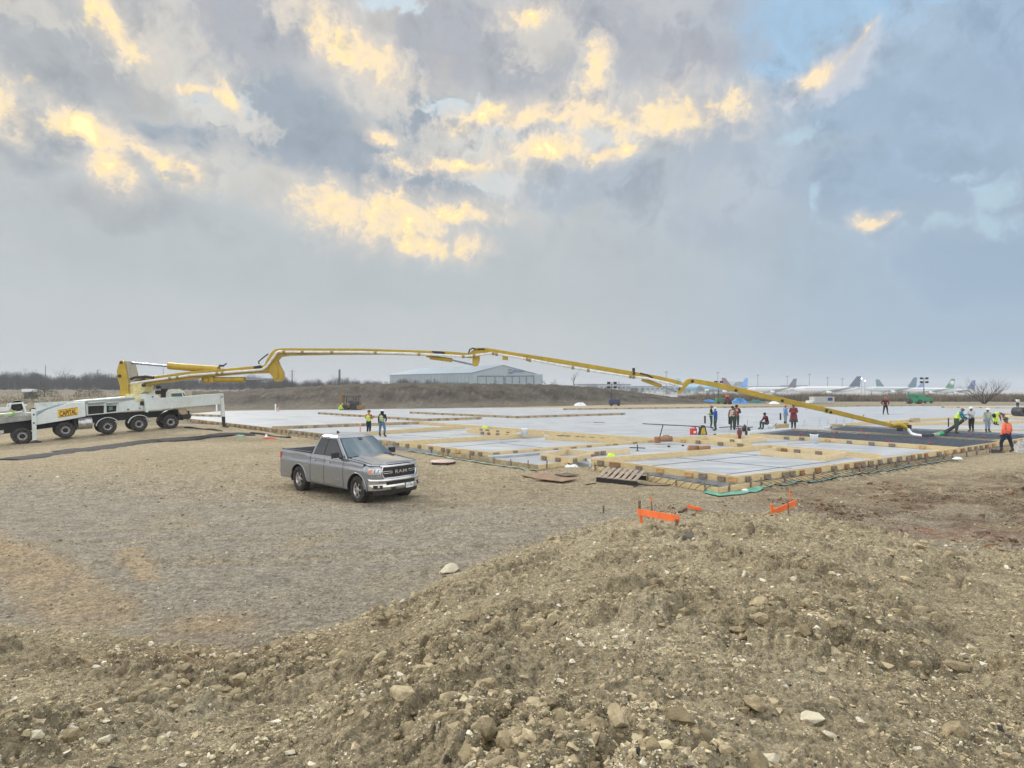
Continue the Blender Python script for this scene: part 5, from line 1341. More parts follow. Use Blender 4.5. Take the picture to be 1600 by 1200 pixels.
def person(pos, face, label, pose='stand', top='orange', legs='jeans', vest=None, hat=None, hood=None, h=1.76, skin=0, arms=('down', 'down'), coat=False, gloves=None, lean=0.0, boots='boot'):
    """pos: feet centre; face: heading in degrees (0 = towards +X); pose bends the skeleton"""
    S = h/1.76
    J = {}
    V = Vector
    if pose in ('stand', 'walk', 'wide'):
        J['pel'] = V((0, 0, .96)); st = .10 if pose != 'wide' else .24; fw = .0 if pose == 'stand' else (.26 if pose == 'walk' else .1)
        for s, n in ((1, 'L'), (-1, 'R')):
            f = fw*s
            J['hip'+n] = V((0, s*.10, .90)); J['kn'+n] = V((.04+f*.6, s*(st*.95), .50)); J['an'+n] = V((f-.02, s*st, .10)); J['toe'+n] = V((f+.17, s*(st+.03), .04))
        J['sp'] = V((.00+lean*.4, 0, 1.16)); J['ch'] = V((lean*1.0, 0, 1.36-abs(lean)*.12)); J['nk'] = V((lean*1.35+.01, 0, 1.50-abs(lean)*.25)); J['hd'] = V((lean*1.6+.035, 0, 1.64-abs(lean)*.4))
    elif pose == 'sit':
        J['pel'] = V((-.05, 0, .44))
        for s, n in ((1, 'L'), (-1, 'R')):
            J['hip'+n] = V((-.02, s*.10, .43)); J['kn'+n] = V((.40, s*.17, .48)); J['an'+n] = V((.40, s*.16, .10)); J['toe'+n] = V((.58, s*.18, .04))
        J['sp'] = V((-.02, 0, .64)); J['ch'] = V((.06, 0, .84)); J['nk'] = V((.11, 0, .98)); J['hd'] = V((.16, 0, 1.11))
    elif pose == 'bend':
        J['pel'] = V((-.16, 0, .88))
        for s, n in ((1, 'L'), (-1, 'R')):
            J['hip'+n] = V((-.14, s*.10, .84)); J['kn'+n] = V((.02, s*.14, .48)); J['an'+n] = V((-.06, s*.15, .10)); J['toe'+n] = V((.12, s*.17, .04))
        J['sp'] = V((.05, 0, .97)); J['ch'] = V((.26, 0, .98)); J['nk'] = V((.40, 0, .94)); J['hd'] = V((.52, 0, .88))
    elif pose == 'crouch':
        J['pel'] = V((-.12, 0, .34))
        for s, n in ((1, 'L'), (-1, 'R')):
            J['hip'+n] = V((-.10, s*.10, .33)); J['kn'+n] = V((.24, s*.20, .50)); J['an'+n] = V((.04, s*.16, .10)); J['toe'+n] = V((.22, s*.20, .04))
        J['sp'] = V((-.02, 0, .54)); J['ch'] = V((.12, 0, .72)); J['nk'] = V((.22, 0, .82)); J['hd'] = V((.32, 0, .92))
    up = (J['nk']-J['pel']).normalized(); fwd = V((0, 1, 0)).cross(up)*1.0
    if fwd.x < 0 and pose != 'bend': fwd = -fwd
    if pose == 'bend': fwd = V((.2, 0, -1)).normalized()
    for s, n, am in ((1, 'L', arms[0]), (-1, 'R', arms[1])):
        sh = J['ch']+up*.07+V((0, s*.185, 0)); J['sh'+n] = sh
        if isinstance(am, str):
            el, wr = {'down': (V((-.02, s*.07, -.28)), V((.05, s*.09, -.53))), 'hip': (V((-.08, s*.20, -.24)), V((.06, s*.06, -.40))), 'fold': (V((.08, s*.08, -.25)), V((.26, -s*.10, -.22))),
                      'fwd': (V((.16, s*.05, -.22)), V((.40, -s*.02, -.20))), 'reach': (V((.22, s*.08, -.14)), V((.46, s*.02, -.04))), 'knee': (V((.12, s*.05, -.24)), V((.32, -s*.02, -.34))), 'low': (V((.12, s*.04, -.26)), V((.30, -s*.02, -.46))),
                      'chin': (V((.14, s*.05, -.24)), V((.20, -s*.05, -.02))), 'floor': (V((.10, s*.04, -.28)), V((.16, s*.02, -.56))), 'point': (V((.20, s*.12, -.04)), V((.46, s*.14, .02)))}[am]
        else: el, wr = V(am[0]), V(am[1])
        J['el'+n] = sh+el; J['wr'+n] = sh+wr; J['ha'+n] = sh+wr+(wr-el).normalized()*.07
    R_ = dict(pel=.135, sp=.125, ch=.150, nk=.058, hd=.098, hip=.098, kn=.062, an=.046, toe=.040, sh=.072, el=.046, wr=.032, ha=.036)
    names = ['pel', 'sp', 'ch', 'nk', 'hd']
    edges = [('pel', 'sp'), ('sp', 'ch'), ('ch', 'nk'), ('nk', 'hd')]
    for n in 'LR':
        edges += [('pel', 'hip'+n), ('hip'+n, 'kn'+n), ('kn'+n, 'an'+n), ('an'+n, 'toe'+n), ('ch', 'sh'+n), ('sh'+n, 'el'+n), ('el'+n, 'wr'+n), ('wr'+n, 'ha'+n)]
        names += [k+n for k in ('hip', 'kn', 'an', 'toe', 'sh', 'el', 'wr', 'ha')]
    J['top'] = J['hd']+ (J['hd']-J['nk']).normalized()*.085; names.append('top'); edges.append(('hd', 'top')); R_['top'] = .070
    me = bpy.data.meshes.new('sk'); bm = bmesh.new(); ly = bm.verts.layers.skin.verify(); bv = {}
    fat = 1.12 if coat else 1.0
    for n in names:
        v = bm.verts.new(J[n]); key = n.rstrip('LR') if n not in ('pel', 'sp', 'ch', 'nk', 'hd', 'top') else n
        r = R_[key]*(fat if key in ('pel', 'sp', 'ch', 'el', 'sh') else 1)
        v[ly].radius = (r*(1.0 if key not in ('ch', 'pel', 'sp') else 1.15), r*(.80 if key in ('ch', 'sp', 'pel') else 1)); bv[n] = v
        v[ly].use_root = (n == 'pel')
    for a, b in edges: bm.edges.new((bv[a], bv[b]))
    bm.to_mesh(me); bm.free()
    so = bpy.data.objects.new('sk', me); col.objects.link(so)
    so.modifiers.new('s', 'SKIN').use_smooth_shade = True
    sb = so.modifiers.new('b', 'SUBSURF'); sb.levels = 2; sb.render_levels = 2
    dg = bpy.context.evaluated_depsgraph_get(); dg.update()
    ev = bpy.data.meshes.new_from_object(so.evaluated_get(dg)); bpy.data.objects.remove(so)
    vs = [v.co.copy() for v in ev.vertices]; fs = [list(p.vertices) for p in ev.polygons]; vn = [v.normal.copy() for v in ev.vertices]
    bpy.data.meshes.remove(ev)
    # which bone does each vertex follow
    segs = [(J[a], J[b], a, b) for a, b in edges]
    def near(p):
        best = None
        for a, b, an_, bn in segs:
            d = b-a; t = max(0, min(1, (p-a).dot(d)/max(d.length_squared, 1e-9))); dd = (p-a-d*t).length
            if best is None or dd < best[0]: best = (dd, an_, bn, t)
        return best
    reg = []
    for p in vs:
        _, a, b, t = near(p); k = b
        if k in ('hd', 'top'): reg.append('head')
        elif k == 'nk': reg.append('head' if t > .75 else 'top')
        elif k.startswith('ha') : reg.append('hand')
        elif k.startswith('wr'): reg.append('top' if t < .95 else 'hand')
        elif k[:2] in ('sh', 'el') or k == 'ch' or (k == 'sp' and t > .15): reg.append('top')
        elif k == 'sp' or k.startswith('hip') or k.startswith('kn'): reg.append('legs')
        elif k.startswith('an'): reg.append('legs' if t < .55 else 'boots')
        else: reg.append('boots')
    if isinstance(pos, Vector): P = pos
    root = empty('person', P, R(face), label, 'person'); root.scale = (S,)*3
    sk = skins[skin]
    mats_ = [sk, CL[top], CL[legs], bootm]
    # body: one continuous mesh with the face, ears and the fingers built in
    mb = MB(); idx = dict(head=0, hand=0, top=1, legs=2, boots=3)
    if gloves: mats_.append(CL[gloves]); idx['hand'] = 4
    b0 = len(mb.V)
    mb.V += [tuple(v) for v in vs]
    for f in fs:
        k = max(set(reg[i] for i in f), key=[reg[i] for i in f].count); mb.F.append(f); mb.M.append(idx[k]); mb.S.append(True)
    hd = J['hd']; hu = (J['hd']-J['nk']).normalized(); hf = V((0, 1, 0)).cross(hu); hf = hf if hf.x > 0 or pose == 'bend' else -hf
    hm = Matrix((hf, V((0, 1, 0)), hu)).transposed()
    mb.add([hd+hm @ V(p) for p in [(.088, -.012, .0), (.088, .012, .0), (.120, 0, -.012), (.094, 0, .045)]], [(0, 1, 2), (1, 3, 2), (3, 0, 2)], True, 0)
    for s in (-1, 1): mb.tube([hd+hm @ V((.0, s*.088, -.02)), hd+hm @ V((-.01, s*.104, .02))], [.014, .018], 6, m=0)
    mb.tube([hd+hm @ V((.085, -.025, -.045)), hd+hm @ V((.092, 0, -.045)), hd+hm @ V((.085, .025, -.045))], .006, 5, m=0)
    for n, s in (('L', 1), ('R', -1)):
        d = (J['ha'+n]-J['wr'+n]).normalized(); side = d.cross(V((0, 1, 0)) if abs(d.y) < .8 else V((1, 0, 0))).normalized(); pn = d.cross(side)
        for k, (o, ln) in enumerate(((-.030, .062), (-.010, .074), (.010, .070), (.030, .055))):
            a = J['ha'+n]+side*o+d*.015; c1 = a+d*ln*.5; c2 = c1+d*ln*.42+pn*s*.018
            mb.tube([a, c1, c2], [.010, .009, .007], 5, m=idx['hand'])
        a = J['wr'+n]+d*.03+side*-.03; mb.tube([a, a-side*.028+d*.025, a-side*.034+d*.058], [.012, .010, .008], 5, m=idx['hand'])
    mb.build('body', mats_, root)
    for s in (-1, 1): pass
    eb = MB()
    for s in (-1, 1): eb.box(hd+hm @ V((.090, s*.032, .018)), (.010, .022, .012), hm)
    eb.build('eyes', hairm, root)
    def shell(regs, off, name, m, cond=None, flare=None):
        keep = [f for f in fs if all(reg[i] in regs and (cond is None or cond(vs[i], i)) for i in f)]
        if not keep: return
        used = sorted(set(i for f in keep for i in f)); mp = {i: k for k, i in enumerate(used)}
        mm = MB(); mm.V = [tuple(vs[i]+vn[i]*off+(flare(vs[i]) if flare else V((0, 0, 0)))) for i in used]
        mm.F = [[mp[i] for i in f] for f in keep]; mm.M = [0]*len(keep); mm.S = [True]*len(keep)
        o = mm.build(name, m, root); so_ = o.modifiers.new('t', 'SOLIDIFY'); so_.thickness = .006; so_.offset = 1
        return o
    shell(('top',), .008, 'jacket' if coat else 'shirt', CL[top])
    shell(('legs',), .012, 'trousers', CL[legs])
    shell(('boots',), .008, 'boots', bootm)
    if vest:
        dirv = up
        def cv(p, i):
            k = near(p); return not (k[2].startswith('el') or k[2].startswith('wr') or (k[2].startswith('sh') and k[3] > .75))
        ve = shell(('top', 'legs'), .026, 'safety_vest', CL[vest], lambda p, i: cv(p, i) and (p-J['pel']).dot(up) > .02 and (p-J['nk']).dot(up) < -.03)
        # pale bands round the vest
        bd = MB(); c0 = J['sp']
        for q in (.25, .85):
            c = J['sp'].lerp(J['ch'], q); bd.tube([c+V((0, 0, 0))+ (fwd*math.cos(a)*.155+V((0, 1, 0))*math.sin(a)*.205) for a in np.linspace(0, 2*math.pi, 16, endpoint=False)], .010, 5, closed=True)
        if ve: bd.build('reflective_band', mat('reflective', (.70, .70, .62), rough=.4), ve)
    if coat:      # long skirt-like coat
        ck = MB(); w0 = J['pel']+V((0, 0, .12))
        prof = [(.20, .02), (.235, -.15), (.27, -.40), (.30, -.62)]
        n = 20
        pts = [w0+V((math.cos(a)*r*.8, math.sin(a)*r, z)) for r, z in prof for a in np.linspace(0, 2*math.pi, n, endpoint=False)]
        ck.add(pts, [(i*n+k, i*n+(k+1) % n, (i+1)*n+(k+1) % n, (i+1)*n+k) for i in range(3) for k in range(n)], True)
        cm = ck.build('coat_skirt', [CL['plaid'] if coat == 1 else CL[coat], CL['green']], root)
        for i, p in enumerate(cm.data.polygons): p.material_index = 1 if p.center.z < w0.z-.28 else 0
    if hat:
        ht = MB(); mtx = Matrix.Translation(hd+hu*.055) @ hm.to_4x4()
        ht.lathe([(.128, 0), (.124, .03), (.108, .075), (.07, .108), (.0001, .118)], mtx, n=20)
        ht.lathe([(.128, .0), (.142, -.004), (.142, .004), (.122, .012)], mtx, n=20)
        ht.box((mtx @ V((.135, 0, 0))), (.07, .16, .010), hm)
        ht.tube([mtx @ V((x, 0, z)) for x, z in [(-.11, .06), (-.05, .115), (.05, .115), (.11, .06)]], .012, 5)
        ht.build('hard_hat', hatm[hat], root)
    else:
        hb = MB(); mtx = Matrix.Translation(hd+hu*.03) @ hm.to_4x4(); mtx = mtx @ Matrix.Translation((-.012, 0, 0))
        hb.lathe([(.104, -.04), (.112, .0), (.106, .045), (.075, .085), (.0001, .102)], mtx, n=18)
        hb.build('cap' if hood is None else 'hood', CL[hood] if hood else hairm, root)
    if hood and hat:
        hb = MB(); hb.lathe([(.085, -.17), (.12, -.10), (.115, .0), (.11, .05)], Matrix.Translation(hd+V((-.02, 0, 0))) @ hm.to_4x4(), n=16); hb.build('hood', CL[hood], root)
    return root, J, S
def on(px, py, z=HS): return G(px, py, z)
PE = {}
# the two beside the pickup
person(on(576, 679.5), 75, 'worker in orange shirt, lime vest and maroon hard hat behind the pickup cab', top='rust', legs='navy', vest='lime', hat='maroon', arms=('fold', 'fold'), h=1.70)
person(on(597, 682), 70, 'worker in white hard hat and pale vest, hand on hip, behind the pickup roof', top='black', legs='jeans', vest='olive', hat='white', hood='black', arms=('down', 'hip'), pose='wide', h=1.78, skin=1)
# on the big slab
person(on(1111, 669.5), -20, 'worker in a lime vest over black, facing the blue jacketed one', top='black', legs='green', vest='lime', hood='dgrey', arms=('fold', 'fold'), h=1.86, skin=1)
person(on(1118, 673), 175, 'worker in a bright blue jacket seen from behind on the slab', top='blue', legs='green', hat=None, hood='white', arms=('down', 'fwd'), h=1.82, skin=1)
person(on(1144.5, 671.5), 60, 'worker in grey with a peach vest, standing just left of the orange vested one', top='dgrey', legs='green', vest='peach', hood='black', arms=('down', 'down'), h=1.86, skin=1)
person(on(1151, 669.5), 250, 'worker in an orange vest half hidden behind the grey one', top='black', legs='green', vest='hiorange', hood='black', arms=('fold', 'fold'), h=1.92, skin=1)
person(on(1198, 670.5), 190, 'worker in dark red sitting on a white bucket', pose='sit', top='maroon', legs='green', hood='black', arms=('chin', 'knee'), h=1.88, skin=1)
person(on(1227, 663.5), 10, 'worker in a light blue shirt with an arm raised, standing behind wooden blocks', top='sky', legs='pale', hood='rust', arms=('point', 'down'), h=1.78, skin=1)
person(on(1240, 669.5), 235, 'person in a long red plaid coat with a dark hem', top='plaid', legs='black', coat=1, hood='dgrey', arms=('fold', 'fold'), h=1.98, skin=1)
person(on(1383.5, 647.5), 262, 'distant worker in a red and orange top striding across the big slab', pose='walk', top='maroon', legs='black', vest=None, hat='red', arms=('hip', 'hip'), h=2.10, skin=1)
# hose crew
HZ2 = HS+.10
p1 = person(on(1494, 678, HZ2), -15, 'worker in a teal jacket and lime vest bending over the dark hose', pose='wide', top='teal', legs='green', vest='lime', hood='dgrey', arms=('low', 'low'), lean=.20, h=1.86, gloves='white', skin=1)
person(on(1518, 674.8), 200, 'worker in a grey hoodie and black trousers holding the hose end', top='grey', legs='black', hat='white', arms=('fwd', 'fwd'), h=1.84, skin=1, gloves='black')
person(on(1543, 675.5), 262, 'worker in a white hard hat and grey vest beside the hose crew', top='grey', legs='pale', vest='olive', hat='white', arms=('down', 'down'), h=1.76, skin=1)
person(on(1556, 664), -10, 'worker in a lime vest bent over behind the white hatted one', pose='bend', top='plaid', legs='black', vest='lime', hood='plaid', arms=('floor', 'floor'), h=1.86, skin=1)
person(on(1573, 706.5, .02), 100, 'worker in a bright orange sweatshirt seen from behind at the slab corner', top='hiorange', legs='navy', hat='dark', arms=('down', 'down'), pose='wide', h=1.84, gloves='black', skin=1)
person(on(1590, 638, 0), 250, 'tiny distant worker in white at the far right edge', top='white', legs='black', hood='black', arms=('down', 'fwd'), h=1.8, skin=1)
person(on(531, 643, .0), 20, 'crouching worker in a lime jacket beside the backhoe', pose='crouch', top='lime', legs='lime', hat=None, hood='lime', arms=('low', 'low'), h=2.0)
# ---------------------------------------------------------------- small things on the site
def GP(px, py, add=0.0):
    z = 0.0; p = None
    for _ in range(12):
        p = G(px, py, z); z = bz(p.x, p.y)
    p.z = z+add
    return p
def one(mb, name, m, p, label, cat, group=None, rz=0.0, bevel=0.0):
    o = mb.build(name, m, None, False, bevel); o.location = p; o.rotation_euler = (0, 0, rz); return tag(o, label, cat, group)
cardb = mat('cardboard', lin(160, 122, 94), rough=.85, var=.15, scale=6, dirt=lin(100, 74, 58), dirt_amt=.5)
orangep = mat('orange_board', (.88, .17, .03), rough=.6, var=.12, scale=3, dirt=(.45, .14, .05), dirt_amt=.4, dirt_scale=6)
stakem = mat('stake_wood', lin(120, 104, 84), rough=.85, var=.25, scale=12)
plym = mat('plywood', lin(142, 116, 92), rough=.75, var=.2, scale=2.5, dirt=lin(110, 100, 84), dirt_amt=.6)
bluem = mat('tarp_blue', lin(50, 130, 200), rough=.45, var=.2, scale=1.5)
tealm = mat('tarp_teal', lin(40, 100, 104), rough=.5, var=.2, scale=1.5)
greenm = mat('machine_green', (.01, .24, .11), rough=.4, var=.15, scale=2)
# buckets
def bucket(p, label, lid=None, s=1.0, lab2=None):
    root = empty('bucket', p, random.uniform(0, 6), label, 'bucket', 'white buckets'); root.scale = (s,)*3
    MB().lathe([(.0001, 0), (.13, 0), (.145, .33), (.155, .34), (.155, .37), (.142, .37), (.135, .05), (.0001, .05)], n=20).build('pail', wh, root)
    MB().tube([(-.15, 0, .33), (-.17, 0, .22), (-.12, 0, .10), (0, 0, .06), (.12, 0, .10), (.17, 0, .22), (.15, 0, .33)], .006, 5).build('handle', steel, root).rotation_euler = (.2, 0, 0)
    if lid: MB().lathe([(.0001, .40), (.10, .39), (.14, .34), (.0001, .33)], n=14).build('contents', lid, root)
    return root
bucket(G(819.5, 681.5, HS+.14), 'white bucket on the form boards left of centre', s=1.35)
bucket(G(1272, 693, HS), 'white bucket with dark tools at the near edge of the rebar mat', underm, s=1.5)
bucket(G(1203, 672, HS), 'white bucket under the sitting worker', s=1.1)
for (a, b, l, s) in ((758, 668.5, 'lime green hard hat left on the form boards', 1.6), (955, 714, 'lime yellow helmet by the inner form corner', 1.5)):
    root = empty('hard_hat', G(a, b, HS+.16), .3, l, 'hard hat'); root.scale = (s,)*3
    MB().lathe([(.13, 0), (.125, .03), (.105, .08), (.06, .11), (.0001, .118)], n=18).build('shell', hatm['lime'], root)
    MB().lathe([(.125, .005), (.16, -.004), (.16, .004), (.12, .012)], n=18).build('brim', hatm['lime'], root)
# red fuel can, yellow and black sprayer, white jug, thermos
p = G(1083.5, 679, HS); root = empty('fuel_can', p, .4, 'red fuel can with a pale label on the slab', 'fuel can'); root.scale = (1.3,)*3
MB().box((0, 0, .17), (.34, .22, .34), bev=.04).build('can', mat('can_red', (.55, .03, .03), rough=.4), root)
MB().tube([(-.1, 0, .34), (-.08, 0, .42), (.06, 0, .42), (.08, 0, .34)], .018, 6).build('handle', mat('can_red', (.55, .03, .03)), root)
MB().tube([(.12, 0, .33), (.15, 0, .42)], .025, 8).build('cap', blackp, root); MB().box((-.0, -.112, .14), (.18, .006, .12)).build('paper_label', whitem, root)
p = G(1097, 679, HS); root = empty('floor_saw_bag', p, .2, 'yellow and black tool backpack standing beside the red can', 'tool bag')
MB().prism([(-.34, 0), (.34, 0), (.20, .55), (.12, .66), (-.12, .66), (-.20, .55)], -.15, .15).build('shell', blackp, root, bevel=.03)
MB().prism([(-.20, .03), (.20, .03), (.10, .50), (-.10, .50)], -.17, -.14).build('front_pocket', mat('bag_yellow', (.48, .36, .03), rough=.6), root)
MB().tube([(-.1, 0, .64), (-.06, 0, .72), (.06, 0, .72), (.1, 0, .64)], .02, 6).build('handle', wh, root); root.name = 'tool_backpack'
p = G(1090.5, 679, HS); root = empty('plastic_jug', p, 0, 'pale jug between the red can and the yellow backpack', 'jug')
MB().lathe([(.0001, 0), (.09, 0), (.10, .3), (.04, .42), (.035, .47), (.0001, .47)], n=14).build('jug', wh, root)
p = G(1155.5, 685, HS); root = empty('thermos', p, 0, 'dark red cylinder with a ring handle on the box frame', 'thermos'); root.scale = (1.1,)*3
MB().lathe([(.0001, 0), (.13, 0), (.14, .05), (.14, .42), (.08, .56), (.05, .60), (.05, .63), (.0001, .63)], n=18).build('tank', mat('tank_red', (.16, .02, .03), rough=.35), root)
MB().tube([(.10*math.cos(a), 0, .70+.08*math.sin(a)) for a in np.linspace(0, 2*math.pi, 14, endpoint=False)], .014, 5, closed=True).build('ring_handle', steel, root)
for a, b, s, l in ((1163.5, 674, 1.0, 'taller black jug beside the grey upright pole'), (1169.5, 674.5, .7, 'smaller black jug right of the grey upright pole')):
    root = empty('black_jug', G(a, b, HS), 0, l, 'jug'); root.scale = (s,)*3
    MB().lathe([(.0001, 0), (.20, 0), (.20, .30), (.10, .42), (.06, .48), (.0001, .48)], n=14).build('jug', blackp, root); MB().tube([(-.08, 0, .42), (-.02, 0, .54), (.08, 0, .44)], .02, 6).build('handle', blackp, root)
# bull floats and poles
def pole(name, pts, r, m, label, cat, world=True):
    P0 = pts[0]; mb = MB(); mb.tube([p-P0 for p in pts], r, 8); return one(mb, name, m, P0, label, cat)
pole('bull_float_pole', [G(1004, 662, HS+.35), G(1060, 664.8, HS+.28), G(1112, 667.5, HS+.25)], .035, blackp, 'long dark bull float pole lying across the slab left of the blue jacket', 'float pole')
pole('bull_float_pole', [G(1124, 668, HS+.25), G(1166, 665.5, HS+.3)], .035, blackp, 'dark pole behind the grey worker reaching to the upright pole', 'float pole')
pole('bull_float_pole', [G(1150, 669.5, HS+.12), G(1176, 667.3, HS+.15)], .035, blackp, 'short dark pole lying at the feet of the orange vested worker', 'float pole')
a = G(1031, 690, HS); a.z += .3; pole('screed_rod', [a, D(1036, 664, a.y-.2)], .03, blackp, 'dark slanting handle sticking up from the cardboard tubes', 'handle')
a = G(1166, 681.5, HS); root = empty('marker_pole', a, 0, 'grey upright pole with a black foot behind the thermos', 'pole'); MB().tube([(0, 0, 0), (.1, 0, 1.15)], .022, 8).build('shaft', steel, root); MB().box((0, 0, .18), (.14, .14, .36), bev=.02).build('foot', blackp, root)
pole('edge_post', [G(1482, 667, HS), G(1482, 667, HS)+Vector((0, 0, .75))], .05, blackp, 'short black post left of the teal worker', 'post')
pole('curved_tool', [G(1205, 673, HS)+Vector((.1, 0, .2)), G(1205, 673, HS)+Vector((.45, 0, .62))], .018, blackp, 'slanted dark tool handle beside the sitting worker', 'tool handle')
for i, (x, l) in enumerate(((1101.5, 'black trowel hanging by the lime vested worker'), (1139.5, 'black trowel hanging by the grey worker'), (1219.5, 'black board float standing by the light blue shirt worker'))):
    b = (669.5, 671, 663.5)[i]; pp = G(x, b, HS); one(MB().box((0, 0, 0), (.12, .10, .62), bev=.02), 'long_trowel', blackp, pp+Vector((0, 0, .72)), l, 'trowel')
# cardboard tubes
def ctube(p, rz, L, r, label):
    root = empty('cardboard_tube', p, rz, label, 'cardboard tube')
    mb = MB(); n = 24
    mb.lathe([(r, -L/2), (r, L/2), (r-.015, L/2), (r-.015, -L/2), (r, -L/2)], Matrix.Translation((0, 0, r)) @ Matrix.Rotation(R(90), 4, 'Y'), n=n)
    mb.build('shell', cardb, root); return root
ctube(G(1040, 690, HS+.16), .1, .75, .16, 'cardboard tube lying on the form boards, the upper of the two')
one(MB().box((0, 0, .14), (.34, .25, .36), bev=.02), 'cardboard_box', cardb, G(1027, 691, HS+.12), 'squashed cardboard box at the left end of the upper tube', 'box')
r2 = ctube(G(1100, 704, HS), .05, .62, .13, 'cardboard tube lying on the grey panel, the lower of the two')
ob = MB(); ob.prism([(-.62, .06), (-.5, .26), (.1, .24), (.0, .0), (-.5, .0)], -.1, .15); one(ob, 'torn_cardboard', cardb, G(1092, 703.5, HS), 'torn open piece of cardboard at the end of the lower tube', 'cardboard')
mb = MB(); mb.tube([(0, 0, 0), (0, 0, .32)], .03, 8); mb.tube([(-.42, 0, .18), (.42, 0, .14)], .025, 8); mb.lathe([(.0001, .03), (.09, .02), (.09, 0)], n=12)
one(mb, 'cross_valve', blackp, G(996, 704.5, HS), 'small black cross shaped pipe standing on a grey panel', 'pipe cross', rz=.1)
for a, b, l in ((1045, 698.5, 'tiny dark lump on the grey panel near the tubes, left one'), (1067, 697, 'tiny dark lump on the grey panel near the tubes, right one'), (1117, 679.5, 'small dark scrap on the slab right of the backpack'), (1260, 640, 'small black block far out on the big slab')):
    one(MB().box((0, 0, .04), (.16, .10, .08), bev=.02), 'dark_scrap', blackp, G(a, b, HS), l, 'scrap', rz=random.random())
one(MB().box((0, 0, .03), (1.1, .12, .05), bev=.01), 'screed_board', mat('grey_board', lin(120, 124, 128)), G(936, 660.5, HS), 'thin grey board lying alone on the big slab', 'board', rz=.05)
# wooden blocks and lumber bundles
def lumber(p, rz, dims, n, label, m=None):
    root = empty('lumber_stack', p, rz, label, 'lumber')
    L, w_, h_ = dims
    for i in range(n): MB().box((random.uniform(-.03, .03), (i % 2-.5)*w_*1.05, h_/2+(i//2)*h_*1.02), (L, w_, h_), bev=.008).build('beam', m or woods[1], root)
lumber(G(1217, 671, HS), .1, (.46, .24, .42), 2, 'wooden block left of two under the light blue shirt worker'); lumber(G(1227, 671, HS), .0, (.42, .24, .45), 2, 'wooden block right of two under the light blue shirt worker')
lumber(G(1307, 667, HS+.1), .0, (.9, .2, .22), 2, 'short brown beams by the wire stands'); lumber(G(1430, 658, HS+.1), .1, (.75, .2, .3), 2, 'brown wood block on the boards behind the hose')
lumber(G(1571, 650, HS), .1, (1.3, .3, .3), 2, 'wood stack left of the big black roll'); lumber(G(1590, 653, HS), .05, (2.4, .25, .16), 4, 'pale planks under the big black roll', woods[2])
lumber(G(1040, 683, HS+.02), .5, (.5, .08, .08), 3, 'scraps of lumber behind the upper cardboard tube')
root = empty('black_roll', G(1593, 650.5, HS+.3), .2, 'big black roll on planks at the far right', 'roll')
MB().lathe([(.48, -.5), (.48, .5), (.2, .5), (.2, -.5), (.48, -.5)], Matrix.Translation((0, 0, .48)), n=28, axis='y').build('roll', hosem, root)
# wire stands (in a row on the big slab)
for i, x in enumerate((1257, 1281, 1294, 1307, 1319, 1332)):
    p = G(x, 668.5-i*.4, HS); root = empty('wire_stand', p, 0, ['first wire stand from the left, apart from the others', 'second wire stand from the left on the slab', 'third wire stand from the left on the slab', 'wire stand just above the short brown beams', 'fifth wire stand, at the end of the white strip', 'rightmost wire stand beside the boom'][i], 'wire stand', 'wire stands on the slab')
    for dx, dy in ((-.16, 0), (.16, .05), (0, .2)):
        MB().tube([(dx, dy, 0), (0, 0, .72)], .008, 5).build('leg', steel, root)
# the hose from the boom tip to the crew
def zc(px, py, z): return G(px, py, z)
hp_ = [BP.px(1417, 668, -.1)]+[G(1424, 677.5, HS+.25), G(1432, 680, HS+.2), G(1440, 681, HS+.17)]
root = empty('concrete_hose', hp_[1], 0, 'concrete end hose lying on the rebar mat up to the hands of the crew', 'hose')
P0 = hp_[1]
MB().tube([p-P0 for p in hp_], .10, 12).build('white_end', wh, root)
h2 = [G(1440, 681, HS+.17), G(1450, 681, HS+.16), G(1458, 680, HS+.2)]; MB().tube([p-P0 for p in h2], .11, 12).build('black_length', hosem, root)
h3 = [G(1457, 680, HS+.2), G(1467, 678, HS+.2)]; MB().tube([p-P0 for p in h3], .12, 12).build('grey_length', mat('hose_grey', lin(150, 170, 150)), root)
h4 = [G(1466, 678.2, HS+.2), G(1473, 677.2, HS+.24)]; MB().tube([p-P0 for p in h4], [.13, .15], 12).build('green_coupling', mat('coupling_green', (.02, .32, .14), rough=.5), root)
d5 = G(1478, 677.5, HS).y; h5 = [G(1472, 677.3, HS+.24), D(1484, 671, d5), D(1497, 662.5, d5-.2), D(1510, 652.5, d5-.3)]; MB().tube([p-P0 for p in h5], .12, 12).build('rubber_length', hosem, root)
# silt sock
def sock(px, w_, label, hh=.12):
    pts = [GP(a, b) for a, b in px]; P0 = pts[0].copy(); path = []
    for a, b in zip(pts[:-1], pts[1:]):
        n = max(2, int((b-a).length/.3)); path += [a.lerp(b, i/n) for i in range(n)]
    path.append(pts[-1]); vs = []; n = 10
    for i, p in enumerate(path):
        t = (path[min(i+1, len(path)-1)]-path[max(0, i-1)]).normalized(); nn = Vector((t.y, -t.x, 0)).normalized()
        wob = w_*(1+.10*math.sin(i*.37)+.07*math.sin(i*.83)); z0 = gz(p.x, p.y)
        for k in range(n):
            a = math.pi*k/(n-1); vs.append(Vector((p.x-P0.x, p.y-P0.y, z0-P0.z-.03))+nn*wob*math.cos(a)+Vector((0, 0, hh*(1+.25*math.sin(i*.6))*math.sin(a))))
    fs = [(i*n+k, i*n+k+1, (i+1)*n+k+1, (i+1)*n+k) for i in range(len(path)-1) for k in range(n-1)]
    o = mesh_obj('silt_sock', vs, fs, mat('sock_black', (.010, .012, .016), rough=.8, var=.3, scale=3, bump=.6, bscale=9, bdist=.05, spec=.2, dirt=(.05, .047, .04), dirt_amt=.2, dirt_scale=2.5), smooth=True); o.location = P0
    return tag(o, label, 'silt sock')
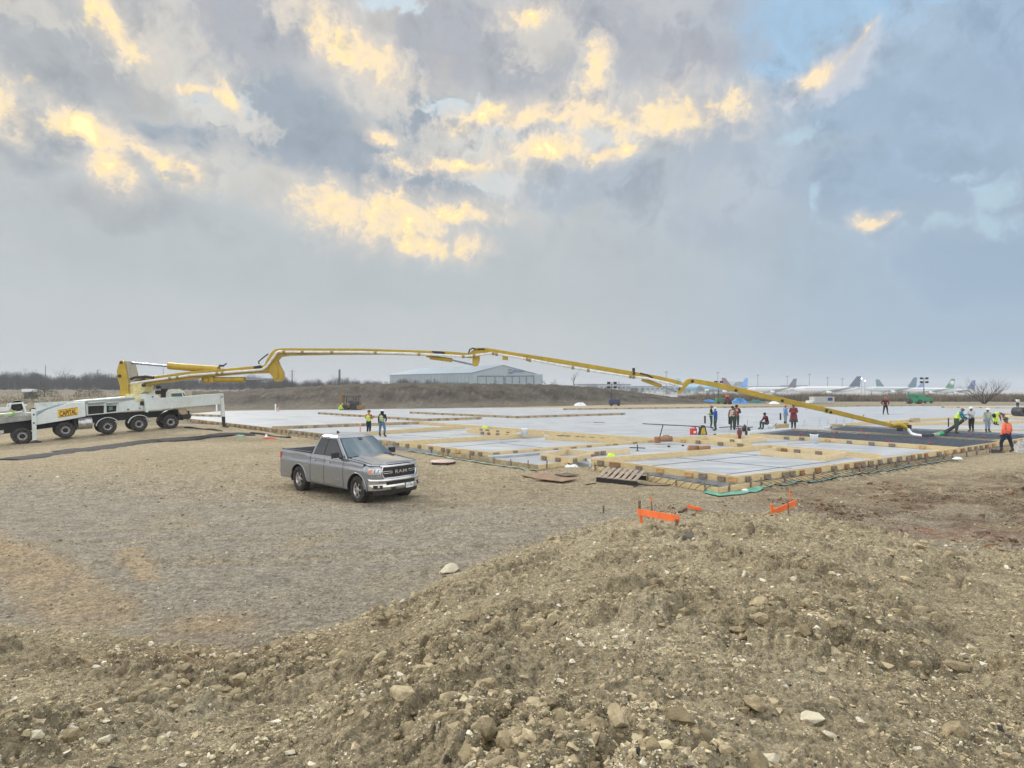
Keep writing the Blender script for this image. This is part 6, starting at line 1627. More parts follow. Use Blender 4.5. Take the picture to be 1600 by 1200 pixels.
sock([(12, 719), (60, 712.5), (105, 706.5)], .85, 'black silt sock in front of the pump truck, its left end', .09)
sock([(103, 706), (150, 701), (190, 695), (240, 688), (300, 680), (350, 676.5), (392, 677.5)], 1.15, 'long flattened black silt sock curving past the outrigger leg', .08)
sock([(392, 677), (410, 679), (424, 681.5), (452, 684.5)], .2, 'thin black pipe trailing right past the orange netting')
sock([(290, 668.5), (320, 671), (345, 674)], .16, 'thin black sock end beside the outrigger foot')
# odds and ends
def sheet(px, label, m, name, cat, z=.03, th=.018, tilt=0):
    P = [GP(a, b) for a, b in px]; P0 = P[0].copy(); zz = max(gz(p.x, p.y) for p in P)+z
    mb = MB(); n = len(P); mb.add([Vector((p.x-P0.x, p.y-P0.y, (tilt if i == 1 else 0))) for i, p in enumerate(P)]+[Vector((p.x-P0.x, p.y-P0.y, -th+(tilt if i == 1 else 0))) for i, p in enumerate(P)], [list(range(n)), list(range(n, 2*n))[::-1]]+[(k, (k+1) % n, (k+1) % n+n, k+n) for k in range(n)])
    P0.z = zz; return one(mb, name, m, P0, label, cat)
sheet([(812, 744), (835, 749), (884, 744), (862, 739.5)], 'plywood sheet on the dirt below the slab corner, left of the two', plym, 'plywood_sheet', 'plywood')
sheet([(832, 751), (878, 756), (904, 751), (860, 746.5)], 'plywood sheet on the dirt below the slab corner, right of the two', plym, 'plywood_sheet', 'plywood', z=.06)
sheet([(866, 744), (884, 747), (905, 744), (886, 741)], 'dark small sheet behind the right plywood sheet', mat('dark_sheet', lin(96, 84, 74), rough=.8), 'plywood_sheet', 'plywood', z=.05)
root = empty('round_cover', GP(692, 724), 0, 'round pinkish plywood cover lying on black blocks right of the pickup', 'cover')
MB().lathe([(.0001, .12), (.58, .12), (.59, .10), (.58, .08), (.0001, .08)], n=30).build('disc', mat('cover_pink', lin(190, 168, 158), rough=.6, var=.15), root)
for a in (0, 1.3, 2.6, 3.9, 5.2): MB().box((.5*math.cos(a), .5*math.sin(a), .02), (.18, .12, .12)).build('spacer_block', blackp, root)
# rebar chair rack
a, b = GP(932, 753), GP(996, 759.5); d = b-a; ang = math.atan2(d.y, d.x); root = empty('slatted_skid', a, ang, 'dark slatted skid of seven grey boards on the dirt', 'skid'); L = d.length
for yy in (0, .72): MB().box((L/2, yy, .09+.12*(yy > 0)), (L, .05, .17), bev=.01).build('rail', blackp, root)
for i in range(7): MB().box((L*(i+.5)/7, .36, .33), (L/7*.64, .84, .03), Matrix.Rotation(.34, 3, 'X'), bev=.005).build('slat', mat('slat_grey', lin(150, 138, 124), rough=.8, var=.15), root)
MB().tube([(L, 0, .12), (L+.12, -.1, .14), (L+.16, -.28, .08), (L+.02, -.34, .04), (L-.05, -.22, .04)], .022, 6).build('hook', blackp, root)
pts = [GP(x, y) for x, y in ((997, 757.5), (1012, 759.5), (1040, 759.8), (1052, 757), (1062, 755.5))]
for p in pts: p.z = gz(p.x, p.y)+.02
pole('cable', pts, .018, hosem, 'thin black cable trailing right from the slatted skid', 'cable')
pts = [GP(x, y) for x, y in ((915, 758), (924, 757), (931, 755.5))]
for p in pts: p.z = gz(p.x, p.y)+.02
pole('cable', pts, .018, hosem, 'short black cable left of the slatted skid', 'cable')
# batter boards
def bb():
    A = GP(1001, 820); Bq = GP(1057, 833)
    root = empty('batter_board', A, 0, 'orange painted batter board on two posts in the rubble', 'batter board', 'orange batter boards')
    def rel(px, py, ref): d = ref.y; q_ = D(px, py, d); return q_-A
    b = MB(); b.bar(rel(996.5, 799.5, A), rel(1061, 811, Bq), .03, .15, bev=.004); b.build('board', orangep, root)
    MB().bar(rel(1001.5, 803, A), rel(1002.5, 821, A)-Vector((0, 0, .1)), .06, .06).build('post', orangep, root)
    p = MB(); p.bar(rel(1057.2, 811, Bq), rel(1057.2, 827, Bq), .06, .06); p.build('post', stakem, root)
    p = MB(); p.bar(rel(1057.4, 826, Bq), rel(1057.6, 834, Bq)-Vector((0, 0, .1)), .062, .062); p.build('painted_foot', orangep, root)
    MB().bar(rel(1000, 783, A)+Vector((0, .06, 0)), rel(1000, 800, A)+Vector((0, .06, 0)), .06, .05).build('grey_stake', stakem, root)
    MB().bar(rel(1016, 776, A)+Vector((0, -.05, 0)), rel(1019.5, 810, A)+Vector((0, -.05, 0)), .03, .025).build('thin_stake', stakem, root)
    MB().bar(rel(1016, 775.5, A)+Vector((0, -.05, 0)), rel(1016.6, 783, A)+Vector((0, -.05, 0)), .034, .03).build('orange_tip', orangep, root)
    A2 = GP(1208, 806); B2 = GP(1244, 799); A2.z = gz(A2.x, A2.y)+.03; B2.z = gz(B2.x, B2.y)+.03
    root = empty('batter_board', A2, 0, 'tilted orange board with a stub post beside the dark hole', 'batter board', 'orange batter boards')
    MB().bar(Vector((-.02, -.02, .05)), B2-A2+Vector((0, 0, .16)), .03, .15, bev=.004).build('board', orangep, root)
    MB().bar(Vector((-.02, 0, .0)), Vector((-.04, 0, .28)), .06, .06).build('post', orangep, root)
    MB().bar(Vector((.42, -.03, -.05)), Vector((.40, -.03, .36)), .025, .025).build('thin_stake', stakem, root)
    p = GP(1235, 783); p.z = gz(p.x, p.y)+.04; one(MB().bar((0, 0, -.1), (-.02, 0, .32), .05, .02), 'survey_stake', orangep, p, 'bright orange survey stake behind the tilted orange board', 'stake')
    p = GP(1074, 794.5); q_ = GP(1096, 799); p.z = gz(p.x, p.y)+.02; q_.z = gz(q_.x, q_.y)+.02; one(MB().bar((0, 0, .05), q_-p+Vector((0, 0, .03)), .03, .09), 'orange_lath', orangep, p, 'orange lath lying flat between the two batter boards', 'lath')
    p = GP(943, 802); one(MB().bar((0, 0, -.1), (0, 0, .22), .05, .04), 'survey_stake', stakem, p, 'short brown stake left of the orange batter board', 'stake')
bb()
# scraps by the left slab edge
one(MB().lathe([(.0001, .20), (.04, .18), (.09, .04), (.13, .0)], n=12), 'white_cone', wh, GP(416, 682.5), 'small white cone by the orange netting', 'cone')
def crumple(px, w_, d_, h_, name, m, label, cat, seed, add=0.0, P=None):
    r3 = np.random.default_rng(seed); n = 9; vs = []
    for i in range(n):
        for j in range(n):
            x, y = (i/(n-1)-.5), (j/(n-1)-.5); e = max(0, 1-(2*abs(x))**3)*max(0, 1-(2*abs(y))**3)
            vs.append((x*w_+r3.normal()*w_*.03, y*d_+r3.normal()*d_*.03, e*h_*r3.uniform(.35, 1)-.01))
    fs = [(i*n+j, (i+1)*n+j, (i+1)*n+j+1, i*n+j+1) for i in range(n-1) for j in range(n-1)]
    o = mesh_obj(name, vs, fs, m, smooth=False); o.location = P if P is not None else GP(*px, add); return tag(o, label, cat)
crumple((375, 681), .8, .35, .18, 'green_bag', sheetm, 'pale green plastic scrap on the silt sock', 'plastic scrap', 1)
crumple((420, 686), 1.1, .3, .14, 'orange_netting', mat('netting', (.55, .10, .05), rough=.7), 'crumpled orange netting on the dirt at the slab edge', 'netting', 2)
crumple((1063, 0), 0, 0, 0, 'x', wh, '', '', 0, P=Vector((0, -50, -50))); bpy.data.objects.remove(bpy.data.objects['x'])
crumple((1545, 707), 1.5, .7, .22, 'black_hose_coil', hosem, 'tangle of black hose at the feet of the orange worker', 'hose tangle', 3)
crumple((1598, 706), .9, .7, .75, 'white_bundle', mat('bundle_white', lin(176, 178, 176), rough=.6, var=.3, scale=8), 'pale grey bundle at the right edge of the picture', 'bundle', 4)
crumple((907, 634), 2.4, 1.0, .75, 'white_tarp', wh, 'crumpled white tarp behind the slab left of the light tower', 'tarp', 5)
crumple((1360, 728), .4, .25, .14, 'white_bag', wh, 'white cement bag on the ledge in front of the right edge boards', 'bag', 6, P=G(1496, 717, .15))
crumple((1020, 735), .6, .4, .14, 'paper_scrap', wh, 'white paper scraps in the dirt at the inner slab corner', 'scrap', 7, P=GP(893, 729))
crumple((1163, 769), .3, .2, .14, 'pale_scrap', wh, 'pale scrap on the green sheet at the front corner', 'scrap', 8, P=GP(1164, 768))
for i, (a, b, hh, m, l) in enumerate(((338.5, 645, 1.0, wh, 'white plastic pipe standing left of the outrigger leg'), (430.5, 643, .85, wh, 'white plastic pipe standing at the back of the slab'), (434.5, 643, .45, mat('pink_pipe', (.7, .35, .30)), 'short pinkish pipe right of the white pipe'), (563, 676, .55, mat('pink_pipe', (.7, .35, .30)), 'small pinkish stub in front of the orange shirted worker'))):
    p = G(a, b, HS if i != 3 else HS); one(MB().tube([(0, 0, -.1), (0, 0, hh*1.25)], .09 if i < 3 else .05, 10), 'standpipe', m, p, l, 'pipe')
# ---------------------------------------------------------------- machines in the distance
def ltower(px, py, top, label, basem, s=1.0):
    p = GP(px, py); hgt = (py-top)/F*p.y
    root = empty('light_tower', p, 0, label, 'light tower', 'portable light towers')
    MB().box((0, 0, .75), (2.1, 1.2, 1.0), bev=.08).build('generator', basem, root)
    mb = MB(); mb.tube([(-.5, 0, 1.2), (-.5, 0, hgt*.6)], .09, 8); mb.tube([(-.5, 0, hgt*.55), (-.5, 0, hgt)], .06, 8); mb.build('mast', blackp, root)
    for dx in (-.62, .62):
        for dz in (0, -.85):
            MB().box((-.5+dx, -.1, hgt-.1+dz), (.62, .2, .45), Matrix.Rotation(.25, 3, 'X'), bev=.04).build('lamp', blackp, root)
    mb = MB(); mb.bar((-1.1, 0, hgt-.1), (.1, 0, hgt-.1), .06, .06); mb.bar((-1.1, 0, hgt-.95), (.1, 0, hgt-.95), .06, .06); mb.build('crossbar', blackp, root)
    for dx in (-.7, .7): MB().lathe([(.0001, -.1), (.3, -.1), (.3, .1), (.0001, .1)], Matrix.Translation((dx, -.65, .3)), n=16, axis='y').build('wheel', rubber, root)
    MB().bar((1, 0, .35), (1.9, 0, .35), .1, .1).build('tow_bar', blackp, root)
    return root
ltower(960, 634, 597.5, 'portable light tower on a dark trailer in front of the earth bank', mat('dark_blue', (.03, .04, .10)))
ltower(1447, 630, 590.5, 'tall portable light tower on a bright green generator', greenm)
ltower(1126, 631, 596, 'light tower half hidden behind the boom above the blue tarps', mat('tower_green', (.05, .22, .12)))
def backhoe():
    p = GP(548, 642); k = p.y/F; root = empty('backhoe_loader', p, 0, 'yellow backhoe loader with a black canopy before the earth bank', 'backhoe')
    yl = mat('machine_tan', lin(140, 108, 62), rough=.6, var=.2, scale=2, dirt=lin(120, 100, 70), dirt_amt=.5)
    def c(px, py, y=0): return Vector(((px-548)*k, y, (642-py)*k))
    MB().box(c(552, 634), (2.0, 1.2, .7), bev=.08).build('body', yl, root)
    cb = MB()
    for a in (539, 558):
        for y in (-.7, .7): cb.bar(c(a, 634, y), c(a+1, 619, y), .09, .09)
    cb.box(c(549.5, 618.5), (2.5, 1.6, .12), bev=.03); cb.build('canopy', blackp, root)
    MB().box(c(548, 631), (.6, .6, .9), bev=.08).build('seat', mat('seat_blue', (.04, .06, .14)), root)
    bm2 = MB(); bm2.bar(c(534, 636), c(533, 614), .3, .34); bm2.bar(c(533, 614), c(537, 621), .25, .28); bm2.build('boom_arm', yl, root)
    MB().prism([(c(532, 0).x, c(0, 640).z), (c(543, 0).x, c(0, 640).z), (c(539, 0).x, c(0, 633).z), (c(535, 0).x, c(0, 634).z)], -.4, .4).build('bucket', yl, root)
    for px_, r in ((556, .72), (540, .5)):
        for y in (-.75, .75):
            MB().lathe([(.0001, -.18), (r*.5, -.2), (r, -.16), (r, .16), (r*.5, .2), (.0001, .18)], Matrix.Translation(Vector(((px_-548)*k, y, r))), n=20, axis='y').build('wheel', rubber, root)
    MB().box(c(564, 636), (.9, 1.9, .6), bev=.1).build('loader_bucket', yl, root); MB().bar(c(555, 631, -.5), c(563, 635, -.5), .14, .2).build('loader_arm', yl, root)
backhoe()
def lifter():
    p = GP(1428, 631); k = p.y/F; root = empty('boom_lift', p, 0, 'dark green telescopic lift parked by the green generator', 'lift')
    def c(px, py, y=0): return Vector(((px-1428)*k, y, (631-py)*k))
    MB().box(c(1430, 626), (2.6, 1.8, .9), bev=.1).build('chassis', greenm, root)
    MB().box(c(1436, 621), (1.6, 1.6, 1.3), bev=.12).build('turret', greenm, root)
    MB().bar(c(1421, 616.5, -.3), c(1438, 621, -.3), .45, .5, bev=.05).build('boom', greenm, root)
    MB().bar(c(1420, 616), c(1421, 623), .4, .6, bev=.05).build('jib', greenm, root)
    MB().bar(c(1417, 624), c(1426, 625), 1.2, .5, bev=.05).build('basket', blackp, root)
    for a in (1418, 1424, 1433, 1437):
        MB().lathe([(.0001, -.2), (.45, -.2), (.5, -.1), (.5, .1), (.0001, .2)], Matrix.Translation(Vector(((a-1428)*k, -.9 if a in (1418, 1433) else .9, .5))), n=18, axis='y').build('wheel', rubber, root)
lifter()
p = GP(1136.5, 631.5); k = p.y/F; root = empty('ride_on_trowel', p, 0, 'dark red ride on machine beneath the seated operator on the slab edge', 'machine')
MB().box((0, 0, .75), (1.5, 1.0, .9), bev=.15).build('hood', mat('machine_maroon', (.10, .02, .03), rough=.5), root)
for dx in (-.5, .5): MB().lathe([(.0001, -.5), (.36, -.5), (.36, .5), (.0001, .5)], Matrix.Translation((dx, 0, .36)), n=18, axis='y').build('roller', blackp, root)
MB().tube([(.4, 0, 1.1), (.5, 0, 1.6), (.35, 0, 1.65)], .04, 6).build('steering_bar', blackp, root)
person(p+Vector((-.15, 0, .8)), 275, 'operator in orange sitting on the dark red machine behind the slab', pose='sit', top='hiorange', legs='maroon', hood='rust', arms=('fwd', 'fwd'), h=2.2)
def pile(px0, px1, py, h_, m, label, seed, name='tarp_pile', n=1):
    a, b = GP(px0, py), GP(px1, py); d = b-a; L = d.length; root = crumple(None, L, 2.0, h_, name, m, label, 'tarp', seed, P=(a+b)/2); return root
pile(1094, 1120, 629.5, .9, bluem, 'bright blue wrapped pipes behind the slab, left of the light tower', 21); pile(1119, 1131, 630, 1.1, mat('tarp_green', lin(80, 140, 110)), 'green tarp pile at the foot of the light tower', 22)
pile(1143, 1168, 630, 1.4, bluem, 'bright blue tarp pile right of the red machine', 23); pile(1166, 1196, 630, 1.0, tealm, 'dark teal tarp pile right of the blue one', 24)
pile(1203, 1216, 631, .7, wh, 'small white tarp peeking from under the boom', 25)
p = GP(1284, 631); root = empty('site_container', p, .02, 'pale grey site container with a dark blue window behind the slab', 'container')
MB().box((0, 0, .85), (4.4, 2.2, 1.4), bev=.04).build('box_body', mat('container_pale', lin(176, 180, 176), rough=.6), root); MB().box((1.25, -1.11, 1.05), (1.0, .06, .7)).build('window', mat('panel_blue', (.02, .05, .20), rough=.3), root)
MB().box((-2.6, 0, .45), (1.1, 1.6, .5), bev=.05).build('step', wh, root)
sl = MB(); [sl.bar((-2.2+i*.4, -1.105, .2), (-2.2+i*.4, -1.105, 1.5), .03, .05) for i in range(8)]; sl.build('ribs', mat('container_rib', lin(160, 164, 160)), root)
# ---------------------------------------------------------------- earth bank
bk_x = [300, 350, 430, 500, 560, 640, 760, 860, 900, 940, 1000, 1060, 1120, 1190]
bk_t = [611, 612, 606.5, 602.5, 599.5, 598.5, 599, 600, 603, 606, 613, 621.5, 626.5, 630]
bk_b = [640, 640, 640, 640.5, 640, 639, 637, 635, 634, 633.3, 632.5, 632, 631.5, 631]
def bank():
    NU, NV = 420, 44
    us = np.linspace(300, 1190, NU); V = []; 
    tops = np.interp(us, bk_x, bk_t); bots = np.interp(us, bk_x, bk_b)
    db = F*H/(bots-HZ); dt = db+15; zt = H-(tops-HZ)/F*dt
    U, T = np.meshgrid(np.arange(NU), np.linspace(0, 1, NV), indexing='ij')
    uu = us[U]
    # profile: base, slope, crest, flat top, back side
    dd = np.where(T < .55, db[U]-1+(15+1)*(T/.55), dt[U]+(T-.55)/.45*16)
    zz = np.where(T < .55, zt[U]*sstep(T/.55, .0, 1.05)**.9, zt[U]*(1-sstep(T, .72, 1.0)*1.05))
    x = (uu-800)/F*dd; y = dd
    f1, f2, idd = worley(x*.45, y*.45)
    z = zz+ (.22*fbm(x*.35, y*.35, 4)+.22*sstep(f2-f1, 0, .5)*idd-.1+.28*fbm(x*1.5, y*1.5, 4))*np.clip(zz/1.5, 0, 1)-.1
    V = np.stack([x, y, z], -1).reshape(-1, 3)
    i = (np.arange(NU-1)[:, None]*NV+np.arange(NV-1)[None, :]); q_ = np.stack([i, i+NV, i+NV+1, i+1], -1).reshape(-1, 4)
    me = bpy.data.meshes.new('earth_bank'); me.from_pydata(V.tolist(), [], q_.tolist()); me.polygons.foreach_set('use_smooth', [True]*len(q_)); me.update()
    n1 = fbm(x*.3, y*.3, 4); n2 = fbm(x*.9+4, z*.9, 4)
    a = np.array(lin(84, 79, 70)[:3]); b = np.array(lin(64, 58, 50)[:3]); c_ = np.array(lin(108, 102, 90)[:3]); t_ = np.array(lin(84, 74, 60)[:3])
    m1 = sstep(n1, -.1, .25)[..., None]; cc_ = a*(1-m1)+b*m1; m2 = (sstep(n2, .12, .4)*.6)[..., None]; cc_ = cc_*(1-m2)+c_*m2
    m3 = ((T > .47)*(T < .8)*.7)[..., None]; cc_ = cc_*(1-m3)+t_*m3
    m4 = (sstep(.25-T, 0, .15)*.6)[..., None]; cc_ = cc_*(1-m4)+np.array(lin(118, 111, 97)[:3])*m4
    me.materials.append(attr_mat('bank_soil', 'soil', bump=.9, bscale=4, bdist=.3, var=.4, nscale=2.2))
    set_attr(me, 'soil', np.concatenate([cc_, np.ones(cc_.shape[:2]+(1,))], -1).reshape(-1, 4))
    o = bpy.data.objects.new('earth_bank', me); col.objects.link(o); tag(o, kind='structure')
bank()
def blades(name, pts, hs, m, label, cat, wd=.05, lean=.25, per=1, seed=1, kind='stuff', bend=True):
    """many thin stems; pts (n,3) feet, hs heights"""
    r3 = np.random.default_rng(seed); n = len(pts); P = np.repeat(pts, per, 0); Hh = np.repeat(hs, per)*r3.uniform(.5, 1.05, n*per)
    N_ = len(P); a = r3.uniform(0, 2*np.pi, N_); l = r3.normal(0, lean, (N_, 2)); b0 = P+np.stack([r3.normal(0, .15, N_), r3.normal(0, .15, N_), np.zeros(N_)], 1)
    s = np.stack([np.cos(a), np.sin(a), np.zeros(N_)], 1)*wd*.5
    mid = b0+np.stack([l[:, 0]*.4*Hh, l[:, 1]*.4*Hh, Hh*.55], 1); tip = b0+np.stack([l[:, 0]*Hh, l[:, 1]*Hh, Hh], 1)
    V = np.stack([b0-s, b0+s, mid-s*.7, mid+s*.7, tip], 1).reshape(-1, 3); k = np.arange(N_)*5
    fs = np.concatenate([np.stack([k, k+1, k+3], 1), np.stack([k, k+3, k+2], 1), np.stack([k+2, k+3, k+4], 1)])
    me = bpy.data.meshes.new(name); me.from_pydata(V.tolist(), [], fs.tolist()); me.materials.append(m); me.update()
    o = bpy.data.objects.new(name, me); col.objects.link(o); tag(o, label, cat, kind=kind); return o
def wood(name, spec, m, label, seed, hscale=1.0):
    """spec: list of (px0, px1, depth, base z, height, count, tops)"""
    r3 = np.random.default_rng(seed); V = []; Fc = []
    for (x0, x1, d, z0, h0, cnt) in spec:
        for i in range(cnt):
            px = r3.uniform(x0, x1); dd = d*(1+r3.uniform(0, .18)); p = np.array([(px-800)/F*dd, dd, z0])
            hh = h0*r3.uniform(.72, 1.05)*(1+.10*math.sin(px*.05)+.07*math.sin(px*.13+1)); w_ = hh*r3.uniform(.28, .45); n = 46
            a = r3.uniform(0, 2*np.pi, n); t = r3.uniform(.12, 1, n)**.8; rad = w_*np.sin(np.clip(t, 0, 1)*np.pi*.86+.25)
            st = p+np.stack([rad*.25*np.cos(a), rad*.25*np.sin(a), hh*t*.55], 1)
            en = p+np.stack([rad*np.cos(a+.3*r3.normal(size=n)), rad*np.sin(a), hh*np.minimum(t*1.0+.10, 1.0)], 1)
            up_ = np.stack([r3.normal(0, .1, n), r3.normal(0, .1, n), r3.normal(0, .1, n)], 1)*1.2; b = len(V)
            wd = .055*hh*.35
            for s_, e_, u_ in zip(st, en, up_):
                k = len(V); V += [s_-u_*wd*2, s_+u_*wd*2, e_]; Fc.append((k, k+1, k+2))
                # twigs
                for _ in range(2):
                    q_ = s_+(e_-s_)*r3.uniform(.4, .95); v_ = r3.normal(0, 1, 3); v_[2] = abs(v_[2])+.3; v_ = v_/np.linalg.norm(v_)*hh*r3.uniform(.06, .14); sd_ = np.cross(v_, u_); sd_ = sd_/(np.linalg.norm(sd_)+1e-9)*hh*.006
                    k = len(V); V += [q_-sd_, q_+sd_, q_+v_]; Fc.append((k, k+1, k+2))
    me = bpy.data.meshes.new(name); me.from_pydata([tuple(v) for v in V], [], Fc); me.materials.append(m); me.update()
    o = bpy.data.objects.new(name, me); col.objects.link(o); tag(o, label, 'trees', kind='stuff')
twig = mat('bare_twigs', lin(66, 60, 54), rough=.95, var=.25, scale=.1, spec=.1)
twig2 = mat('dry_brush', lin(126, 116, 100), rough=.95, var=.3, scale=.4, spec=.1)
bark = mat('bark', lin(78, 68, 60), rough=.9, var=.2, scale=4, spec=.1)
wood('bare_wood', [(-260, 200, 290, 1.3, 9.6, 620), (-260, 120, 330, 1.3, 11.5, 200), (160, 460, 310, 1.2, 8.4, 380), (420, 640, 330, 0, 8.8, 300), (600, 720, 340, 0, 8.2, 70)], twig, 'leafless grey wood along the horizon at the left', 5)
wood('far_wood', [(720, 1120, 520, -3.5, 6.5, 100), (840, 1010, 300, -1, 6.2, 46)], twig, 'thin leafless scrub behind the earth bank', 6)
# dry field scrub at the left, brush hedge at the right
r4 = np.random.default_rng(3)
def scatter_px(n, x0, x1, y0, y1, r_):
    P = []
    for _ in range(n):
        a = r_.uniform(x0, x1); b = y0+(y1-y0)*r_.uniform(0, 1)**.7; P.append((a, b))
    a = np.array([p[0] for p in P]); b = np.array([p[1] for p in P]); d = F*H/(b-HZ); x = (a-800)/F*d
    return np.stack([x, d, base_z(x, d)], 1)
P = scatter_px(2600, -60, 340, 617, 634, r4); blades('dry_grass', P, np.full(len(P), .55), mat('dry_grass', lin(122, 112, 90), rough=.95, spec=.1), 'sparse dry grass on the field behind the pump truck', 'grass', wd=.10, per=2, lean=.4, seed=2)
P = []
for _ in range(9000):
    px = r4.uniform(1060, 1680); d = r4.uniform(150, 166)-(0 if px > 1200 else 6*(1200-px)/140); x = (px-800)/F*d; P.append((x, d, 0))
P = np.array(P); P[:, 2] = base_z(P[:, 0], P[:, 1])-.05
hh = 2.15+.3*np.sin(P[:, 0]*.25)+.2*np.sin(P[:, 0]*.8)
blades('brush_hedge', P, hh, twig2, 'dry leafless brush in front of the airfield', 'brush', wd=.11, per=3, lean=.13, seed=4)
# individual bare trees and bushes
def bare_tree(p, h, label, name='bare_tree', spread=.55, levels=5, seed=0, stems=1, m=None, group='bare trees behind the site', rad=.03, flat=0.0):
    r5 = random.Random(seed); root = empty(name, p, 0, label, 'tree' if name != 'bare_bush' else 'bush', group); tr = MB(); cr = MB()
    def grow(mb, a, d, L, r, lv):
        segs = 3; pts = [a]; rs = [r]; dd = d.copy()
        for i in range(segs):
            dd = (dd+Vector((r5.gauss(0, .12), r5.gauss(0, .12), r5.gauss(.03, .06)))).normalized(); pts.append(pts[-1]+dd*L/segs); rs.append(r*(1-.38*(i+1)/segs))
        mb.tube(pts, rs, 5 if lv > 1 else 3, cap=False)
        if lv <= 0: return
        for k in range(r5.choice([2, 3, 3] if lv > 1 else [3, 4])):
            a2 = pts[-1] if k < 2 else pts[r5.choice([1, 2])]; ax = Vector((r5.gauss(0, 1), r5.gauss(0, 1), r5.gauss(0, .35))).normalized()
            nd = (dd+ax*spread*r5.uniform(.7, 1.3)); nd.z -= flat; nd.normalize(); grow(cr, a2, nd, L*r5.uniform(.62, .82), rs[-1]*.72, lv-1)
    for s in range(stems):
        a = 2*math.pi*s/max(stems, 1)+r5.random(); d0 = Vector((0, 0, 1)) if stems == 1 else Vector((math.cos(a)*r5.uniform(.3, 1.2), math.sin(a)*.7, .75)).normalized()
        grow(tr, Vector((0, 0, -.1)), d0, h*.30*(1 if stems == 1 else .9), h*rad, levels)
    tr.build('trunk', m or bark, root); cr.build('crown', m or bark, root); return root
def TD(px, py, d, z=None):
    p = D(px, py, d); return p
bare_tree(TD(897.5, 606, 190), 6.3, 'rounded bare tree alone on the bank right of the hangar', seed=3, spread=.5)
bare_tree(TD(858, 606, 200), 5.4, 'bare tree touching the right end of the hangar', seed=5, spread=.6, stems=2)
bare_tree(TD(872, 606, 205), 4.0, 'small bare tree between the hangar and the rounded tree', seed=8, spread=.6, stems=2)
bare_tree(TD(967, 612, 190), 4.2, 'bare tree behind the light tower mast', seed=9, spread=.6)
bare_tree(TD(990, 615, 180), 3.2, 'bare tree under the thin end of the boom', seed=11, spread=.6, stems=2)
bare_tree(TD(1076, 629, 140), 3.2, 'bare bush below the boom elbow', name='bare_bush', seed=12, spread=.7, stems=4)
bare_tree(TD(1538, 631, 128), 8.2, 'large dark spreading bare bush at the right, before the airfield', name='bare_bush', seed=14, spread=.42, stems=11, levels=4, rad=.016, m=mat('dark_bark', lin(66, 58, 54), rough=.9))
bare_tree(TD(92, 606, 285), 12.0, 'bare tree standing above the wood over the rear of the pump truck', seed=15, spread=.55)
bare_tree(TD(14, 606, 290), 10.5, 'bare tree rising from the wood at the far left', seed=16, spread=.55)
bare_tree(TD(518, 606, 330), 9.5, 'bare tree left of the tall dark post on the horizon', seed=17, spread=.55)
bare_tree(TD(770, 606, 330), 6.5, 'bare tree in front of the left hangar door', seed=18, spread=.6, stems=2)
bare_tree(TD(640, 604, 330), 6.5, 'bare tree in front of the left end of the hangar', seed=19, spread=.6, stems=2)
bare_tree(TD(690, 604, 330), 5.5, 'bare tree before the middle of the hangar wall', seed=20, spread=.6, stems=2)
def bush(p, w_, h_, label, seed):
    r3 = np.random.default_rng(seed); n = 700; root = empty('green_bush', p, 0, label, 'bush', 'bushes on the far field')
    a = r3.uniform(0, 6.28, n); t = r3.uniform(0, 1, n)**.5; zz = r3.uniform(0, 1, n); rad = w_/2*np.sqrt(1-zz**2*.9)*t; c_ = np.stack([rad*np.cos(a), rad*np.sin(a), zz*h_], 1)
    o1 = r3.normal(0, .18, (n, 3)); o2 = r3.normal(0, .18, (n, 3)); V = np.stack([c_, c_+o1, c_+o2], 1).reshape(-1, 3)
    mesh_obj('crown', V.tolist(), [(3*i, 3*i+1, 3*i+2) for i in range(n)], mat('bush_olive', lin(96, 96, 76), rough=.9, var=.3, scale=.8, spec=.1), root); MB().tube([(0, 0, -.1), (0, 0, h_*.6)], .08, 6).build('trunk', bark, root)
bush(GP(70, 617), 7, 2.6, 'olive bush on the field over the sign on the truck', 1); bush(GP(140, 617), 8, 2.4, 'olive bush on the field left of the turret', 2); bush(GP(48, 620), 3.5, 1.6, 'dark low bush on the field above the fan housing', 3)
p = GP(46, 613.5); root = empty('white_trailer', p+Vector((0, 0, -.4)), 0, 'small white trailer before the wood at the far left', 'trailer'); MB().box((0, 0, 1.2), (4.6, 2.0, 1.2), bev=.1).build('box_body', whitem, root); MB().box((0, 0, .4), (4.5, 1.8, .5)).build('chassis', blackp, root)
# poles and masts
def post(px, y0, y1, d, r, label, arms=0, lamp=False, m=None, grp=None, name='utility_pole', cat='pole'):
    a = D(px, y1, d); b = D(px, y0, d); hgt = b.z-a.z; root = empty(name, a, 0, label, cat, grp)
    MB().tube([(0, 0, -3), (0, 0, hgt)], [r*1.2, r*.8], 8).build('shaft', m or stakem, root)
    if arms: 
        mb = MB(); [mb.bar((-1.6-.0*i, 0, hgt-1.0-1.6*i), (1.6, 0, hgt-1.0-1.6*i), .2, .2) for i in range(arms)]; mb.build('crossarm', m or stakem, root)
    if lamp:
        mb = MB(); mb.box((0, 0, hgt), (3.4, 1.0, .7), bev=.1); [mb.box((-1.2+.8*i, -.4, hgt-.5), (.6, .5, .4)) for i in range(4)]; mb.build('lamp_head', m or steel, root)
    return root
gm = mat('mast_grey', lin(120, 128, 134), rough=.6)
post(71, 570, 606, 380, .28, 'thin mast above the wood over the rear of the pump truck', m=gm); post(152.5, 577, 606, 380, .24, 'thin mast left of the boom turret', m=gm); post(255, 574, 606, 380, .2, 'thin mast seen under the boom cylinder', m=gm)
post(456.5, 578, 606, 360, .40, 'utility pole with crossarms right of the boom elbow', arms=3, m=gm); post(530.5, 577, 606, 360, .75, 'thick dark post on the horizon left of the hangar', m=mat('post_dark', lin(84, 84, 84)))
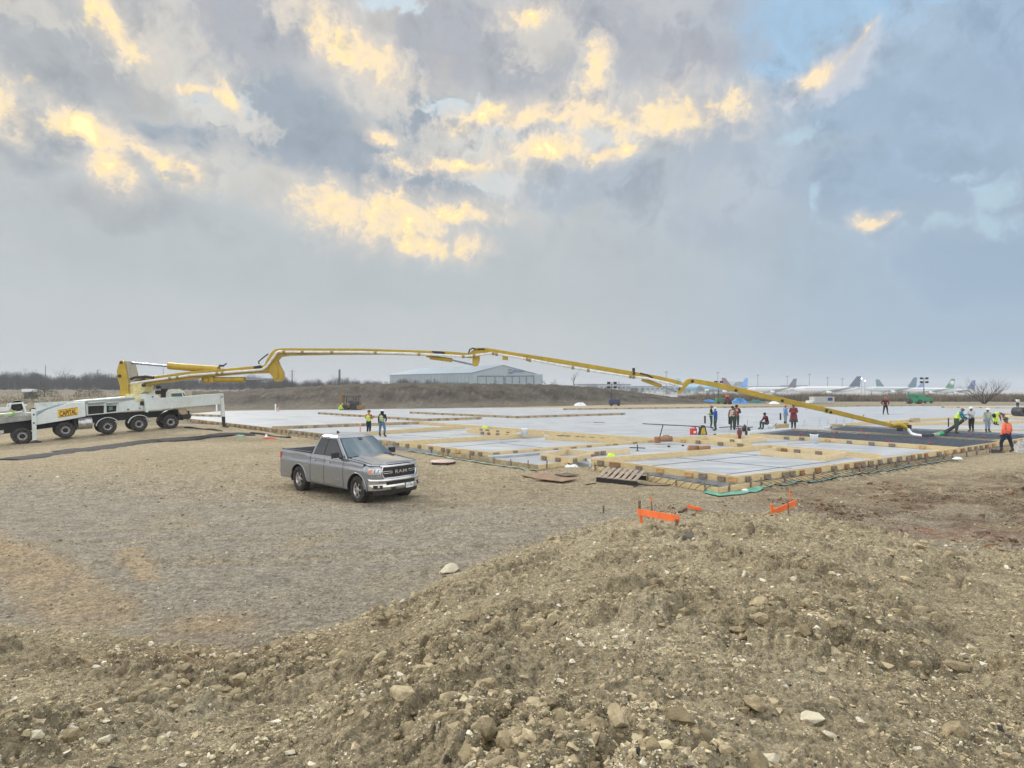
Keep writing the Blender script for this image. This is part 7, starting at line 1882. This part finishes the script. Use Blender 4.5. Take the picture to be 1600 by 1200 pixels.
post(1041, 581, 612, 600, .35, 'tall light mast above the boom elbow', lamp=True, m=gm, name='light_mast', cat='mast')
for i, (x, t_) in enumerate(((1121.5, 582), (1184, 586), (1230, 588), (1264.5, 585), (1293, 590), (1316, 592))):
    post(x, t_, 612, 760, .38, ['tall light mast above the maroon aircraft tail', 'light mast right of the light blue tail', 'light mast just left of the dark aircraft tail', 'tallest light mast between the dark and navy tails', 'faint light mast left of the navy tail, nearer the middle', 'faint light mast closest to the navy tail'][i], lamp=True, m=gm, grp='light masts on the airfield', name='light_mast', cat='mast')
lampm = mat('lit_lamp', (.9, .9, .85), emit=(1, .97, .9, 6.0))
for i, (x, t_) in enumerate(((1346, 591.5), (1351.3, 594.8))):
    r_ = post(x, t_+1, 612, 700, .25, ['light mast with a glowing lamp right of the navy tail', 'second glowing light mast right of the navy tail'][i], m=gm, grp='light masts on the airfield', name='light_mast', cat='mast')
    MB().lathe([(.0001, -.7), (.5, -.5), (.75, 0), (.5, .5), (.0001, .7)], Matrix.Translation((0, -.3, (612-t_)/F*700)), n=10).build('lamp', lampm, r_)
# ---------------------------------------------------------------- hangar and low buildings
hgm = mat('hangar_wall', lin(142, 158, 168), rough=.6, var=.06, scale=.05); hgr = mat('hangar_roof', lin(122, 142, 156), rough=.5, var=.06, scale=.05); hgd = mat('hangar_trim', lin(74, 88, 98), rough=.6)
def hangar():
    a = Vector(((738-800)/F*400, 400, 0)); b = Vector(((848-800)/F*386, 386, 0)); v = Vector((-70.6, 70, 0)); zg = -4.0; ze = 13.5; zr = 18.5
    root = empty('aircraft_hangar', (a+b)/2+Vector((0, 0, zg)), 0, 'large pale metal hangar with a gabled roof behind the earth bank', 'hangar'); O = (a+b)/2+Vector((0, 0, zg))
    w = b-a; side = w.normalized()
    m1 = a+w*.43; 
    def P(base, z): return Vector((base.x, base.y, z))-O
    wl = MB(); pts = [P(a, zg), P(b, zg), P(b, ze-1.2), P(a+w*.90, ze-1.0), P(m1, zr), P(a, ze)]
    n = len(pts); vv = v
    wl.add(pts+[p+vv for p in pts], [list(range(n))[::-1], list(range(n, 2*n)), (0, n, n+5, 5), (1, 2, n+2, n+1)]); wl.build('wall', hgm, root)
    rf = MB(); e = .5; up_ = Vector((0, 0, .35)); A0 = P(a, ze)-side*1.2; R0 = P(m1, zr); B0 = P(a+w*.90, ze-1.0)+side*.2; f_ = -v.normalized()*1.0
    for q0, q1 in ((A0, R0), (R0, B0)):
        pts = [q0+f_, q1+f_, q1+v, q0+v]; rf.add([p+up_*.3 for p in pts]+[p+up_ for p in pts], [(0, 1, 2, 3), (4, 5, 6, 7), (0, 1, 5, 4), (1, 2, 6, 5), (2, 3, 7, 6), (3, 0, 4, 7)])
    rf.build('roof', hgr, root)
    nrm = Vector((w.y, -w.x, 0)).normalized(); nrm = nrm if nrm.y < 0 else -nrm
    for (t0, t1, k) in ((.08, .46, 3), (.48, .88, 4)):
        d_ = MB(); q0 = a+w*t0+nrm*.25; q1 = a+w*t1+nrm*.25
        for i in range(k):
            c0 = q0.lerp(q1, i/k); c1 = q0.lerp(q1, (i+1)/k-.02); d_.bar(P(c0, (zg+ze-2.5)/2), P(c1, (zg+ze-2.5)/2), .2, ze-2.5-zg)
        dd_ = d_.build('door', mat('hangar_door', lin(134, 152, 162), rough=.5), root)
        t_ = MB(); t_.bar(P(q0+nrm*.2, ze-2.2), P(q1+nrm*.2, ze-2.2), .3, .6)
        for i in range(k+1): c0 = q0.lerp(q1, i/k)+nrm*.2; t_.bar(P(c0, zg), P(c0, ze-2.2), .3, .35, up=(1, 0, 0))
        t_.build('door_frame', hgd, dd_)
    V_, Fc = text_mesh('BOEING', 1.0, .02, (1, 1), bold=.03); th = math.atan2(w.y, w.x); mb = MB(); c0 = a+w*.66+nrm*.4; vs = [P(c0, 14.4)+side*(v_.x*1.5+1.2)+Vector((0, 0, v_.y*1.7))+nrm*v_.z for v_ in V_]; mb.add(vs, Fc)
    mb.tube([P(c0, 14.5)+side*(-2.5+1.0*math.cos(t))+Vector((0, 0, .8*math.sin(t))) for t in np.linspace(0, 6.2, 14)], .14, 5); mb.tube([P(c0, 14.0)+side*(-3.6)+Vector((0, 0, 0)), P(c0, 15.2)+side*(-1.2)], .12, 5)
    mb.build('logo_lettering', mat('logo_blue', (.05, .12, .40), rough=.5), root)
    tv = MB(); c0 = a+w*.52+nrm*.5; tv.bar(P(c0, ze+.1), P(c0+w*.06, ze+.1), .4, .9); tv.bar(P(c0, ze+2.0), P(c0+w*.05, ze+2.0), .4, .5); tv.build('vent', hgd, root)
    rb = MB()
    for i in range(26): c0 = a+v*(i/26)-side*.15; rb.bar(P(c0, zg), P(c0, ze-.3), .18, .25, up=(1, 0, 0))
    rb.build('wall_ribs', mat('hangar_rib', lin(122, 138, 148)), root)
    lw = MB(); c0 = a+v*.02-side*2; lw.bar(P(c0, 5.5), P(c0+v*.62, 5.5), 3, 3.5); lw.build('lean_to', mat('lean_to', lin(92, 106, 118), rough=.6), root)
hangar()
def block(px0, px1, y0, y1, d, label, m, name='low_building', roofm=None, windows=0, depth=30, curve=0):
    a = D(px0, y1, d); b = D(px1, y0, d); w_ = b.x-a.x; h_ = b.z-a.z; root = empty(name, ((a.x+b.x)/2, d+depth/2, a.z), 0, label, 'building', 'low buildings on the airfield')
    MB().box((0, 0, h_/2), (w_, depth, h_)).build('wall', m, root)
    if curve: 
        mb = MB(); mb.prism([(w_/2*math.cos(t), h_+curve*math.sin(t)) for t in np.linspace(0, math.pi, 13)], -depth/2-.5, depth/2); mb.build('roof', roofm or hgr, root)
    else: MB().box((0, 0, h_+.3), (w_+1, depth+1, .6)).build('roof', roofm or hgr, root)
    for i in range(windows): MB().box((-w_/2+w_*(i+.5)/windows, -depth/2-.06, h_*.55), (w_/windows*.6, .12, h_*.28)).build('window', hgd, root)
    return root
pb = mat('pale_building', lin(158, 168, 174), rough=.6, var=.04, scale=.05)
block(902, 985, 601, 611, 620, 'long low pale building with a dark roof edge behind the light tower', pb, roofm=hgd, windows=12)
block(985, 1062, 604, 612, 640, 'long low pale building under the thin end of the boom', pb, windows=10)
block(1060, 1125, 606, 612.5, 700, 'low pale building behind the light blue aircraft', pb, windows=6)
block(1146, 1166, 602, 613, 720, 'grey arched hangar between the maroon and light blue tails', hgm, name='arched_hangar', curve=4.5, roofm=mat('arch_roof', lin(128, 134, 138)))
block(1175, 1235, 604, 612, 760, 'very long pale terminal behind the white aircraft', pb, windows=14); block(1235, 1262, 602.5, 612, 780, 'pale terminal block with a ridge in front of the tallest mast', pb, windows=6)
# ---------------------------------------------------------------- aircraft
awhite = mat('aircraft_white', lin(226, 228, 228), rough=.3, var=.03, scale=.05)
def aircraft(nose_px, tail_px, cy, d, tailm, label, body=None, tail_h=13, logo=None, yaw=0):
    x0 = (nose_px-800)/F*d; x1 = (tail_px-800)/F*d; L = abs(x1-x0); s = 1 if x1 > x0 else -1; r = L*.043+.2
    zc_ = H-(cy-HZ)/F*d; zg = H-(617-HZ)/F*d
    root = empty('parked_airliner', ((x0+x1)/2, d, zg), 0, label, 'airliner', 'parked airliners'); root.rotation_euler = (0, 0, R(yaw)); cz = zc_-zg
    bm_ = body or awhite
    mp = Matrix.Translation((0, 0, cz))
    prof = [(.0001, -L/2), (r*.45, -L/2+r*.4), (r*.8, -L/2+r*1.3), (r, -L/2+r*2.8), (r, L*.18), (r*.86, L*.28), (r*.5, L*.41), (r*.14, L/2)]
    mb = MB(); vs_prof = [(a, b*s) for a, b in prof]; n = 20; V = []
    for (rr, xx) in vs_prof:
        up_ = (r-rr)*.55 if xx*s > 0 else 0
        for k in range(n): a = 2*math.pi*k/n; V.append(Vector((xx, rr*math.cos(a), rr*math.sin(a)+cz+up_)))
    mb.add(V, [(i*n+k, i*n+(k+1) % n, (i+1)*n+(k+1) % n, (i+1)*n+k) for i in range(len(prof)-1) for k in range(n)], True); mb.build('fuselage', bm_, root)
    tz = cz+r*.75
    f = MB(); f.prism([(s*L*.30, tz), (s*(L*.425), tz+tail_h), (s*(L*.485), tz+tail_h), (s*L*.465, tz)], -.3, .3); fo = f.build('tail_fin', tailm, root)
    if logo: MB().lathe([(.0001, -.05), (2.0, -.05), (2.0, .05)], Matrix.Translation((s*L*.43, -.36, tz+tail_h*.58)), n=18, axis='y').build('logo_disc', logo, fo)
    for sd in (-1, 1):
        MB().add([Vector((s*L*.40, sd*r*.3, cz+r*.5)), Vector((s*L*.47, sd*9, cz+r*.7)), Vector((s*L*.495, sd*9, cz+r*.7)), Vector((s*L*.47, sd*r*.3, cz+r*.5)), Vector((s*L*.40, sd*r*.3, cz+r*.35)), Vector((s*L*.47, sd*9, cz+r*.62)), Vector((s*L*.495, sd*9, cz+r*.62)), Vector((s*L*.47, sd*r*.3, cz+r*.35))], [(0, 1, 2, 3), (4, 5, 6, 7), (0, 1, 5, 4), (1, 2, 6, 5), (2, 3, 7, 6), (3, 0, 4, 7)]).build('stabiliser', bm_, root)
        w_ = L*.47
        MB().add([Vector((-s*L*.10, sd*r*.7, cz-r*.45)), Vector((s*L*.14, sd*w_, cz+r*1.0)), Vector((s*L*.175, sd*w_, cz+r*1.0)), Vector((s*L*.12, sd*r*.7, cz-r*.45)), Vector((-s*L*.10, sd*r*.7, cz-r*.75)), Vector((s*L*.14, sd*w_, cz+r*.92)), Vector((s*L*.175, sd*w_, cz+r*.92)), Vector((s*L*.12, sd*r*.7, cz-r*.75))], [(0, 1, 2, 3), (4, 5, 6, 7), (0, 1, 5, 4), (1, 2, 6, 5), (2, 3, 7, 6), (3, 0, 4, 7)]).build('wing', mat('wing_grey', lin(170, 176, 180), rough=.4), root)
        er = r*.55; MB().lathe([(er*.8, -er*1.6*s), (er, -er*.6*s), (er, er*.9*s), (er*.6, er*2.2*s), (.0001, er*2.3*s)], Matrix.Translation((-s*L*.07, sd*L*.15, cz-r*1.05)), n=16, axis='x').build('engine', awhite, root)
    for dx, dy in ((-L*.38*s, 0), (L*.04*s, -2.4), (L*.04*s, 2.4)):
        lg = MB(); lg.tube([(dx, dy, .3), (dx, dy, cz-r*.8)], .25, 6); lg.lathe([(.0001, -.4), (.7, -.4), (.7, .4), (.0001, .4)], Matrix.Translation((dx, dy, .7)), n=12, axis='y'); lg.build('landing_gear', underm, root)
    mb = MB(); 
    mb.box((-s*L*.05, -r*.985, cz+r*.22), (L*.62, .08, .35)); mb.build('window_band', mat('cabin_windows', lin(130, 136, 144)), root)
    return root
def tm_(n, c): return mat('tail_'+n, lin(*c), rough=.4, var=.15, scale=.15)
lb = tm_('cyan', (110, 190, 228))
aircraft(1134, 1055, 606, 600, lb, 'airliner with a light blue body behind the boom', body=mat('aircraft_cyan', lin(120, 196, 232), rough=.35), tail_h=8)
aircraft(1222, 1126, 609.5, 640, tm_('maroon', (118, 70, 84)), 'white airliner with a maroon tail facing right', tail_h=11)
aircraft(1096, 1170, 608, 600, tm_('sky', (96, 158, 220)), 'airliner with a light blue tail facing left', body=mat('aircraft_slate', lin(136, 156, 172), rough=.4), tail_h=9.5)
aircraft(1168, 1246, 608.5, 590, tm_('dark', (84, 78, 86)), 'white airliner with a thin dark tail facing left', tail_h=9)
aircraft(1240, 1347, 608.5, 575, tm_('navy', (44, 58, 96)), 'long white airliner with a navy tail', tail_h=10.5)
aircraft(1450, 1367, 609.5, 660, tm_('teal', (60, 112, 124)), 'airliner with a teal tail facing right', tail_h=10)
aircraft(1352, 1434, 608, 570, tm_('deepteal', (52, 102, 122)), 'pale airliner with a blue and teal tail facing left', body=mat('aircraft_pale', lin(206, 214, 214), rough=.35), tail_h=9.5)
aircraft(1384, 1444, 609, 650, tm_('cornflower', (96, 134, 206)), 'small far tail in cornflower blue left of the green generator mast', tail_h=6)
aircraft(1410, 1493, 609.5, 560, tm_('green', (48, 128, 92)), 'white airliner with a green tail and a white disc', tail_h=9, logo=awhite)
aircraft(1455, 1525, 610.5, 600, tm_('steel', (66, 98, 150)), 'white airliner with a steel blue tail, rightmost', tail_h=9)
# airfield fence
fm = mat('fence_grey', lin(150, 156, 160), rough=.6)
root = empty('airfield_fence', (60, 230, bz(60, 230)), 0, 'long thin grey fence between the brush and the airfield', 'fence')
mb = MB(); rl = MB()
for i in range(70):
    x = -20+i*3.4; y = 230; z = bz(x, y)-bz(60, 230); mb.tube([(x-60, 0, z), (x-60, 0, z+2.3)], .05, 5)
for hz_ in (.3, 1.3, 2.25): rl.bar((-80, 0, hz_+bz(-20, 230)-bz(60, 230)), (154, 0, hz_+bz(214, 230)-bz(60, 230)), .04, .05)
mb.build('post', fm, root)['kind'] = 'stuff'; rl.build('rail', fm, root)
# ---------------------------------------------------------------- loose stones and clods
def ico():
    bm = bmesh.new(); bmesh.ops.create_icosphere(bm, subdivisions=1, radius=1); V = np.array([v.co[:] for v in bm.verts]); Fc = np.array([[v.index for v in f.verts] for f in bm.faces]); bm.free(); return V, Fc
IV, IF = ico()
bm = bmesh.new(); bmesh.ops.create_icosphere(bm, subdivisions=2, radius=1); IV2 = np.array([v.co[:] for v in bm.verts]); IF2 = np.array([[v.index for v in f.verts] for f in bm.faces]); bm.free()
def hull_templates(n, npts, seed, blocky=.6):
    """angular broken stones: convex hulls of random points"""
    r3 = np.random.default_rng(seed); out = []
    for _ in range(n):
        p = r3.normal(0, 1, (npts, 3)); p /= np.maximum(np.abs(p).max(1), 1e-6)[:, None]**blocky*np.linalg.norm(p, axis=1)[:, None]**(1-blocky); p *= r3.uniform(.72, 1.0, (npts, 1))
        bm = bmesh.new(); vs = [bm.verts.new(q) for q in p]; r_ = bmesh.ops.convex_hull(bm, input=vs)
        bmesh.ops.delete(bm, geom=[v for v in bm.verts if not v.link_faces], context='VERTS'); bmesh.ops.triangulate(bm, faces=bm.faces); bm.verts.index_update()
        out.append((np.array([v.co[:] for v in bm.verts]), np.array([[v.index for v in f.verts] for f in bm.faces]))); bm.free()
    return out
TPL = {1: hull_templates(14, 10, 5), 2: hull_templates(14, 22, 6, .35)}
def stones(name, X_, Y_, S_, C_, m, label, cat, seed, sub=1, flat=(.45, .85), sink=.25):
    r3 = np.random.default_rng(seed); N0 = len(X_); tid = r3.integers(0, 14, N0); Vs, Fs, Cs, base = [], [], [], 0
    Z0 = ground_z(X_, Y_)
    for ti, (B, FF) in enumerate(TPL[sub]):
        ii = np.nonzero(tid == ti)[0]; n = len(ii); k = len(B)
        if not n: continue
        S1, X1, Y1 = S_[ii], X_[ii], Y_[ii]
        P = B[None]*np.stack([r3.uniform(.8, 1.3, n), r3.uniform(.6, 1.0, n), r3.uniform(flat[0], flat[1], n)], 1)[:, None]*S1[:, None, None]
        a = r3.uniform(0, 6.28, n); ca, sa = np.cos(a), np.sin(a); t = r3.normal(0, .5, n)
        y1 = P[..., 1]*np.cos(t)[:, None]-P[..., 2]*np.sin(t)[:, None]; z1 = P[..., 1]*np.sin(t)[:, None]+P[..., 2]*np.cos(t)[:, None]
        x2 = P[..., 0]*ca[:, None]-y1*sa[:, None]; y2 = P[..., 0]*sa[:, None]+y1*ca[:, None]
        Z_ = Z0[ii]+S1*.5*(1-sink*2)*.6
        Vs.append(np.stack([x2+X1[:, None], y2+Y1[:, None], z1+Z_[:, None]], -1).reshape(-1, 3)); Fs.append((FF[None]+(np.arange(n)*k)[:, None, None]).reshape(-1, 3)+base); base += n*k
        Cs.append(np.repeat(np.concatenate([C_[ii], np.ones((n, 1))], 1), k, 0))
    V = np.concatenate(Vs); f = np.concatenate(Fs)
    me = bpy.data.meshes.new(name); me.vertices.add(len(V)); me.vertices.foreach_set('co', V.ravel().astype(np.float32)); me.loops.add(f.size); me.loops.foreach_set('vertex_index', f.ravel().astype(np.int32))
    me.polygons.add(len(f)); me.polygons.foreach_set('loop_start', (np.arange(len(f))*3).astype(np.int32)); me.update(); me.validate()
    me.polygons.foreach_set('use_smooth', np.zeros(len(f), bool))
    me.materials.append(m); set_attr(me, 'soil', np.concatenate(Cs))
    o = bpy.data.objects.new(name, me); col.objects.link(o); tag(o, label, cat, kind='stuff'); return o
stonem = attr_mat('stone_mix', 'soil', rough=.85, bump=.3, bscale=60, bdist=.006, var=.22, nscale=30, spec=.2)
r6 = np.random.default_rng(11)
def sample(n, r0, r1, a0=-.8, a1=.8, p=1.0):
    a = r6.uniform(a0, a1, n); r = np.exp(r6.uniform(math.log(r0), math.log(r1), n)); return np.sin(a)*r, np.cos(a)*r, r
PAL = np.array([lin(196, 186, 154)[:3], lin(212, 206, 186)[:3], lin(172, 160, 130)[:3], lin(184, 172, 140)[:3]]); BRN = np.array([lin(170, 156, 126)[:3], lin(152, 139, 111)[:3], lin(182, 168, 137)[:3]]); DRK = np.array([lin(62, 62, 60)[:3], lin(84, 78, 70)[:3]])
# rubble of the mound
x, y, r = sample(300000, 2.3, 21)
dm, Db, _ = mound_t(x, y); cl = fbm(x*.8, y*.8, 3); cl2 = fbm(x*2.6+5, y*2.6, 2)
flatpath = sstep(fbm(x*.28+2, y*.28, 2), .02, .2)
dm = soft_edge(x, y, dm); keep = (dm > -.2) & (r6.uniform(0, 1, len(x)) < np.clip(.46+1.6*cl+.9*cl2-.28*flatpath+.5*np.exp(-((dm-.9)/.9)**2), .05, 1)); x, y, r = x[keep], y[keep], r[keep]
u = r6.uniform(0, 1, len(x)); s = .0052+.0030*r6.pareto(1.9, len(x)); s = np.clip(s, .004, .042)*np.clip(.62+r*.055, .6, 1.4)
k = r6.uniform(0, 1, len(x)); C_ = np.where((k < .58)[:, None], PAL[r6.integers(0, 4, len(x))], np.where((k < .985)[:, None], BRN[r6.integers(0, 3, len(x))], DRK[r6.integers(0, 2, len(x))]))
stones('rubble', x, y, s, C_, stonem, 'pale stones and brown crumbs strewn over the spoil mound', 'rubble', 1)
# larger clods on the mound
x, y, r = sample(20000, 2.4, 20); dm, Db, _ = mound_t(x, y); cl = fbm(x*.45+3, y*.45+8, 3)
dm = soft_edge(x, y, dm); keep = (dm > .0) & (r6.uniform(0, 1, len(x)) < np.clip(.10+1.7*cl+.7*np.exp(-((dm-.8)/.6)**2), 0, 1)); x, y, r = x[keep], y[keep], r[keep]
s = np.clip(.018+.016*r6.pareto(2.2, len(x)), 0, .095)*np.clip(.7+r*.05, .7, 1.4); C_ = BRN[r6.integers(0, 3, len(x))]*r6.uniform(.85, 1.05, (len(x), 1))
clodm = attr_mat('clod', 'soil', rough=.95, bump=1.0, bscale=30, bdist=.02, var=.3, nscale=22, spec=.15)
stones('clods', x, y, s, C_, clodm, 'brown earth clods lying on the spoil mound', 'clods', 2, sub=2, sink=.40)
# gravel of the lot
x, y, r = sample(170000, 7, 34); dm, Db, _ = mound_t(x, y); cl = fbm(x*.35, y*.35, 3)
keep = (dm < -.1) & (r6.uniform(0, 1, len(x)) < np.clip(.42+1.0*cl, .08, 1)); x, y = x[keep], y[keep]; r = r[keep]
s = np.clip(.0075+.0050*r6.pareto(2.5, len(x)), 0, .05)*np.clip(.5+r*.045, .8, 1.8); k = r6.uniform(0, 1, len(x))
LOT = np.array([lin(140, 128, 110)[:3], lin(122, 112, 98)[:3], lin(158, 146, 124)[:3]])
C_ = np.where((k < .30)[:, None], PAL[r6.integers(0, 3, len(x))]*.9, LOT[r6.integers(0, 3, len(x))])
ins = y > (17.6-.1*x); inside_slab = (x > 4) & (y > 19.5)
kk = ~inside_slab; x, y, s, C_ = x[kk], y[kk], s[kk], C_[kk]
stones('gravel', x, y, s*.9, C_, stonem, 'fine gravel scattered over the levelled lot', 'gravel', 3)
# dark churned lumps at the right
x, y, r = sample(16000, 12, 26, .22, .85); keep = (mound_t(x, y)[0] < 0) & (r6.uniform(0, 1, len(x)) < np.clip(.25+1.8*fbm(x*.4, y*.4, 3), 0, 1)) & (y < 19.2+.45*(x-8)); x, y = x[keep], y[keep]
s = np.clip(.02+.016*r6.pareto(2.6, len(x)), 0, .13); RD = np.array([lin(118, 98, 78)[:3], lin(92, 76, 62)[:3], lin(134, 106, 84)[:3], lin(146, 134, 106)[:3]]); C_ = RD[r6.integers(0, 4, len(x))]
stones('dirt_lumps', x, y, s, C_, clodm, 'dark reddish lumps of churned earth right of the batter boards', 'clods', 4, sub=2, sink=.35)
# the few stones one can point at
rockm = mat('limestone', lin(206, 199, 176), rough=.85, var=.12, scale=14, bump=.8, bscale=26, bdist=.02, dirt=lin(160, 148, 120), dirt_amt=.35, dirt_scale=9, spec=.2)
clodr = mat('clod_brown', lin(166, 152, 123), rough=.95, var=.25, scale=20, bump=1.0, bscale=24, bdist=.03, dirt=lin(134, 121, 96), dirt_amt=.5, dirt_scale=7, spec=.1)
def rock(px, py, wpx, label, seed, m=rockm, name='rock', hh=.62):
    r3 = np.random.default_rng(seed); z = 0
    for _ in range(25): p = G(px, py, z); z = z*.5+.5*gz(p.x, p.y)
    s = wpx/F*p.y/2
    (B, FF), = hull_templates(1, 16, seed*7+3, .45); q_ = B*np.array([1.05, .85, hh])*s*1.05
    o = mesh_obj(name, q_.tolist(), FF.tolist(), m); bv = o.modifiers.new('bevel', 'BEVEL'); bv.width = s*.07; bv.segments = 2; bv.limit_method = 'ANGLE'
    o.location = (p.x, p.y, p.z+s*hh*.42); o.rotation_euler = (r3.normal()*.2, r3.normal()*.2, r3.uniform(0, 6)); tag(o, label, 'rock' if m is rockm else 'earth clod')
rock(700, 893, 36, 'largest pale rock, at the edge of the mound below the front of the pickup', 41, hh=.5)
rock(630, 946, 17, 'upright pale rock on the mound edge below and left of the largest rock', 2, hh=.9)
rock(1204, 1190, 38, 'pale rock cut by the bottom edge of the picture, right of centre', 3)
rock(1270, 1126, 42, 'broad whitish rock lying in the lower right rubble', 4, hh=.45)
rock(1296, 1152, 22, 'pale rock just below the broad whitish one', 5)
rock(1176, 1131, 18, 'small bright rock left of the broad whitish one', 6)
rock(1346, 1130, 14, 'small white angular rock right of the broad whitish one', 7)
rock(163, 1160, 26, 'pale rock near the bottom left, the larger of two there', 8)
rock(58, 1151, 22, 'pale rock near the bottom left, the one closer to the corner', 9)
rock(453, 1177, 22, 'flat pale rock near the bottom, left of centre', 10, hh=.4)
rock(1240, 906, 12, 'lone pale rock in the middle of the rubble below the tilted board', 11)
rock(1355, 1118, 8, 'tiny pale rock above the small white angular one', 12)
rock(920, 1150, 72, 'big brown clod at the bottom, below centre', 13, clodr, 'earth_clod')
rock(1180, 1110, 52, 'brown clod left of and above the broad whitish rock', 14, clodr, 'earth_clod')
rock(1005, 1175, 48, 'brown clod at the bottom right of the big one', 15, clodr, 'earth_clod')
rock(250, 1085, 40, 'brown clod in the lower left rubble', 16, clodr, 'earth_clod', .8)
rock(1495, 1150, 50, 'brown clod in the lower right corner area', 17, clodr, 'earth_clod')
rock(860, 1150, 40, 'smaller brown clod touching the big one on its left', 18, clodr, 'earth_clod')
rock(1075, 842, 24, 'dark clod right of the orange batter board', 21, mat('clod_dark', lin(96, 92, 84), rough=.95, bump=1, bscale=20, bdist=.02), 'earth_clod')
# ---------------------------------------------------------------- haze
hz = MB(); x0, x1, y0, y1, zb_, zt_ = -2450, 2450, -2450, 2450, -6.5, 34.0
hz.box(((x0+x1)/2, (y0+y1)/2, (zb_+zt_)/2), (x1-x0, y1-y0, zt_-zb_))
hm_ = bpy.data.materials.new('haze'); hm_.use_nodes = True; t = hm_.node_tree; t.nodes.clear(); o_ = t.nodes.new('ShaderNodeOutputMaterial'); pv = t.nodes.new('ShaderNodeVolumePrincipled')
pv.inputs['Color'].default_value = (.86, .92, 1.0, 1); pv.inputs['Density'].default_value = .00048; pv.inputs['Anisotropy'].default_value = .0
t.links.new(pv.outputs[0], o_.inputs['Volume'])
ho = hz.build('haze', hm_); tag(ho, kind='stuff')
